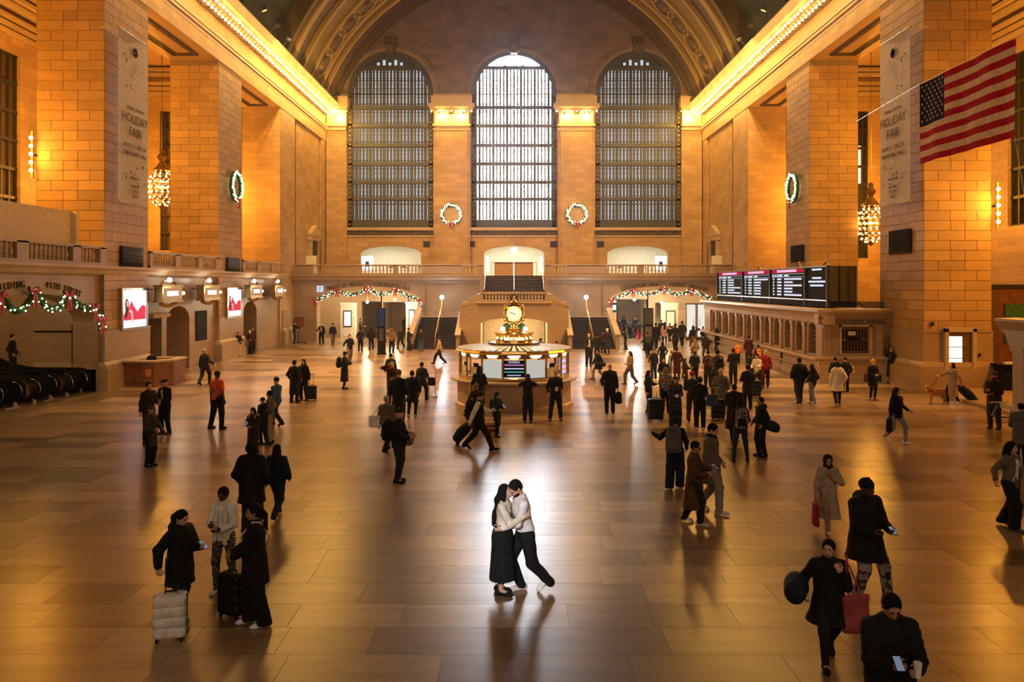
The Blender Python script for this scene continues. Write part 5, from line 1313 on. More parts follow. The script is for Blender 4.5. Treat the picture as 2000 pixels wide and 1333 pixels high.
_sF, _slo = shoe_mesh(); SHOE = nets(_sF, _slo, .012)

# ------------------------------------------------------------------ cloth and skin
_cm = {}
def cloth(c, kind='plain'):
    k = (c, kind)
    if k in _cm: return _cm[k]
    m, t, b = nt('cloth')
    b.inputs['Roughness'].default_value = .85 if kind != 'satin' else .4; b.inputs['Specular IOR Level'].default_value = .25
    tc = t.nodes.new('ShaderNodeTexCoord'); v = tc.outputs['Object']
    f = noise(t, v, 7, 4, .6)
    col = ramp(t, f, [(.3, tuple(x * .75 for x in c)), (.7, tuple(min(1, x * 1.25 + .002) for x in c))])
    if kind == 'stripe':
        s = t.nodes.new('ShaderNodeSeparateXYZ'); t.links.new(v, s.inputs[0])
        q = mathn(t, 'LESS_THAN', mathn(t, 'FRACT', mathn(t, 'MULTIPLY', s.outputs[2], 16)), .3); col = mixc(t, q, col, (.6, .57, .52))
    elif kind == 'speckle':
        q = mathn(t, 'GREATER_THAN', noise(t, v, 34, 1), .54); col = mixc(t, q, col, (.55, .54, .52))
    elif kind == 'fine':
        q = mathn(t, 'GREATER_THAN', noise(t, v, 55, 1), .55); col = mixc(t, q, col, (.30, .30, .29))
    elif kind == 'patch':
        q = mathn(t, 'GREATER_THAN', noise(t, v, 11, 2), .56); col = mixc(t, q, col, (.03, .02, .03)); q = mathn(t, 'GREATER_THAN', noise(t, v, 8, 1), .62); col = mixc(t, q, col, (.09, .03, .03))
    elif kind == 'plaid':
        s = t.nodes.new('ShaderNodeSeparateXYZ'); t.links.new(v, s.inputs[0])
        q = mathn(t, 'LESS_THAN', mathn(t, 'FRACT', mathn(t, 'MULTIPLY', s.outputs[2], 8)), .22); col = mixc(t, q, col, (.07, .05, .05)); q = mathn(t, 'LESS_THAN', mathn(t, 'FRACT', mathn(t, 'MULTIPLY', s.outputs[0], 9)), .2); col = mixc(t, q, col, (.06, .05, .05))
    t.links.new(col, b.inputs['Base Color']); bump(t, b, noise(t, v, 16, 4), .35, .02)
    _cm[k] = m; return m
SK = {'light': (.60, .36, .26), 'mid': (.42, .22, .13), 'tan': (.30, .15, .085), 'dark': (.085, .042, .026)}
_sk = {}
def skin(k):
    if k not in _sk:
        m, t, b = nt('skin ' + k); b.inputs['Roughness'].default_value = .5
        tc = t.nodes.new('ShaderNodeTexCoord'); c = SK[k]
        t.links.new(ramp(t, noise(t, tc.outputs['Object'], 18, 3), [(.3, tuple(x * .88 for x in c)), (.7, tuple(min(1, x * 1.1) for x in c))]), b.inputs['Base Color']); _sk[k] = m
    return _sk[k]
C = {'black': (.009, .009, .010), 'char': (.018, .017, .018), 'grey': (.10, .095, .09), 'lgrey': (.26, .25, .24), 'navy': (.012, .017, .038), 'jean': (.020, .032, .055), 'blue': (.045, .085, .17), 'ljean': (.16, .18, .20),
     'brown': (.085, .040, .022), 'dbrown': (.028, .018, .012), 'tan': (.30, .19, .11), 'beige': (.36, .28, .20), 'cream': (.74, .66, .53), 'white': (.80, .78, .77), 'olive': (.045, .038, .022), 'green': (.01, .05, .035), 'dgreen': (.012, .028, .018),
     'red': (.30, .012, .02), 'maroon': (.055, .010, .012), 'orange': (.80, .11, .03), 'orange2': (.75, .22, .03), 'yellow': (.62, .36, .03), 'pink': (.55, .30, .26), 'pinkred': (.36, .07, .07), 'purple': (.03, .02, .06), 'taupe': (.14, .11, .085), 'lilac': (.80, .76, .80), 'hairb': (.006, .005, .005), 'hairbr': (.025, .013, .007), 'blond': (.20, .12, .055), 'grayhair': (.35, .33, .31)}
def unit(v): v = np.array(v, float); return v / (np.linalg.norm(v) + 1e-9)
def ik(S, T, l1, l2, hint):
    S, T = np.array(S, float), np.array(T, float); d = T - S; D = np.linalg.norm(d); mx = (l1 + l2) * .995
    if D > mx: T = S + d / D * mx; d = T - S; D = mx
    a = (l1 * l1 - l2 * l2 + D * D) / (2 * D); hh = math.sqrt(max(0, l1 * l1 - a * a)); u = d / D
    n = np.array(hint, float); n = n - u * (n @ u); n = unit(n)
    return S + u * a + n * hh, T
HANDS = {'down': (.27, -.02, .84), 'pocket': (.25, -.10, .96), 'phone': (.07, -.34, 1.18), 'strap': (.13, -.13, 1.34), 'hold': (.14, -.30, 1.08), 'belly': (.05, -.22, 1.08), 'up': (.16, -.12, 1.60), 'face': (.06, -.20, 1.52),
         'side': (.42, -.08, 1.02), 'fwd': (.18, -.48, 1.18), 'backp': (.30, .16, .88), 'swingf': (.24, -.22, .90), 'swingb': (.26, .20, .90), 'out': (.58, -.10, 1.22), 'chest': (.04, -.16, 1.28), 'pull': (.27, .24, .84), 'hipb': (.20, .12, 1.02)}
def person(u=None, vf=None, vh=None, yaw=0, legs='stand', L='down', Rr='down', top=('jacket', 'black'), bot=('pants', 'char'), shoe='black', hair=('short', 'hairb'), hat=None, scarf=None, sk='light', look=(0, 0), lean=0, tilt=0,
           label='', pos=None, H=None, z0=0, group=None, girth=1.0, ltop=None, mods=(), lod=None):
    if pos is None: pos = ground(u, vf)
    if H is None: H = (vf - vh) / (vf - 556.0) * EYE
    H = min(max(H, 1.0), 2.0)
    s = H / 1.75; ppm = FPX / pos[1]
    if lod is None: lod = 0 if ppm > 90 else (1 if ppm > 55 else 2)
    h = {0: .0135, 1: .018, 2: .026}[lod] if ppm < 110 else .0115
    rr = random.Random(int(pos[0] * 97 + pos[1] * 131)); ph = rr.random() * 6
    g = girth
    # joints
    ln = R(lean); tl = R(tilt)
    def T(x, y, z):   # torso transform about the hips
        z -= .95; y2 = y * math.cos(ln) - z * math.sin(ln); z2 = y * math.sin(ln) + z * math.cos(ln)
        x2 = x * math.cos(tl) + z2 * math.sin(tl); z3 = -x * math.sin(tl) + z2 * math.cos(tl); return np.array((x2, y2, z3 + .95))
    hips = [np.array((sx * .09, 0, .93)) for sx in (-1, 1)]
    if legs == 'stand': feet = [(-.11, -.02, 0, 0), (.11, .03, 0, 0)]
    elif legs == 'shift': feet = [(-.10, -.10, 0, 0), (.12, .10, 0, 0)]
    elif legs == 'walk': feet = [(-.08, -.30, 0, .15), (.08, .34, .06, -.7)]
    elif legs == 'walk2': feet = [(-.08, .32, .06, -.7), (.08, -.28, 0, .15)]
    elif legs == 'step': feet = [(-.09, -.16, 0, 0), (.09, .20, .02, -.3)]
    elif legs == 'wide': feet = [(-.19, -.02, 0, 0), (.19, .05, 0, 0)]
    elif legs == 'sit': feet = [(-.10, -.42, 0, 0), (.10, -.42, 0, 0)]
    else: feet = legs
    hipz = .93
    mxr = max(math.hypot(f[0] - (-.09, .09)[i], f[1]) for i, f in enumerate(feet))
    drop = max(0, mxr - .12) * .30 + (.0 if legs != 'sit' else .42)
    def dz(p): return np.array((p[0], p[1], p[2] - drop))
    knees, ank = [], []
    for i in (0, 1):
        fx, fy, fz, fp = feet[i]; A = np.array((fx, fy + .03, .085 + fz)); Hp = dz(hips[i]); kn, A2 = ik(Hp, A, .43, .425, (0.1 * (-1, 1)[i], -1, 0.1)); knees.append(kn); ank.append(A2)
    sh = [dz(T(sx * .158 * (1 + (g - 1) * .45), .0, 1.395)) for sx in (-1, 1)]
    neck = dz(T(0, .01, 1.44)); hd = dz(T(0, -.015, 1.615)) + np.array((0, -max(0, look[1]) * .0009, -abs(look[1]) * .0004))
    arms = []
    for i, a in ((0, Rr), (1, L)):
        sx = (-1, 1)[i]; tg = HANDS[a] if isinstance(a, str) else a
        tgt = dz(T(sx * tg[0], tg[1], tg[2])); hint = (sx * .5, .5, -.8)
        if isinstance(a, str) and a in ('up', 'face', 'chest'): hint = (sx * .9, .1, -.6)
        e, wr = ik(sh[i], tgt, .285, .25, hint); arms.append((sh[i], e, wr, a))
    HR = rotm(R(look[0]), R(look[1]) + ln * .4, R(tilt) * .5)
    hp = lambda x, y, z: tuple(hd + HR @ np.array((x, y, z), float))
    sc3 = lambda pr: pr
    chest, waist, pel = dz(T(0, 0, 1.30)), dz(T(0, .0, 1.08)), dz(np.array((0, 0, .95)))
    # ---- body
    pr = [cone(pel, waist, .125 * g, .115 * g, .05, .75), cone(waist, chest, .115 * g, .145 * g, .05, .68), cone(neck, sh[0] + [.02, 0, 0], .055, .048, .04), cone(neck, sh[1] - [.02, 0, 0], .055, .048, .04), cone(neck, tuple((neck + hd) / 2 + [0, .01, 0]), .054, .05, .02), cone(neck, hp(0, .02, -.07), .05, .048, .02)]
    for i in (0, 1):
        pr += [cone(dz(hips[i]), knees[i], .082 * g, .056, .03), cone(knees[i], ank[i], .055, .036, .02), cone(ank[i], ank[i] - [0, .10, .04], .034, .03, .02)]
        s_, e, wr, _ = arms[i]; pr += [cone(s_, e, .042 * g, .036, .02), cone(e, wr, .038, .025, .015)]
    pr += [ell(hp(0, .012, .025), (.076, .094, .088), HR, .02), ell(hp(0, -.022, -.04), (.060, .070, .072), HR, .03), ell(hp(0, -.058, -.082), (.026, .024, .022), HR, .02)]
    if lod < 2:
        pr += [cone(hp(0, -.088, .012), hp(0, -.107, -.026), .008, .0125, .012), ell(hp(0, -.092, -.058), (.024, .010, .012), HR, .01)]
        for sx in (-1, 1): pr += [ell(hp(sx * .078, .012, -.012), (.010, .020, .030), HR, .006), ell(hp(sx * .034, -.083, .026), (.024, .012, .010), HR, .012), ('sub', hp(sx * .032, -.102, .006), (.016, .012, .011), HR, 0)]
    else: pr += [cone(hp(0, -.09, 0), hp(0, -.105, -.03), .010, .014, .01)]
    F, lo = field(pr, h); V, Q = nets(F, lo, h); Vs, Qs = [V], [Q]; n0 = len(V)
    for i in (0, 1):
        s_, e, wr, a = arms[i]; d = unit(wr - e); sx = (-1, 1)[i]
        front = isinstance(a, str) and a in ('phone', 'hold', 'belly', 'fwd', 'chest', 'face', 'strap', 'up', 'out')
        nh = np.array((-sx * .6, .3, .8)) if front else np.array((-sx, 0, 0.0)); n_ = unit(nh - d * (nh @ d)); t_ = np.cross(d, n_) * (1 if i == 0 else -1)
        cu = .75 if (isinstance(a, str) and a in ('phone', 'hold', 'strap', 'pull', 'face')) or not isinstance(a, str) else .35
        hv, hq = hand(cu, lod); W = wr + hv[:, :1] * d + hv[:, 1:2] * t_ + hv[:, 2:3] * n_
        Vs.append(W); Qs.append((hq if i == 0 else hq[:, ::-1]) + n0); n0 += len(hv)
    me = np_mesh('person', np.concatenate(Vs) * s, np.concatenate(Qs), skin(sk))
    o = link('person', me, None, (pos[0], pos[1], z0), (0, 0, R(yaw)))
    tag(o, label, 'person', group)
    def part(nm, prims, mat, hh=None):
        hh = hh or h; F, lo = field(prims, hh); V, Q = nets(F, lo, hh)
        if not len(V): return None
        return link(nm, np_mesh(nm, V * s, Q, mat), o)
    # ---- trousers / skirt
    bt, bc = bot[0], bot[1]; bk = bot[2] if len(bot) > 2 else 'plain'; bm = cloth(C[bc], bk)
    if bt in ('pants', 'wide', 'leggings'):
        q = {'pants': (.028, .030, .032), 'wide': (.035, .055, .07), 'leggings': (.014, .012, .012)}[bt]; tr = []
        tr.append(cone(pel + [0, 0, .08], pel - [0, 0, .04], .13 * g + q[0] * .5, .135 * g + q[0] * .5, .05, .78))
        for i in (0, 1): 
            tr += [cone(dz(hips[i]), knees[i], .084 * g + q[0], .058 + q[1], .03), cone(knees[i], ank[i] + [0, 0, -.02 if bt != 'leggings' else .0], .056 + q[1], .036 + q[2], .03)]
        tr += [('cut', (0, 0, .045), (0, 0, -1)), ('fold', .004, 34, ph)]
        part('trousers', tr, bm)
    elif bt == 'skirt':
        hem = .30 if len(bot) < 4 else bot[3]
        part('skirt', [cone(pel + [0, 0, .10], pel + [0, 0, -.06], .165 * g, .20 * g, .05, .88), cone(pel + [0, 0, -.05], (pel[0], pel[1], hem - .1), .20 * g, .27 * g, .05, .88), ('cut', (0, 0, hem), (0, 0, -1)), ('pleat', .006, 30, pel)], bm, h * .85)
    # ---- shoes
    for i in (0, 1):
        fx, fy, fz, fp = feet[i]; c_, s2 = math.cos(fp), math.sin(fp); v = SHOE[0].copy(); y_, z_ = v[:, 1] + .1 * (1 if fp < 0 else -0.0), v[:, 2].copy()
        y_ = v[:, 1] + (.13 if fp < 0 else 0); v2 = v.copy(); v2[:, 1] = y_ * c_ + z_ * s2 - (.13 if fp < 0 else 0); v2[:, 2] = -y_ * s2 + z_ * c_; 
        v2 = v2 + np.array((ank[i][0], ank[i][1] - .005, 0)); v2[:, 2] += max(0, ank[i][2] - .085 - (max(0, -fp) * .1))
        mn = v2[:, 2].min()
        if fz <= .07: v2[:, 2] -= mn
        link('shoe', np_mesh('shoe', v2 * s, SHOE[1], cloth(C[shoe])), o)
    # ---- top
    tt, tcol = top[0], top[1]; tk = top[2] if len(top) > 2 else 'plain'; tm = cloth(C[tcol], tk)
    th, hem, slv = {'shirt': (.014, .90, .012), 'sweater': (.024, .86, .020), 'jacket': (.036, .82, .026), 'puffer': (.060, .80, .044), 'coat': (.040, .60, .028), 'long': (.042, .34, .030), 'parka': (.058, .62, .042), 'crop': (.024, .97, .020), 'tee': (.018, .88, .022)}[tt]
    tp = [cone(waist, chest, .118 * g + th, .145 * g + th, .05, .74), cone(pel + [0, 0, .02], waist, .132 * g + th, .118 * g + th, .05, .80), cone(neck - [0, 0, .03], sh[0] + [.015, 0, -.005], .064 + th * .4, .050 + th * .5, .05), cone(neck - [0, 0, .03], sh[1] - [.015, 0, .005], .064 + th * .4, .050 + th * .5, .05), cone(neck - [0, 0, .03], neck + [0, 0, .03], .062, .056 + th * .2, .03)]
    if hem < .8:
        spread = .02 + max(0, mxr - .12) * .35; yo = (ank[0][1] + ank[1][1]) / 2 * .35
        tp.append(cone(pel - [0, 0, .02], (pel[0], yo, hem - .12), .138 * g + th, .155 * g + th + spread, .05, .88))
    else: tp.append(cone(pel, pel - [0, 0, .06], .135 * g + th, .138 * g + th, .05, .82))
    for i in (0, 1):
        s_, e, wr, _ = arms[i]
        if tt == 'tee': tp.append(cone(s_, s_ + (e - s_) * .7, .052 * g + slv, .045 + slv, .03))
        else: tp += [cone(s_, e, .043 * g + slv, .038 + slv, .03), cone(e, wr - unit(wr - e) * .02, .038 + slv, .026 + slv * .8, .02)]
    hz = hem - (drop if hem > .8 else drop * .5)
    tp += [('cut', (0, 0, hz), (0, 0, -1)), ('quilt', .011, 42, ph) if tt == 'puffer' else ('fold', .006, 24, ph)]
    part({'tee': 'shirt', 'parka': 'coat', 'long': 'coat', 'crop': 'jacket'}.get(tt, tt if tt != 'puffer' else 'jacket'), tp, tm)
    if lod < 2 and tt in ('jacket', 'coat', 'long', 'parka', 'puffer', 'crop') :
        cm_ = cloth(tuple(min(1, x * 1.5 + .004) for x in C[tcol]))
        part('collar', [cone(neck + [-.05, .02, .03], neck + [0, .045, .045], .030, .030, .02), cone(neck + [.05, .02, .03], neck + [0, .045, .045], .030, .030, .02), cone(neck + [-.05, .02, .03], neck + [-.025, -.075 - th * .4, -.03], .028, .018, .02), cone(neck + [.05, .02, .03], neck + [.025, -.075 - th * .4, -.03], .028, .018, .02)], tm)
        zt, zb_ = chest + [0, -(.145 * g + th) * .74, .06], pel + [0, -(.135 * g + th) * .86, -.06 if hem > .7 else -.2]
        if tt != 'crop': part('front_opening', [cone(zt, waist + [0, -(.118 * g + th) * .82, 0], .006, .006, .01), cone(waist + [0, -(.118 * g + th) * .82, 0], zb_, .006, .006, .01)], cm_, .007)
        for sx in (-1, 1) if tt != 'crop' else (): part('pocket', [cone(pel + [sx * .10, -(.132 * g + th) * .72, .10], pel + [sx * .135, -(.132 * g + th) * .60, .0], .007, .007, .01)], cm_, .007)
    if 'zip' in mods:   # open front showing a lighter shirt
        a = dz(T(0, -(.145 * g + th) * .55, 1.36)); b = dz(T(0, -(.12 * g + th) * .60, 1.02)); part('shirt_front', [cone(a, b, .045, .050, .02)], cloth(C['white']))
    if 'vest' in mods:
        for i in (0, 1):
            s_, e, wr, _ = arms[i]; part('sleeve', [cone(s_, e, .056 + slv, .046 + slv, .03), cone(e, wr, .046 + slv, .032 + slv, .02)], cloth(C['lilac']))
    if 'trim' in mods:
        part('neck_trim', [cone(neck + [-.055, .0, .03], neck + [0, -.105, -.09], .013, .013, .01), cone(neck + [.055, .0, .03], neck + [0, -.105, -.09], .013, .013, .01), cone(neck + [0, -.108, -.09], waist + [0, -.125, -.06], .010, .010, .01)], cloth(C['black']))
        for sx in (-1, 1): part('pocket_trim', [cone(waist + [sx * .05, -.115, .0], waist + [sx * .12, -.075, .0], .010, .010, .005)], cloth(C['black']), .008)
    if 'strapx' in mods: part('bag_strap', [cone(sh[1] + [-.06, -.03, .07 + th * .5], chest + [.02, -.13 - th, .0], .014, .014, .01), cone(chest + [.02, -.13 - th, .0], pel + [-.15, -.10 - th, .05], .014, .014, .01), cone(sh[1] + [-.06, -.03, .07 + th * .5], sh[1] + [-.06, .07, .06 + th * .5], .014, .014, .01), cone(sh[1] + [-.06, .07, .06 + th * .5], chest + [-.02, .13 + th, -.05], .014, .014, .01), cone(chest + [-.02, .13 + th, -.05], pel + [-.16, .09 + th, .05], .014, .014, .01)], cloth(C['cream']))
    if 'reflect' in mods:
        part('reflective_band', [cone(waist + [-.05, .13, .20], waist + [-.05, .13, -.1], .016, .016, .01), cone(waist + [.08, .125, .20], waist + [.08, .13, -.1], .016, .016, .01), cone(waist + [-.12, .11, 0], waist + [.12, .11, 0], .016, .016, .01)], cloth(C['lgrey']))
    if 'tie' in mods: part('tie', [cone(neck + [0, -.115, -.06], waist + [0, -.175, .02], .012, .022, .01)], cloth(C['blue']))
    if 'furhood' in mods: part('fur_trim', [cone(sh[0] + [.04, .03, .08], neck + [0, .10, .0], .055, .06, .03), cone(sh[1] + [-.04, .03, .08], neck + [0, .10, .0], .055, .06, .03), cone(sh[0] + [.04, .0, .08], sh[0] + [.07, -.10, -.02], .05, .04, .03), cone(sh[1] + [-.04, 0, .08], sh[1] + [-.07, -.10, -.02], .05, .04, .03)], cloth(C['tan' if tcol != 'cream' else 'cream'], 'plain'))
    if 'hoodback' in mods: part('hood', [ell(tuple(neck + [0, .10, .02]), (.11, .075, .09), None, .02), cone(neck + [-.07, .03, .03], neck + [.07, .03, .03], .055, .055, .03)], tm)
    if 'belt' in mods: part('belt', [cone(waist + [-.10, -.06, 0], waist + [.10, -.06, 0], .09, .09, .03, .9), ('cut', tuple(waist + [0, 0, .025]), (0, 0, 1)), ('cut', tuple(waist - [0, 0, .025]), (0, 0, -1))], tm)
    if scarf:
        sp = [cone(neck + [-.05, -.01, .045], neck + [.05, -.01, .045], .062, .062, .04, .9), cone(neck + [0, .05, .05], neck + [0, -.06, .03], .055, .055, .03)]
        if scarf[1] == 'long':
            for sx in (-1, 1): sp += [cone(neck + [sx * .07, -.09, .0], chest + [sx * .08, -.135 * g, -.05], .034, .040, .03, .7), cone(chest + [sx * .08, -.135 * g, -.05], waist + [sx * .09, -.155 * g, -.24 + (.06 if sx < 0 else 0)], .040, .046, .02, .45)]
        part('scarf', sp + [('fold', .004, 50, ph)], cloth(C[scarf[0]]))
    # ---- hair and hats
    hr, hc = hair; hm_ = cloth(C[hc]); hh = min(h, .017)
    if hr != 'bald' and hat is None or hr in ('long', 'pony', 'bun', 'curly'):
        q = [ell(hp(0, .016, .032), (.086, .100, .094), HR, .02), ell(hp(0, .045, -.01), (.080, .070, .075), HR, .03), ('sub', hp(0, -.088, -.022), (.070, .076, .092), HR, 0)]
        if hr == 'short': q = q[:1] + [ell(hp(0, .05, -.01), (.074, .056, .06), HR, .02)] + q[2:]
        if hr == 'long':
            bk = [neck[0], neck[1] + .07, neck[2] + .02]; q += [cone(hp(0, .06, -.03), tuple(bk), .082, .085, .03), cone(tuple(bk), tuple(chest + [0, .125 * g + .03, -.10]), .085, .07, .03, .6), cone(hp(-.07, .01, -.03), tuple(neck + [-.075, -.02, -.02]), .03, .028, .03), cone(hp(.07, .01, -.03), tuple(neck + [.075, -.02, -.02]), .03, .028, .03)]
            if 'longer' in mods: q += [cone(tuple(chest + [0, .125 * g + .03, -.06]), tuple(waist + [0, .15, .02]), .075, .055, .03, .6)]
        if hr == 'bun': q += [ell(hp(0, .10, .05), (.045, .045, .045), HR, .02)]
        if hr == 'pony': q += [cone(hp(0, .10, .03), hp(0, .15, -.06), .035, .04, .02), cone(hp(0, .15, -.06), tuple(neck + [0, .15, -.10]), .04, .02, .02)]
        if hr == 'curly': q += [ell(hp(0, .03, .01), (.115, .12, .115), HR, .02), ('sub', hp(0, -.10, -.03), (.075, .085, .09), HR, 0)]
        part('hair', q + [('pleat', .002, 26, hd)], hm_, hh)
    if 'beard' in mods: part('beard', [ell(hp(0, -.030, -.070), (.064, .068, .050), HR, .01), ('sub', hp(0, -.085, -.030), (.050, .05, .032), HR, 0)], hm_, hh)
    if hat:
        hk, hcol = hat; hm2 = cloth(C[hcol])
        if hk == 'beanie': part('beanie', [ell(hp(0, .018, .045), (.092, .108, .098), HR, .02), ('cut', hp(0, -.02, .012), tuple(HR @ np.array((0, -.15, -1.0)))), cone(hp(0, .01, .13), hp(0, .01, .15), .022, .015, .02)], hm2, hh)
        if hk in ('cap', 'peaked'):
            q = [ell(hp(0, .015, .05), (.090, .106, .075 if hk == 'cap' else .06), HR, .02), ('cut', hp(0, 0, .03), tuple(HR @ np.array((0, 0, -1.0))))]; part('cap', q, hm2, hh)
            part('peak', [ell(hp(0, -.10, .036), (.068, .07, .009), HR, .01)], hm2, .009)
            if hk == 'peaked': part('cap_crown', [ell(hp(0, .01, .098), (.115, .125, .022), HR, .01)], hm2, .012)
        if hk == 'brim': part('hat', [ell(hp(0, .015, .06), (.088, .10, .085), HR, .01), ell(hp(0, .01, .045), (.155, .165, .013), HR, .01), ('cut', hp(0, 0, .03), tuple(HR @ np.array((0, 0, -1.0))))], hm2, .012)
        if hk in ('hood', 'hijab'): part('hood' if hk == 'hood' else 'headscarf', [ell(hp(0, .02, .02), (.103, .118, .118), HR, .02), cone(hp(0, .04, -.06), tuple(neck + [0, .02, .02]), .085, .09, .04), ('sub', hp(0, -.11, -.02), (.066, .095, .085), HR, 0)], hm2, hh)
        if hk == 'phones': part('headphones', [cone(hp(-.085, .01, 0), hp(-.06, .01, .10), .012, .010, .01), cone(hp(-.06, .01, .10), hp(.06, .01, .10), .010, .010, .01), cone(hp(.06, .01, .10), hp(.085, .01, 0), .010, .012, .01), ell(hp(-.09, .01, -.01), (.018, .03, .035), HR, .01), ell(hp(.09, .01, -.01), (.018, .03, .035), HR, .01)], hm2, .01)
    if lod < 2:
        ey = []
        for sx in (-1, 1): ey.append(ell(hp(sx * .031, -.086, .006), (.0115, .009, .0062), HR, 0))
        part('eyes', ey, cloth((.02, .014, .012)), .0055)
        part('eyebrows', [cone(hp(sx * .016, -.095, .028), hp(sx * .048, -.084, .030), .0045, .004, 0) for sx in (-1, 1)], hm_ if hr != 'bald' else cloth(C['hairbr']), .005)
        part('lips', [ell(hp(0, -.1, -.054), (.022, .008, .007), HR, 0)], cloth((.28, .07, .06) if sk != 'dark' else (.07, .025, .02)), .005)
    if 'glasses' in mods:
        part('glasses', [cone(hp(-.06, -.085, .008), hp(.06, -.085, .008), .004, .004, 0), cone(hp(.06, -.085, .008), hp(.085, .01, .01), .004, .004, 0), cone(hp(-.06, -.085, .008), hp(-.085, .01, .01), .004, .004, 0), ell(hp(-.032, -.10, .0), (.024, .004, .018), HR, 0), ell(hp(.032, -.10, .0), (.024, .004, .018), HR, 0)], cloth(C['black']), .006)
    Mw = Matrix.Translation((pos[0], pos[1], z0)) @ Matrix.Rotation(R(yaw), 4, 'Z')
    W = lambda p: Mw @ Vector([float(q) * s for q in p])
    o_ = dict(obj=o, W=W, s=s, yaw=yaw, handR=arms[0][2] + unit(arms[0][2] - arms[0][1]) * .07, handL=arms[1][2] + unit(arms[1][2] - arms[1][1]) * .07, neck=neck, chest=chest, waist=waist, pel=pel, shR=sh[0], shL=sh[1], g=g, th=th, z0=z0, pos=pos)
    return o_

# ------------------------------------------------------------------ carried things
def sdf_tpl(pr, h):
    F, lo = field(pr, h); return nets(F, lo, h)
TPL = {}
TPL['backpack'] = sdf_tpl([cone((sx * .085, sy, -.19), (sx * .075, sy * .8, .13), .062, .058, .05) for sx in (-1, 1) for sy in (-.03, .04)] + [cone((0, .0, -.17), (0, 0, .15), .10, .09, .05, .8), ell((0, 0, .17), (.11, .075, .07), None, .04)], .016)
TPL['pocket'] = sdf_tpl([cone((-.06, .10, -.13), (.06, .10, -.13), .045, .045, .03), cone((-.06, .095, -.03), (.06, .095, -.03), .04, .04, .05)], .014)
TPL['duffel'] = sdf_tpl([cone((-.17, 0, 0), (.17, 0, 0), .13, .13, .05), ell((0, -.02, .02), (.2, .14, .13), None, .05), ('fold', .005, 24, 1)], .02)
TPL['tote'] = sdf_tpl([cone((-.13, 0, -.14), (.13, 0, -.14), .035, .035, .04), cone((-.14, 0, .12), (.14, 0, .12), .022, .022, .04), cone((-.07, 0, -.12), (-.07, 0, .1), .05, .03, .06), cone((0, 0, -.13), (0, 0, .11), .052, .032, .06), cone((.07, 0, -.12), (.07, 0, .1), .05, .03, .06), cone((-.13, 0, -.12), (-.14, 0, .12), .032, .022, .05), cone((.13, 0, -.12), (.14, 0, .12), .032, .022, .05), ('cut', (0, 0, .15), (0, 0, 1)), ('fold', .005, 22, 1)], .018)
_tplm = {}
def tpl_obj(kind, name, col, loc, rot, scale, label, cat, kind_c='plain'):
    k = (kind, col, kind_c)
    if k not in _tplm: V, Q = TPL[kind]; _tplm[k] = np_mesh(name, V, Q, cloth(C[col], kind_c))
    o = link(name, _tplm[k], None, loc, rot); o.scale = scale if isinstance(scale, tuple) else (scale,) * 3; tag(o, label, cat); return o
def backpack(p, col, label, kc='plain', sc_=1.0):
    q = p['chest'] + np.array((0, .145 * p['g'] + p['th'] + .075, -.07)); o = tpl_obj('backpack', 'backpack', col, p['W'](q), (0, 0, R(p['yaw'])), sc_ * p['s'], label, 'backpack', kc)
    if (kind_p := ('pocket', col)) not in _tplm: _tplm[kind_p] = np_mesh('pocket', *TPL['pocket'], cloth(tuple(x * 1.35 + .004 for x in C[col]), kc))
    link('pocket', _tplm[kind_p], o); MB().tube([(-.03, 0, .235), (-.02, 0, .27), (.02, 0, .27), (.03, 0, .235)], .009, 5).build('haul_loop', cloth(C['black']), o)
    MB().tube([(.12 * math.cos(t_), .105 + .0 * t_, .06 + .12 * math.sin(t_)) for t_ in [PI * q / 10 for q in range(11)]], .005, 4).build('zip', 'steel', o)
    for sx in (-1, 1):
        y0 = -.055
        pts = [(sx * .08, y0 - .03, .17), (sx * .10, y0 - .12, .19), (sx * .11, y0 - .22, .12), (sx * .12, y0 - .24, 0), (sx * .13, y0 - .14, -.14), (sx * .10, y0, -.18)]
        MB().tube(pts, .016, 5).build('strap', cloth(C[col]), o)
    return o
def carried(p, hand_, kind, name, col, label, cat, drop=.30, rot=0, sc_=1.0, kc='plain', strap='hand', off=(0, 0, 0)):
    """bag hanging from a hand or a shoulder"""
    q = np.array(p['handR'] if hand_ == 'R' else p['handL']) if strap == 'hand' else np.array(p['shR'] if hand_ == 'R' else p['shL']) + [(-.03 if hand_ == 'R' else .03), 0, .05]
    q = q + np.array(off); dd = drop / p['s']; base = np.array(q) - [0, 0, dd]
    if strap != 'hand': base = base + [(-.12 if hand_ == 'R' else .12), .02, 0]
    w = p['W'](base); o = tpl_obj(kind, name, col, w, (0, 0, R(p['yaw'] + rot + (90 if True else 0))), sc_, label, cat, kc)
    inv = o.matrix_world.inverted() if False else None
    top = p['W'](q) - w; L = Matrix.Rotation(-R(p['yaw'] + rot + 90), 3, 'Z') @ top; sx = sc_ if isinstance(sc_, (int, float)) else sc_[0]
    L = L / sx
    MB().tube([(-.09, 0, .12), (L.x - .01, L.y, L.z * .85), (L.x, L.y, L.z), (L.x + .01, L.y, L.z * .85), (.09, 0, .12)], .010, 5).build('strap', cloth(C[col if col not in ('white',) else 'lgrey']), o)
    return o
def phone(p, hand_, label, col='black', cat='phone'):
    q = np.array(p['handR'] if hand_ == 'R' else p['handL']) + [0, -.01, .035]; w = p['W'](q)
    o = MB().box(-.037, .037, -.075, .075, -.005, .005).build('phone', cloth(C[col])); o.location = w; o.rotation_euler = (R(35), 0, R(p['yaw'])); tag(o, label, cat)
    MB().box(-.033, .033, -.068, .068, .005, .006).build('screen', glow('phone screen', (.6, .7, 1), .5) if 'ph' not in M else M['ph'], o); return o
M['ph'] = glow('phone screen', (.6, .7, 1), .25)
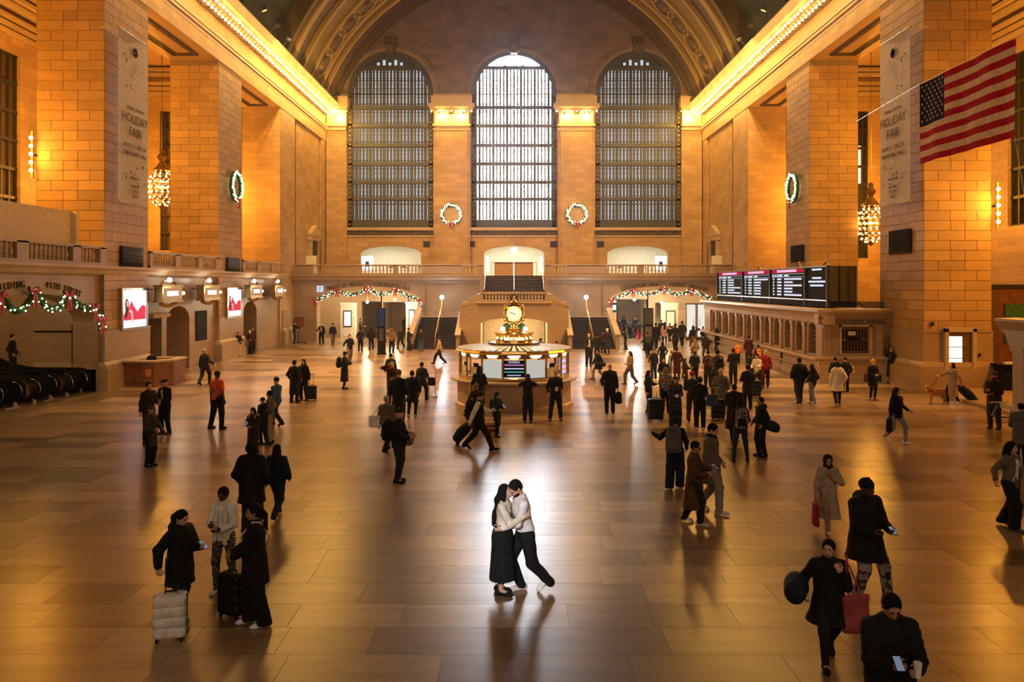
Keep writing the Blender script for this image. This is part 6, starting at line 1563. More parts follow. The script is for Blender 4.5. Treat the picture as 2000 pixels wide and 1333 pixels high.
def cup(p, hand_, label):
    q = np.array(p['handR'] if hand_ == 'R' else p['handL']) + [0, -.01, .03]; o = MB().lathe([(.028, -.06), (.036, .06)], n=12).build('cup', cloth(C['white'])); o.location = p['W'](q); tag(o, label, 'cup')
    MB().lathe([(.038, .06), (.038, .07), (.03, .078)], n=12).build('lid', cloth(C['white']), o); return o
def suitcase(x, y, yaw, h, wd, dp, col, label, handle=.0, hard=True, tiltx=0):
    c = empty('suitcase', (x, y, 0), R(yaw)); tag(c, label, 'suitcase'); c.rotation_euler = (R(tiltx), 0, R(yaw))
    m = cloth(C[col], 'satin'); r = .045; mb = MB(); rings = []
    n = 9
    for (zz, ins) in ((.05, .03), (.065, .01), (.09, 0), (h * .3, 0), (h * .31, .006), (h * .33, .006), (h * .34, 0), (h * .52, 0), (h * .53, .006), (h * .55, .006), (h * .56, 0), (h * .74, 0), (h * .75, .006), (h * .77, .006), (h * .78, 0), (h - .05, 0), (h - .02, .012), (h, .045)):
        a, b = wd / 2 - ins, dp / 2 - ins; ring = []
        for cx, cy_, t0 in ((a - r, b - r, 0), (-a + r, b - r, 90), (-a + r, -b + r, 180), (a - r, -b + r, 270)):
            for k in range(4): t = R(t0 + 30 * k); ring.append((cx + r * math.cos(t), cy_ + r * math.sin(t), zz))
        rings.append(ring)
    mb.ring_loft(rings).build('shell', m, c, True)
    MB().box(-wd / 2 - .003, wd / 2 + .003, -.012, .012, .06, h - .02).box(-wd / 2 - .004, wd / 2 + .004, .03, .036, .06, h - .03).build('zip', cloth(C['black']), c)
    MB().tube([(-.07, 0, h - .01), (-.07, 0, h + .03), (.07, 0, h + .03), (.07, 0, h - .01)], .011, 6).build('carry_handle', cloth(C['black']), c)
    for sx in (-1, 1):
        for sy in (-1, 1): MB().tube([(sx * (wd / 2 - .05) - .012, sy * (dp / 2 - .04), .028), (sx * (wd / 2 - .05) + .012, sy * (dp / 2 - .04), .028)], .028, 8).build('wheel', 'black', c)
    if handle: MB().tube([(-.08, dp / 2 - .03, h - .02), (-.08, dp / 2 - .03, h + handle), (.08, dp / 2 - .03, h + handle), (.08, dp / 2 - .03, h - .02)], .010, 6).build('pull_handle', 'steel' if col != 'white' else 'iron', c)
    return c
def W_(label, **k): return person(label=label, **k)
# ------------------------------------------------------------------ the couple in the middle
cx, cyy = ground(1004, 1160)
man = person(pos=(cx + .17, cyy + .05), H=1.80, yaw=-72, legs=[(-.10, -.06, 0, 0), (.04, .34, .05, -.75)], L=(.06, -.36, 1.10), Rr=(.16, -.34, 1.06), top=('crop', 'lilac'), bot=('pants', 'black'), shoe='white', hair=('short', 'hairb'), sk='light',
             look=(8, 34), lean=9, label='person in pale shirt and black trousers kissing a dark haired partner', mods=('beard',), girth=.96)
woman = person(pos=(cx - .17, cyy + .0), H=1.66, yaw=76, legs=[(-.09, -.02, 0, 0), (.08, .04, 0, 0)], L=(.10, -.34, 1.36), Rr=(.10, -.36, 1.28), top=('crop', 'cream'), bot=('skirt', 'black', 'plain', .24), shoe='black', hair=('long', 'hairb'), sk='light',
               look=(-6, -20), lean=3, label='person with long black hair in cream jacket and black pleated skirt, kissing', mods=('trim', 'longer'), girth=.9)
# added spot behind the viewer, a bare unseen lamp brightening the couple
kl = Vector((-3.2, -.6, 6.6)); dl = Vector((cx, cyy, 1.0)) - kl
lamp('couple_fill_spot', kl, 5200, (1, .97, .95), .25, 'SPOT', dl.to_track_quat('-Z', 'Y').to_euler(), (R(15), 1.0))
# ------------------------------------------------------------------ left foreground
p = person(352, 1218, 993, yaw=70, legs='shift', L='phone', Rr=(.34, .10, .94), top=('parka', 'black'), bot=('pants', 'jean'), shoe='white', hair=('pony', 'hairb'), sk='light', look=(0, 20), label='person in black parka and jeans holding a phone beside a white suitcase', mods=('hoodback',), girth=1.08)
phone(p, 'L', 'grey phone held by the person beside the white suitcase', 'lgrey')
gx, gy = ground(333, 1250); suitcase(gx, gy, 12, .60, .40, .26, 'white', 'white ribbed hard suitcase in the left foreground', .42)
person(438, 1155, 948, yaw=-8, legs='shift', L='belly', Rr=(.10, -.28, 1.16), top=('sweater', 'white'), bot=('leggings', 'char', 'fine'), shoe='white', hair=('short', 'hairb'), sk='dark', look=(-8, 22), scarf=('cream', 'long'), label='person in white sweater and long cream scarf looking at their hands')
p = person(498, 1222, 982, yaw=-72, legs='shift', L=(.0, -.30, 1.0), Rr=(.10, -.30, 1.02), top=('parka', 'black'), bot=('wide', 'black'), shoe='white', hair=('pony', 'hairb'), sk='mid', look=(0, 2), label='person in black jacket with cream shoulder strap beside a black suitcase', mods=('strapx',))
gx, gy = ground(455, 1205); suitcase(gx, gy, -25, .62, .38, .25, 'black', 'tall black suitcase in front of the person with the cream strap', .45)
person(492, 1045, 862, yaw=178, legs='stand', L='pocket', Rr='pocket', top=('parka', 'black'), bot=('pants', 'char'), hair=('curly', 'hairb'), sk='tan', label='broad person in black parka seen from behind, left foreground', girth=1.22)
person(541, 1012, 862, yaw=172, legs='walk2', L='pocket', Rr='pocket', top=('puffer', 'navy'), bot=('pants', 'jean'), shoe='white', hair=('long', 'hairb'), label='person with long black hair in navy puffer walking away')
p = person(495, 893, 795, yaw=-12, legs='stand', L='belly', Rr='phone', top=('coat', 'dbrown'), bot=('pants', 'char'), hair=('long', 'hairb'), look=(0, 24), label='person in dark brown coat with fur collar looking down at a phone', mods=('furhood',), girth=1.08); phone(p, 'R', 'phone held by the person in the fur collared coat')
person(514, 868, 775, yaw=-25, legs='stand', L='belly', Rr='belly', top=('jacket', 'black'), bot=('pants', 'black'), hair=('short', 'hairb'), look=(0, 25), label='shorter person in black reading, right of the fur collared coat')
p = person(527, 866, 762, yaw=-95, legs='stand', L='pocket', Rr='down', top=('jacket', 'grey'), bot=('pants', 'lgrey'), hair=('short', 'hairb'), sk='tan', label='person in grey denim jacket and pale grey jeans facing left')
carried(p, 'R', 'tote', 'shopping_bag', 'red', 'bright red shopping bag near the floor by the grey jeans', 'bag', .32, sc_=.7, off=(.0, -.1, -.05))
person(540, 832, 733, yaw=-120, legs='walk', L='swingb', Rr='swingf', top=('jacket', 'blue'), bot=('pants', 'char'), hat=('beanie', 'hairbr'), label='person in light blue denim jacket and dark beanie walking left')
# ------------------------------------------------------------------ left, officers and shirt
person(294, 911, 792, yaw=65, legs='stand', L='hold', Rr='hold', top=('coat', 'olive'), bot=('pants', 'black'), hair=('short', 'hairb'), hat=('cap', 'olive'), sk='mid', label='person in olive brown coat and cap standing before two uniformed officers', girth=1.05)
person(290, 860, 745, yaw=55, legs='stand', L='hold', Rr='down', top=('jacket', 'dbrown'), bot=('pants', 'char'), hair=('short', 'hairb'), label='officer in brown black uniform, bareheaded, left of the capped officer')
p = person(322, 848, 740, yaw=-18, legs='stand', L='belly', Rr='hold', top=('jacket', 'black'), bot=('pants', 'black'), hat=('peaked', 'black'), look=(-15, 5), label='officer in black uniform with peaked cap, white shirt and blue tie', mods=('zip', 'tie'), girth=1.05)
cup(p, 'R', 'white paper cup held by the officer in the peaked cap')
person(424, 838, 724, yaw=155, legs='wide', L='down', Rr='down', top=('tee', 'orange'), bot=('pants', 'black'), sk='dark', hat=('cap', 'black'), look=(20, 0), label='person in bright orange safety shirt and black cap', mods=('reflect',), girth=1.12)
person(400, 752, 678, yaw=170, legs='walk', L='down', Rr='side', top=('jacket', 'char'), bot=('pants', 'char'), hair=('short', 'grayhair'), label='person in dark suit walking away towards the left wall')
person(pos=(-17.15 + .35, 36.95), H=1.55, yaw=10, L='hold', Rr='hold', top=('jacket', 'black'), hair=('short', 'hairb'), look=(0, 25), label='attendant in black sitting inside the dark red wooden desk', sk='tan')
p = person(427, 704, 656, yaw=30, legs='stand', L='hold', Rr='hold', top=('parka', 'black'), bot=('pants', 'black'), hair=('long', 'hairb'), label='person in long black coat leaning by the second left pier')
p = person(466, 697, 648, yaw=60, legs='shift', L='hold', Rr='hold', top=('jacket', 'black'), bot=('pants', 'cream'), hair=('short', 'hairb'), label='person in black jacket and cream trousers near the left wall')
p = person(488, 693, 646, yaw=0, legs='stand', L='hold', Rr='hold', top=('jacket', 'dbrown'), bot=('pants', 'char'), hat=('beanie', 'cream'), label='short person with cream beanie near the left wall arch')
carried(p, 'R', 'tote', 'tote_bag', 'taupe', 'tan bag held by the short person in the cream beanie', 'bag', .2, sc_=.8, off=(.1, -.05, 0))
person(pos=(-17.5, 53.2), H=1.78, yaw=40, legs='stand', top=('jacket', 'black'), scarf=('red', 'long'), bot=('pants', 'black'), label='person in black with red scarf under the far left arch')
p = person(575, 671, 628, yaw=100, legs='stand', L='fwd', Rr='fwd', top=('jacket', 'navy'), bot=('pants', 'jean'), label='person in navy jacket with a kick scooter by the back corner')
gx, gy = ground(583, 672); sc_o = MB().tube([(0, 0, .95), (0, 0, .12)], .02).tube([(-.18, 0, .95), (.18, 0, .95)], .018).box(-.05, .05, -.6, 0, .08, .12).tube([(-.02, 0, .06), (.02, 0, .06)], .06, 10).tube([(-.02, -.6, .06), (.02, -.6, .06)], .06, 10).build('kick_scooter', 'black'); sc_o.location = (gx - .05, gy, 0); sc_o.rotation_euler = (0, 0, R(85)); tag(sc_o, 'black kick scooter by the back left corner', 'scooter')
person(628, 673, 630, yaw=0, legs='step', L='down', Rr='side', top=('jacket', 'black'), bot=('pants', 'black'), hair=('short', 'grayhair'), label='person in black jacket over white shirt walking towards the viewer, back left', mods=('zip',))
person(650, 674, 630, yaw=20, legs='walk', top=('jacket', 'navy'), bot=('pants', 'taupe'), hat=('beanie', 'black'), label='person in navy jacket and tan trousers walking, back left')
p = person(683, 709, 652, yaw=30, legs='step', L='hold', Rr='side', top=('jacket', 'black'), bot=('pants', 'taupe'), hair=('short', 'hairb'), label='person in black jacket and khaki trousers left of the dark totem')
p = person(673, 760, 686, yaw=85, legs='stand', L='phone', Rr='phone', top=('long', 'black'), bot=('leggings', 'black'), hair=('bun', 'hairb'), look=(0, 25), label='person in long black coat with backpack reading, facing right')
backpack(p, 'black', 'black backpack on the person in the long black coat')
BK = 'people in dark coats at the mouth of the left passage'
person(704, 687, 641, yaw=180, legs='stand', L='pocket', Rr='pocket', top=('jacket', 'black'), bot=('pants', 'black'), label='slim person in black seen from behind, left of a similar one')
person(725, 684, 638, yaw=185, legs='step', L='pocket', Rr='pocket', top=('puffer', 'black'), bot=('pants', 'black'), label='person in black hooded puffer from behind at the left passage', hat=('hood', 'black'))
person(737, 677, 636, yaw=150, legs='walk', top=('jacket', 'brown'), bot=('pants', 'beige'), hair=('short', 'hairbr'), label='person in brown jacket and beige trousers just left of the dark totem')
p = person(747, 684, 646, yaw=0, legs='step', L='hold', Rr='down', top=('coat', 'black'), bot=('leggings', 'black'), hair=('long', 'hairbr'), label='person in black coat walking forward in front of the dark totem')
carried(p, 'L', 'tote', 'shoulder_bag', 'brown', 'brown shoulder bag on the person in front of the dark totem', 'bag', .45, sc_=.8, strap='sh')
person(765, 690, 640, yaw=170, legs='stand', L='up', Rr='down', top=('jacket', 'tan'), bot=('pants', 'char'), hair=('long', 'blond'), label='person with long fair hair and tan jacket right of the dark totem')
person(783, 681, 638, yaw=-30, legs='walk', top=('jacket', 'dbrown'), bot=('pants', 'black'), sk='tan', label='person in dark brown jacket striding, left passage mouth')
p = person(798, 684, 641, yaw=120, legs='stand', L='fwd', Rr='hold', top=('jacket', 'black'), bot=('pants', 'black'), hat=('beanie', 'black'), label='person in black beanie reaching beside the left stair flight')
gx, gy = ground(801, 686); suitcase(gx, gy, 20, .5, .3, .2, 'black', 'small black suitcase at the foot of the left stair flight', .3)
person(822, 687, 643, yaw=185, legs='stand', L='face', Rr='face', top=('jacket', 'navy'), bot=('pants', 'blue'), hair=('short', 'blond'), label='person in navy top and blue jeans at the left stair flight')
person(pos=(-12.75, 66.2), H=1.8, yaw=80, legs='shift', L='hold', Rr='hold', top=('jacket', 'olive'), bot=('pants', 'olive'), label='person in olive fatigues standing inside the left passage')
person(pos=(-9.9, 72.2), H=1.7, yaw=180, legs='stand', top=('jacket', 'black'), bot=('pants', 'black'), label='person in black deep in the left passage corridor, left one')
person(pos=(-9.5, 71.6), H=1.75, yaw=180, legs='step', top=('coat', 'black'), bot=('pants', 'black'), label='person in black coat deep in the left passage corridor, right one')
person(858, 712, 657, yaw=-85, legs=[(-.06, -.38, 0, .2), (.06, .38, .05, -.6)], L='swingf', Rr='swingb', top=('jacket', 'beige'), bot=('pants', 'black'), hat=('beanie', 'purple'), label='person in beige jacket and purple beanie striding left before the steps')
person(575, 787, 703, yaw=165, legs='stand', L='pocket', Rr='pocket', top=('long', 'black'), bot=('pants', 'black'), hair=('short', 'hairb'), label='person in long black coat from behind, left of a pair with a suitcase')
p = person(593, 783, 701, yaw=-10, legs='stand', L='down', Rr='belly', top=('coat', 'black'), bot=('pants', 'black'), hair=('long', 'hairb'), label='person in black coat facing forward, right of a pair with a suitcase', girth=.95)
gx, gy = ground(608, 782); suitcase(gx, gy, 10, .58, .42, .28, 'black', 'rounded black suitcase beside the pair in black coats', .35)
# ------------------------------------------------------------------ centre left cluster
p = person(779, 942, 797, yaw=80, legs='stand', L='hold', Rr='hold', top=('jacket', 'black'), bot=('pants', 'char'), hair=('short', 'hairb'), hat=('cap', 'black'), label='heavy person in black facing right with jacket over the arm', girth=1.22)
w = p['W'](np.array((.12, -.24, 1.02))); o = tpl_obj('tote', 'folded_jacket', 'taupe', w, (R(8), 0, R(80)), (.9, 1.2, .9), 'folded grey brown jacket over the arm of the heavy person in black', 'jacket')
w = p['W'](np.array((-.06, -.31, 1.08))); tpl_obj('duffel', 'orange_parcel', 'orange2', w, (0, 0, R(170)), (.30, .5, .45), 'orange patterned parcel held by the heavy person in black', 'parcel', 'patch')
backpack(p, 'black', 'black backpack on the heavy person in black')
p = person(755, 884, 768, yaw=165, legs='walk2', L='down', Rr='down', top=('jacket', 'taupe'), bot=('pants', 'black'), hair=('short', 'grayhair'), label='grey haired person in taupe jacket walking away with a striped tote', girth=1.1)
carried(p, 'L', 'tote', 'tote_bag', 'white', 'white striped tote bag on the grey haired person', 'bag', .42, rot=-70, sc_=.95, strap='sh', kc='plain', off=(.02, .08, 0))
person(779, 832, 722, yaw=170, legs='stand', L='pocket', Rr='pocket', top=('coat', 'black'), bot=('pants', 'black'), hair=('short', 'grayhair'), hat=('beanie', 'grey'), label='person in black coat and grey beanie from behind, left of the cluster', girth=1.15)
person(805, 817, 722, yaw=175, legs='step', L='pocket', Rr='pocket', top=('coat', 'black'), bot=('leggings', 'black'), shoe='lgrey', hair=('short', 'hairb'), label='person in black coat and leggings with pale shoes from behind', girth=1.1)
p = person(824, 784, 704, yaw=160, legs='walk', L='down', Rr='hold', top=('jacket', 'char'), bot=('pants', 'black'), hair=('short', 'hairb'), label='person in charcoal jacket pulling a wheeled trolley with a bag', girth=1.15)
gx, gy = ground(843, 779)
tr = MB().tube([(-.14, .05, .06), (-.14, .05, 1.0), (.14, .05, 1.0), (.14, .05, .06)], .014).box(-.2, .2, -.2, .1, .07, .1).tube([(-.2, .08, .05), (-.17, .08, .05)], .05, 8).tube([(.17, .08, .05), (.2, .08, .05)], .05, 8).tube([(-.2, -.18, .05), (-.17, -.18, .05)], .05, 8).tube([(.17, -.18, .05), (.2, -.18, .05)], .05, 8).build('trolley', 'steel'); tr.location = (gx, gy, 0); tr.rotation_euler = (0, 0, R(-15)); tag(tr, 'thin metal wheeled trolley left of the booth', 'trolley')
tpl_obj('tote', 'black_bag', 'black', (gx, gy - .12, .72), (0, 0, R(-15)), 1.0, 'black bag hanging on the metal trolley', 'bag')
person(766, 792, 706, yaw=5, legs='stand', L='belly', Rr='up', top=('coat', 'maroon'), bot=('pants', 'black'), hair=('short', 'grayhair'), scarf=('red', 'short'), label='person with white hair, red scarf and maroon coat facing forward')
person(763, 762, 690, yaw=180, legs='stand', top=('jacket', 'char'), hair=('short', 'hairb'), bot=('pants', 'char'), label='person in charcoal jacket behind the red scarf, from behind')
# ------------------------------------------------------------------ in front of the booth
p = person(936, 812, 714, yaw=178, legs='stand', L='hold', Rr='hold', top=('coat', 'black'), bot=('leggings', 'black'), hair=('long', 'hairb'), mods=('longer',), label='person with very long black hair at the booth counter')
carried(p, 'L', 'tote', 'yellow_bag', 'yellow', 'mustard yellow bag hanging on the person with very long hair', 'bag', .40, sc_=.9, strap='sh')
p = person(936, 880, 757, yaw=82, legs=[(-.08, -.42, 0, .2), (.08, .42, .05, -.6)], L='phone', Rr='pull', top=('sweater', 'black'), bot=('pants', 'black'), hair=('short', 'hairbr'), look=(0, 26), label='person in dark vest with pale sleeves striding right, reading a phone', mods=('vest',), girth=1.12)
phone(p, 'L', 'phone in the hand of the person with pale sleeves', 'lgrey'); backpack(p, 'black', 'large black backpack on the person with pale sleeves', 'plain', 1.15)
gx, gy = ground(903, 868); o = tpl_obj('duffel', 'rolling_duffel', 'black', (gx, gy, .34), (0, R(-48), R(8)), (1.15, 1.1, 1.1), 'black rolling duffel pulled behind the person with pale sleeves', 'suitcase')
MB().tube([(.12, -.1, .08), (.42, -.1, .16)], .014).build('pull_handle', 'steel', o); MB().tube([(-.26, -.12, -.08), (-.26, .12, -.08)], .05, 8).build('wheel', 'black', o)
person(931, 838, 748, yaw=170, legs='stand', top=('jacket', 'dbrown'), hair=('short', 'blond'), bot=('pants', 'black'), L='pocket', Rr='pocket', label='fair haired person in dark jacket behind the striding backpacker')
p = person(970, 853, 764, yaw=40, legs='step', L='phone', Rr='hold', top=('jacket', 'dgreen'), bot=('pants', 'black'), shoe='black', hat=('hood', 'dgreen'), label='slight person in dark green hoodie with hood up by the booth', look=(0, 20), girth=.92)
phone(p, 'L', 'white phone held by the hooded person', 'white'); backpack(p, 'black', 'small black backpack on the hooded person', 'plain', .85)
gx, gy = ground(959, 852); o = MB().ring_loft([[(x * r, y * r, z) for x, y in ((-1, -.5), (1, -.5), (1, .5), (-1, .5))] for z, r in ((0, .13), (.2, .15), (.42, .14))]).build('shopping_bag', 'yel' if 'yel' in M else plain('yellow bag', (.65, .36, .02), .6)); o.location = (gx, gy, 0); tag(o, 'yellow and red shopping bag standing between the striding and hooded people', 'bag')
MB().box(-.145, .145, -.08, -.074, .13, .22).box(-.145, .145, -.08, -.074, .28, .34).build('red_band', cloth(C['red']), o); MB().tube([(-.07, 0, .42), (-.05, 0, .52), (.05, 0, .52), (.07, 0, .42)], .008).build('handle', cloth(C['black']), o)
p = person(1031, 826, 731, yaw=0, legs='stand', L='face', Rr='face', top=('coat', 'black'), bot=('pants', 'black'), hair=('short', 'hairb'), hat=('beanie', 'black'), scarf=('maroon', 'short'), label='person in black with maroon scarf taking a photo towards the viewer', sk='mid')
w = p['W'](np.array((0, -.30, 1.60))); o = MB().box(-.07, .07, -.03, .03, -.045, .045).lathe([(.035, 0), (.035, .05)], (0, 0, 0), 12).build('camera', 'black'); o.location = w; tag(o, 'small black camera held up in front of the booth', 'camera')
p = person(1085, 822, 722, yaw=2, legs='wide', L='belly', Rr='pocket', top=('jacket', 'black'), bot=('pants', 'navy'), hair=('short', 'grayhair'), sk='light', label='person in open black jacket holding a cup in front of the booth', girth=1.12); cup(p, 'L', 'cup held by the person in the open black jacket')
person(1056, 716, 660, yaw=175, legs='stand', top=('jacket', 'navy'), hair=('short', 'hairb'), bot=('pants', 'black'), label='person in navy behind the booth against the arch, left one')
person(1087, 712, 666, yaw=190, legs='stand', top=('jacket', 'black'), hair=('short', 'hairb'), bot=('pants', 'black'), label='shorter person in black behind the booth roof, right one')
# ------------------------------------------------------------------ right of the booth
person(1150, 717, 650, yaw=10, legs='stand', L='pocket', Rr='hold', top=('jacket', 'char'), bot=('pants', 'black'), hair=('short', 'blond'), label='person in charcoal jacket over pale top right of the booth', mods=('zip',))
p = person(1168, 742, 680, yaw=-70, legs='walk', L='swingb', Rr='swingf', top=('parka', 'black'), bot=('pants', 'lgrey'), hair=('short', 'hairb'), label='person in black parka and grey trousers hurrying left')
carried(p, 'L', 'duffel', 'duffel_bag', 'black', 'black duffel on the person hurrying left', 'bag', .45, sc_=.9, strap='sh')
person(1166, 700, 652, yaw=180, legs='stand', top=('coat', 'black'), bot=('pants', 'black'), label='person in black coat from behind, at the right stair flight, bareheaded')
person(1186, 692, 642, yaw=175, legs='stand', L='pocket', Rr='pocket', top=('long', 'char'), bot=('leggings', 'black'), hat=('beanie', 'white'), label='person in long charcoal coat and white beanie at the right stair flight')
person(1178, 690, 645, yaw=185, legs='stand', top=('jacket', 'maroon'), bot=('pants', 'black'), label='person in maroon jacket left of the white beanie at the right stairs')
p = person(1191, 808, 709, yaw=178, legs='stand', L='pocket', Rr='down', top=('jacket', 'black'), bot=('pants', 'black'), hair=('bald', 'grayhair'), sk='light', label='bald person in black from behind with a bag in hand', girth=1.15)
o = tpl_obj('backpack', 'backpack', 'black', p['W'](np.array((-.30, .0, .55))), (0, 0, 0), .85, 'black backpack hanging from the hand of the bald person', 'backpack'); MB().tube([(-.03, 0, .2), (0, 0, .32), (.03, 0, .2)], .012).build('strap', cloth(C['black']), o)
person(1231, 752, 683, yaw=-60, legs='walk', L='belly', Rr='belly', top=('sweater', 'tan'), bot=('pants', 'grey'), shoe='brown', hair=('long', 'hairbr'), label='person with long brown hair in tan sweater and grey trousers walking')
person(1222, 683, 643, yaw=-110, legs='shift', L='out', Rr='out', top=('jacket', 'black'), bot=('pants', 'char'), lean=18, label='person in black leaning with one arm stretched out, right passage')
p = person(1230, 662, 624, yaw=180, legs='step', top=('jacket', 'black'), bot=('pants', 'black'), label='person in black with backpack pulling a small case, right passage', L='pocket'); backpack(p, 'char', 'charcoal backpack in the right passage')
gx, gy = ground(1237, 662); suitcase(gx, gy, 0, .5, .34, .22, 'black', 'small black suitcase rolling in the right passage mouth', .35)
person(1248, 664, 624, yaw=175, legs='walk', L='side', Rr='side', top=('jacket', 'char'), bot=('pants', 'red'), label='person in charcoal top and red trousers in the right passage mouth')
person(1211, 657, 622, yaw=190, legs='step', top=('jacket', 'black'), bot=('pants', 'brown'), hat=('cap', 'black'), label='person in black cap and brown trousers at the right passage edge')
for k, (x, y, yw, tc_, lb) in enumerate(((9.0, 72.2, 180, 'black', 'distant person in black at the left of the white lit corridor'), (10.1, 73.5, 175, 'char', 'distant person in charcoal, centre of the white lit corridor'), (10.9, 71.8, 10, 'navy', 'distant person in navy, right of the white lit corridor'), (12.9, 68.9, 180, 'blue', 'distant person in blue beside the cream shop front'))):
    person(pos=(x, y), H=1.72, yaw=yw, legs='step', top=('jacket', tc_), bot=('pants', 'black'), label=lb)
p = person(1265, 699, 646, yaw=178, legs='walk', L='side', Rr='side', top=('jacket', 'dgreen'), bot=('pants', 'black'), shoe='tan', label='person in dark green jacket with backpack below the grey poster totem'); backpack(p, 'olive', 'olive backpack below the grey poster totem')
person(1281, 682, 622, yaw=180, legs='step', L='pocket', Rr='down', top=('coat', 'black'), bot=('pants', 'jean'), H=1.9, label='tall person in black coat just right of the grey poster totem')
p = person(1298, 672, 615, yaw=172, legs='stand', L='down', Rr='out', top=('coat', 'pink'), bot=('leggings', 'black'), hair=('long', 'hairb'), H=1.7, label='person with long black hair in pink brown coat at the right passage')
person(1308, 668, 630, yaw=200, legs='walk', top=('jacket', 'black'), bot=('pants', 'black'), label='person in black just right of the pink brown coat')
person(1293, 650, 610, yaw=180, legs='stand', pos=(12.0, 65.0), H=1.75, top=('jacket', 'black'), bot=('pants', 'black'), label='person in black standing before the cream shop front arch')
person(1319, 686, 622, yaw=180, legs='step', L='pocket', Rr='pocket', top=('coat', 'black'), bot=('pants', 'black'), H=1.95, label='left of two tall people in black near the lit glass doors')
person(1332, 676, 624, yaw=185, legs='step', L='pocket', Rr='pocket', top=('coat', 'dbrown'), bot=('pants', 'black'), H=1.9, label='right of two tall people near the lit glass doors, in dark brown')
person(1354, 690, 636, yaw=175, legs='stand', L='down', Rr='up', top=('jacket', 'char'), bot=('skirt', 'brown', 'plain', .4), hair=('long', 'hairb'), label='person with long hair waving near the lit glass doors')
person(1373, 672, 637, yaw=190, legs='step', top=('jacket', 'black'), bot=('pants', 'char'), label='person in black at the start of the ticket windows')
person(1378, 697, 650, yaw=150, legs='walk', top=('jacket', 'dbrown'), bot=('pants', 'black'), hair=('long', 'hairbr'), label='person in dark brown jacket walking past the waving person')
p = person(1400, 683, 641, yaw=120, legs='stand', L='hold', Rr='hold', top=('parka', 'black'), bot=('pants', 'black'), hat=('hood', 'black'), label='hooded person in black at the first ticket windows')
gx, gy = ground(1383, 678); suitcase(gx, gy, 0, .6, .4, .26, 'char', 'charcoal suitcase by the first ticket windows', .3)
# ------------------------------------------------------------------ the waiting crowd, back rows
person(1357, 712, 662, yaw=-170, legs='stand', L='pocket', Rr='pocket', top=('coat', 'tan'), bot=('pants', 'char'), hair=('long', 'blond'), label='fair haired person in tan coat at the back of the waiting crowd')
person(1294, 722, 668, yaw=180, legs='stand', L='pocket', Rr='pocket', top=('coat', 'black'), bot=('pants', 'black'), hat=('hood', 'black'), label='hooded person in black at the left back of the waiting crowd')
person(1277, 740, 681, yaw=-170, legs='stand', L='pocket', Rr='down', top=('jacket', 'char'), bot=('pants', 'jean'), hat=('brim', 'brown'), hair=('short', 'hairbr'), label='person in brown brimmed hat and jeans at the left of the crowd')
person(1308, 738, 684, yaw=100, legs='stand', L='face', Rr='face', top=('sweater', 'lgrey'), bot=('pants', 'ljean'), hair=('short', 'blond'), lean=12, label='person in pale grey sweater raising a camera in the crowd')
person(1322, 742, 678, yaw=175, legs='stand', L='pocket', Rr='pocket', top=('long', 'maroon'), bot=('leggings', 'black'), hair=('short', 'hairb'), label='person in long dark maroon coat from behind in the crowd')
person(1296, 775, 698, yaw=-5, legs='stand', L='hold', Rr='hold', top=('coat', 'black'), bot=('pants', 'black'), hair=('long', 'hairbr'), label='dark coated person facing forward behind the striped sweater')
person(1338, 760, 700, yaw=60, legs='stand', L='phone', Rr='down', top=('coat', 'dbrown'), bot=('pants', 'black'), hair=('long', 'hairbr'), label='person in dark brown coat facing right in the middle of the crowd')
person(1357, 748, 686, yaw=180, legs='stand', L='hold', Rr='hold', top=('puffer', 'black'), bot=('pants', 'black'), hair=('short', 'hairb'), label='person in black puffer from behind in the middle of the crowd', girth=1.15)
p = person(1383, 758, 684, yaw=165, legs='stand', L='phone', Rr='down', top=('coat', 'char'), bot=('pants', 'black'), hair=('short', 'hairb'), look=(0, 20), label='person in charcoal coat with a maroon backpack in the crowd'); backpack(p, 'maroon', 'maroon backpack in the middle of the crowd')
p = person(1401, 772, 682, yaw=178, legs='wide', L='hold', Rr='hold', top=('jacket', 'taupe', 'plaid'), bot=('pants', 'black'), hair=('short', 'hairb'), label='person in plaid jacket with big black backpack in the crowd', girth=1.1); backpack(p, 'black', 'big black backpack on the plaid jacket', 'plain', 1.2)
person(1432, 752, 680, yaw=170, legs='stand', L='hold', Rr='hold', top=('coat', 'black'), bot=('pants', 'black'), hair=('short', 'hairb'), sk='tan', label='person in black coat right of the plaid jacket')
person(1441, 712, 668, yaw=180, legs='stand', L='down', Rr='down', top=('jacket', 'orange2'), bot=('pants', 'black'), hat=('cap', 'red'), label='person in orange jacket and red cap near the ticket windows')
person(1449, 686, 648, yaw=180, legs='step', top=('sweater', 'pink'), bot=('pants', 'black'), hair=('short', 'hairb'), label='person in pale pink top at the ticket windows')
person(1462, 710, 655, yaw=160, legs='stand', top=('coat', 'maroon'), bot=('pants', 'char'), label='person in dark maroon coat at the ticket windows')
person(1481, 704, 650, yaw=150, legs='stand', L='hold', Rr='hold', top=('jacket', 'black'), bot=('pants', 'black'), hair=('long', 'hairb'), label='person with long black hair leaning at the ticket windows')
p = person(1481, 727, 673, yaw=175, legs='stand', top=('jacket', 'maroon'), bot=('pants', 'grey'), hair=('short', 'hairb'), label='person with orange backpack by the ticket windows'); backpack(p, 'orange2', 'bright orange backpack by the ticket windows')
person(1507, 713, 658, yaw=160, legs='stand', L='hold', Rr='hold', top=('coat', 'black'), bot=('pants', 'black'), label='person in black coat standing at the middle ticket windows', girth=1.1)
person(1530, 722, 664, yaw=110, legs='shift', L='fwd', Rr='hold', top=('coat', 'char'), bot=('pants', 'taupe'), hair=('short', 'grayhair'), label='person in charcoal coat reaching to the ticket counter')
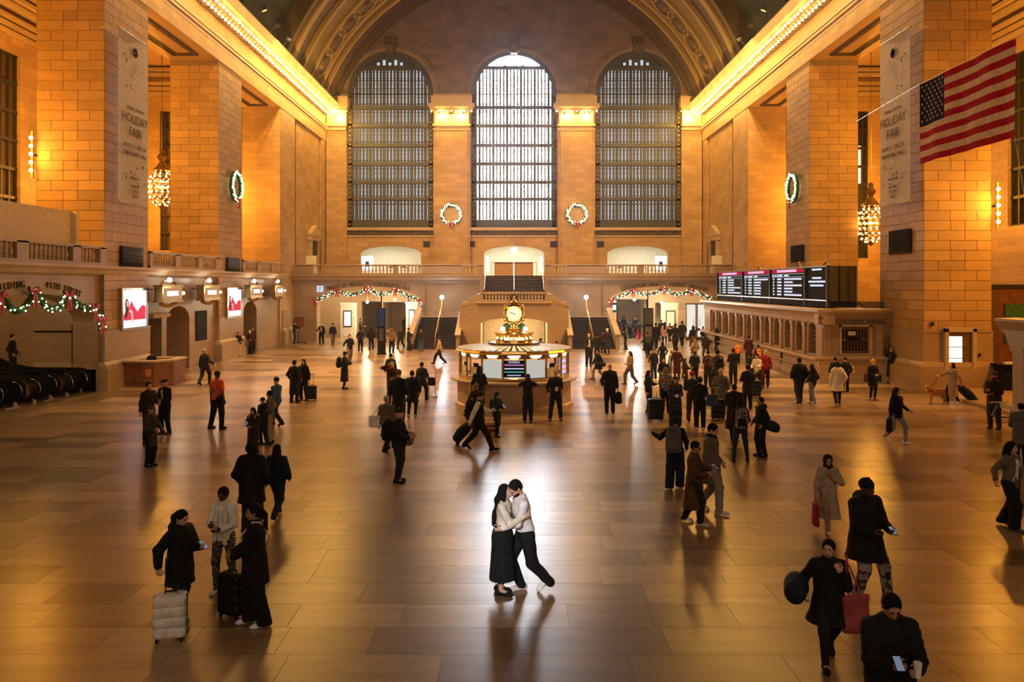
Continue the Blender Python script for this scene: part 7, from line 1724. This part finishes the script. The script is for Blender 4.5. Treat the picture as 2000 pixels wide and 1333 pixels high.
person(1577, 735, 670, yaw=120, legs='shift', L='hold', Rr='hold', top=('puffer', 'black'), bot=('pants', 'black'), hat=('hood', 'black'), label='hooded person in black leaning on the last ticket counter', girth=1.1)
# ------------------------------------------------------------------ crowd, middle and front rows
p = person(1267, 806, 723, yaw=60, legs='stand', L='phone', Rr='down', top=('jacket', 'dgreen'), bot=('pants', 'black'), hair=('long', 'hairbr'), label='person with long brown hair and dark green jacket by a big suitcase', mods=('longer',))
gx, gy = ground(1280, 822); suitcase(gx, gy, 5, .74, .50, .30, 'black', 'very large black suitcase at the left front of the crowd', .2)
person(1300, 808, 717, yaw=172, legs='stand', L='hold', Rr='hold', top=('sweater', 'char', 'stripe'), bot=('pants', 'black'), hair=('long', 'blond'), label='fair haired person in black and white striped sweater')
p = person(1319, 836, 734, yaw=-3, legs='stand', L='belly', Rr='belly', top=('coat', 'char', 'plaid'), bot=('wide', 'char'), hair=('long', 'hairbr'), look=(0, 18), label='person in dark plaid coat looking at a phone, facing forward'); phone(p, 'L', 'phone held by the person in the dark plaid coat')
person(1352, 822, 722, yaw=160, legs='walk', L='hold', Rr='hold', top=('jacket', 'char'), bot=('pants', 'dbrown'), hat=('beanie', 'red'), label='person in red patterned beanie seen from behind')
p = person(1367, 840, 735, yaw=168, legs='stand', L='hold', Rr='hold', top=('jacket', 'black'), bot=('pants', 'black'), shoe='cream', hair=('bun', 'hairb'), label='person in black with hair up carrying a blue tote')
carried(p, 'R', 'tote', 'blue_tote', 'blue', 'light blue tote bag with white straps in the crowd', 'bag', .42, rot=-70, sc_=1.1, strap='sh', off=(-.06, .10, 0))
gx, gy = ground(1402, 820); suitcase(gx, gy, -5, .72, .44, .3, 'black', 'large black suitcase right of the blue tote', .35)
person(1408, 812, 720, yaw=165, legs='stand', L='pocket', Rr='pocket', top=('coat', 'taupe'), bot=('pants', 'black'), hair=('bald', 'hairbr'), hat=('brim', 'beige'), label='person in taupe coat and beige hat from behind', girth=1.2)
person(1434, 858, 748, yaw=175, legs='step', L='hold', Rr='hold', top=('long', 'black'), bot=('pants', 'black'), hair=('short', 'hairb'), label='large person in long black coat behind the patterned backpack', girth=1.3)
person(1460, 800, 712, yaw=175, legs='stand', L='hold', Rr='hold', top=('coat', 'black'), bot=('pants', 'black'), hair=('short', 'hairb'), label='person in black coat just left of the slate blue suitcase')
p = person(1479, 764, 690, yaw=-40, legs='shift', L='phone', Rr='hold', top=('sweater', 'cream'), bot=('pants', 'char'), hair=('short', 'hairb'), look=(0, 15), label='person in cream sweater standing behind the slate blue suitcase')
gx, gy = ground(1474, 776); suitcase(gx, gy, -8, .70, .46, .3, 'navy', 'slate blue suitcase with pale frame right of the crowd', .25)
person(1495, 758, 682, yaw=-20, legs='step', L='down', Rr='hold', top=('sweater', 'red'), bot=('pants', 'maroon'), hair=('short', 'grayhair'), label='person in bright red top right of the cream sweater')
person(1468, 745, 690, yaw=165, legs='stand', L='hold', Rr='hold', top=('jacket', 'char'), bot=('pants', 'char'), hair=('short', 'hairb'), sk='tan', label='person in charcoal jacket left of the cream sweater')
p = person(1319, 955, 812, yaw=160, legs='shift', L=(.55, -.05, 1.28), Rr='pocket', top=('jacket', 'black'), bot=('wide', 'navy'), shoe='cream', hair=('short', 'hairb'), sk='mid', label='person in black with grey backpack raising a cup in one hand'); backpack(p, 'grey', 'large grey backpack on the person raising a cup', 'plain', 1.25); cup(p, 'L', 'white cup raised by the person with the grey backpack')
p = person(1356, 1024, 858, yaw=68, legs='step', L='phone', Rr='hold', top=('long', 'brown'), bot=('pants', 'char'), shoe='cream', hair=('short', 'hairb'), sk='mid', look=(0, 14), label='person in long brown coat and glasses holding a phone', mods=('glasses',), girth=1.1); phone(p, 'L', 'phone held by the person in the long brown coat')
person(1389, 1001, 820, yaw=55, legs=[(-.08, -.22, 0, .1), (.08, .24, .04, -.4)], L='pocket', Rr='down', top=('coat', 'taupe'), bot=('pants', 'lgrey'), shoe='white', hair=('short', 'hairb'), look=(10, 22), scarf=('black', 'short'), label='tall person in open taupe coat, grey jeans and white shoes', girth=1.05, H=1.86)
p = person(1446, 902, 777, yaw=172, legs='wide', L='hold', Rr='hold', top=('sweater', 'maroon'), bot=('leggings', 'jean'), shoe='dbrown', hair=('long', 'hairb'), label='person in maroon sweater and blue jeans with patterned backpack'); backpack(p, 'black', 'black and white floral backpack', 'speckle', 1.12)
p = person(1486, 892, 775, yaw=-75, legs='stand', L='pocket', Rr='pocket', top=('jacket', 'black'), bot=('pants', 'black'), hair=('short', 'hairb'), sk='mid', label='person in black hooded top facing left with a bag behind', mods=('hoodback',))
tpl_obj('duffel', 'shoulder_bag', 'char', p['W'](np.array((.1, .30, .88))), (0, R(20), R(10)), (.8, .8, 1.0), 'dark shoulder bag behind the person in the black hooded top', 'bag')
# ------------------------------------------------------------------ right side
person(1561, 788, 697, yaw=178, legs='step', L='pocket', Rr='pocket', top=('puffer', 'black'), bot=('pants', 'jean'), hair=('short', 'hairb'), label='person in black jacket and jeans walking away near the ticket windows', girth=1.1)
person(1587, 789, 709, yaw=-150, legs='step', L='pocket', Rr='pocket', top=('jacket', 'black'), bot=('pants', 'ljean'), shoe='white', hair=('long', 'hairbr'), look=(-60, 0), label='person with long brown hair in black jacket and pale jeans')
person(1636, 795, 705, yaw=170, legs='step', L='down', Rr='pocket', top=('parka', 'cream'), bot=('leggings', 'navy'), shoe='beige', hair=('bun', 'hairb'), label='person in cream parka with fur hood from behind', mods=('furhood',))
person(1631, 766, 697, yaw=175, legs='stand', L='pocket', Rr='pocket', top=('jacket', 'navy'), bot=('pants', 'black'), hair=('short', 'hairb'), label='person in navy behind the cream parka')
p = person(1651, 766, 698, yaw=175, legs='stand', L='pocket', Rr='pocket', top=('jacket', 'black'), bot=('pants', 'black'), hat=('beanie', 'black'), label='person in black with yellow shoulder bag at customer service')
carried(p, 'R', 'tote', 'yellow_bag', 'yellow', 'yellow shoulder bag at the customer service window', 'bag', .28, sc_=.95, strap='sh', off=(-.04, .05, 0))
p = person(1705, 782, 702, yaw=8, legs='stand', L='belly', Rr='belly', top=('coat', 'black'), bot=('leggings', 'black'), shoe='tan', hat=('beanie', 'yellow'), hair=('short', 'hairb'), label='person in bright yellow beanie and black coat facing forward')
carried(p, 'L', 'tote', 'green_bag', 'green', 'green shoulder bag on the person in the yellow beanie', 'bag', .46, sc_=.85, strap='sh'); carried(p, 'R', 'tote', 'brown_bag', 'maroon', 'dark brown bag on the person in the yellow beanie', 'bag', .46, sc_=.85, strap='sh')
p = person(1741, 749, 678, yaw=165, legs='wide', L='hold', Rr='hold', top=('jacket', 'black'), bot=('pants', 'char'), hair=('short', 'grayhair'), label='person in black with backpack, legs apart, by the bronze plaque'); backpack(p, 'black', 'black backpack by the bronze plaque')
p = person(1860, 790, 706, yaw=-75, legs='step', L='pull', Rr='fwd', top=('long', 'beige'), bot=('leggings', 'black'), shoe='white', hair=('long', 'hairbr'), look=(-10, -22), label='person in long cream coat looking up while walking a dog')
gx, gy = ground(1889, 788); o = tpl_obj('duffel', 'rolling_duffel', 'navy', (gx, gy, .36), (0, R(42), R(0)), (1.7, 1.2, 1.15), 'navy rolling duffel behind the dog walker', 'suitcase'); MB().tube([(-.16, -.1, .0), (-.42, -.05, .04)], .014).build('pull_handle', 'steel', o); MB().tube([(.24, -.12, -.06), (.24, .12, -.06)], .05, 8).build('wheel', 'black', o)
# dog
dx, dy = ground(1832, 789)
DG = [cone((.30, 0, .44), (-.22, 0, .46), .125, .14, .06, .8), cone((-.24, 0, .47), (-.40, -.01, .60), .10, .075, .04), ell((-.46, -.02, .66), (.085, .075, .075), None, .03), cone((-.50, -.03, .64), (-.60, -.06, .61), .045, .032, .02), ell((-.44, .05, .65), (.035, .02, .06), None, .01), ell((-.44, -.09, .65), (.035, .02, .06), None, .01),
      cone((-.24, .06, .42), (-.25, .07, .22), .055, .035, .03), cone((-.25, .07, .22), (-.25, .07, .05), .034, .026, .02), cone((-.22, -.07, .42), (-.34, -.08, .24), .055, .036, .03), cone((-.34, -.08, .24), (-.36, -.08, .05), .034, .026, .02),
      cone((.28, .07, .42), (.24, .08, .26), .085, .045, .04), cone((.24, .08, .26), (.33, .08, .18), .042, .03, .02), cone((.33, .08, .18), (.31, .08, .04), .03, .026, .02), cone((.28, -.07, .42), (.20, -.08, .25), .085, .045, .04), cone((.20, -.08, .25), (.27, -.08, .16), .042, .03, .02), cone((.27, -.08, .16), (.24, -.08, .04), .03, .026, .02),
      cone((.36, 0, .50), (.50, .0, .66), .04, .06, .03), cone((.50, 0, .66), (.44, .0, .78), .06, .035, .03), cone((-.25, .07, .04), (-.29, .07, .03), .028, .025, .02), cone((-.36, -.08, .04), (-.40, -.08, .03), .028, .025, .02), cone((.31, .08, .04), (.27, .08, .03), .028, .025, .02), cone((.24, -.08, .04), (.20, -.08, .03), .028, .025, .02), ('fold', .008, 48, 1)]
dg = link('dog', grow('dog', DG, .015, plain('golden fur', (.42, .19, .05), .8, var=.35, vs=30, bmp=.6)), None, (dx, dy, 0), (0, 0, R(8))); tag(dg, 'fluffy golden dog walking on a leash', 'dog')
link('nose', grow('nose', [ell((-.635, -.065, .62), (.018, .02, .016))], .006, cloth(C['black'])), dg); link('collar', grow('collar', [cone((-.31, 0, .53), (-.33, 0, .55), .098, .096, .01)], .012, cloth(C['red'])), dg)
a = Vector((dx - .33, dy, .60)); b = p['W'](p['handR']); o = MB().tube([a, a.lerp(b, .5) - Vector((0, 0, .06)), b], .010, 5).build('leash', 'black'); tag(o, 'thin dark leash between the golden dog and its walker', 'leash')
person(1942, 838, 726, yaw=-50, legs='stand', L='belly', Rr='phone', top=('jacket', 'dbrown'), bot=('pants', 'olive'), shoe='dbrown', hat=('beanie', 'brown'), sk='mid', mods=('beard',), label='person in brown beanie, dark jacket and green trousers by the right edge', girth=1.12)
person(1994, 912, 764, yaw=150, legs='stand', L='hold', Rr='hold', top=('parka', 'grey'), bot=('pants', 'black'), hair=('short', 'hairb'), H=1.62, label='person in grey parka cut off by the right edge, from behind')
p = person(1751, 866, 752, yaw=25, legs='walk2', L='side', Rr='down', top=('jacket', 'black'), bot=('leggings', 'lgrey'), shoe='white', hair=('long', 'hairbr'), look=(35, 0), label='person in black jacket and pale grey leggings swinging one arm', girth=1.08)
o = tpl_obj('backpack', 'backpack', 'black', p['W'](np.array((-.33, -.02, .58))), (0, 0, R(60)), .85, 'black backpack hanging from the hand of the person in grey leggings', 'backpack'); MB().tube([(-.03, 0, .2), (0, 0, .32), (.03, 0, .2)], .012).build('strap', cloth(C['black']), o)
p = person(1974, 1033, 858, yaw=25, legs='step', L='belly', Rr=(.42, .02, 1.0), top=('jacket', 'taupe'), bot=('wide', 'black'), shoe='taupe', hair=('long', 'hairb'), look=(15, 5), label='person in grey quilted jacket, white top and wide black trousers', mods=('zip', 'strapx'))
p = person(1617, 1038, 882, yaw=-5, legs='walk', L='chest', Rr='down', top=('long', 'beige'), bot=('leggings', 'tan'), shoe='white', hat=('hijab', 'black'), hair=('bald', 'hairb'), sk='mid', scarf=('black', 'short'), label='person in beige trench coat and black headscarf with a red bag', mods=('belt',))
carried(p, 'R', 'tote', 'red_bag', 'red', 'red cloth bag carried by the person in the beige trench coat', 'bag', .30, sc_=(.9, .9, 1.25))
p = person(1690, 1172, 928, yaw=20, legs=[(-.12, .0, 0, 0), (.26, -.18, 0, 0)], L='hold', Rr='hold', top=('parka', 'black'), bot=('pants', 'lgrey', 'patch'), hat=('beanie', 'black'), sk='dark', look=(25, 14), label='large person in black parka and beanie with patched jeans', girth=1.25, mods=('hoodback',)); phone(p, 'L', 'phone held by the large person in the black parka')
p = person(1618, 1296, 1045, yaw=-12, legs='walk', L='strap', Rr=(.32, -.10, 1.02), top=('coat', 'black'), bot=('leggings', 'char'), shoe='black', hair=('bun', 'hairb'), sk='light', look=(-18, 2), label='person in black coat with a navy duffel and a pink red bag', girth=1.15, H=1.58)
carried(p, 'L', 'tote', 'pink_bag', 'pinkred' if 'pinkred' in C else 'red', 'dusty red cloth bag on the shoulder of the person in the black coat', 'bag', .58, rot=-60, sc_=(1.15, 1.1, 1.35), strap='sh', off=(.02, -.06, 0))
tpl_obj('duffel', 'navy_duffel', 'navy', p['W'](np.array((-.42, .02, .98))), (0, 0, R(70)), (.95, 1.0, 1.1), 'round navy duffel under the arm of the person in the black coat', 'bag')
p = person(1738, 1509, 1147, yaw=-4, legs='step', L=(.10, -.36, 1.16), Rr=(.12, -.36, 1.20), top=('puffer', 'black'), bot=('pants', 'black'), hair=('short', 'hairb'), sk='mid', look=(0, 28), label='person in black jacket looking down at a phone in the right foreground', girth=1.18); phone(p, 'R', 'dark phone held by the person in the right foreground'); cup(p, 'L', 'clear cup held by the person in the right foreground')
person(pos=(-19.9, 31.6), H=1.75, z0=.9, yaw=100, legs='stand', L='pocket', Rr='pocket', top=('jacket', 'black'), bot=('pants', 'black'), hair=('short', 'hairb'), label='person in black riding the middle escalator at the left edge')
# ------------------------------------------------------------------ thin haze in the hall
hm, ht, hb = nt('hall haze')
ht.nodes.remove(hb)
vs_ = ht.nodes.new('ShaderNodeVolumeScatter'); vs_.inputs['Color'].default_value = (.9, .92, 1, 1); vs_.inputs['Density'].default_value = HAZE; vs_.inputs['Anisotropy'].default_value = .82
ht.links.new(vs_.outputs[0], ht.nodes['Material Output'].inputs['Volume'])
hz = MB().box(-17.3, 17.3, 14, 75.3, .06, 30).build('haze', hm); tag(hz, kind='stuff')
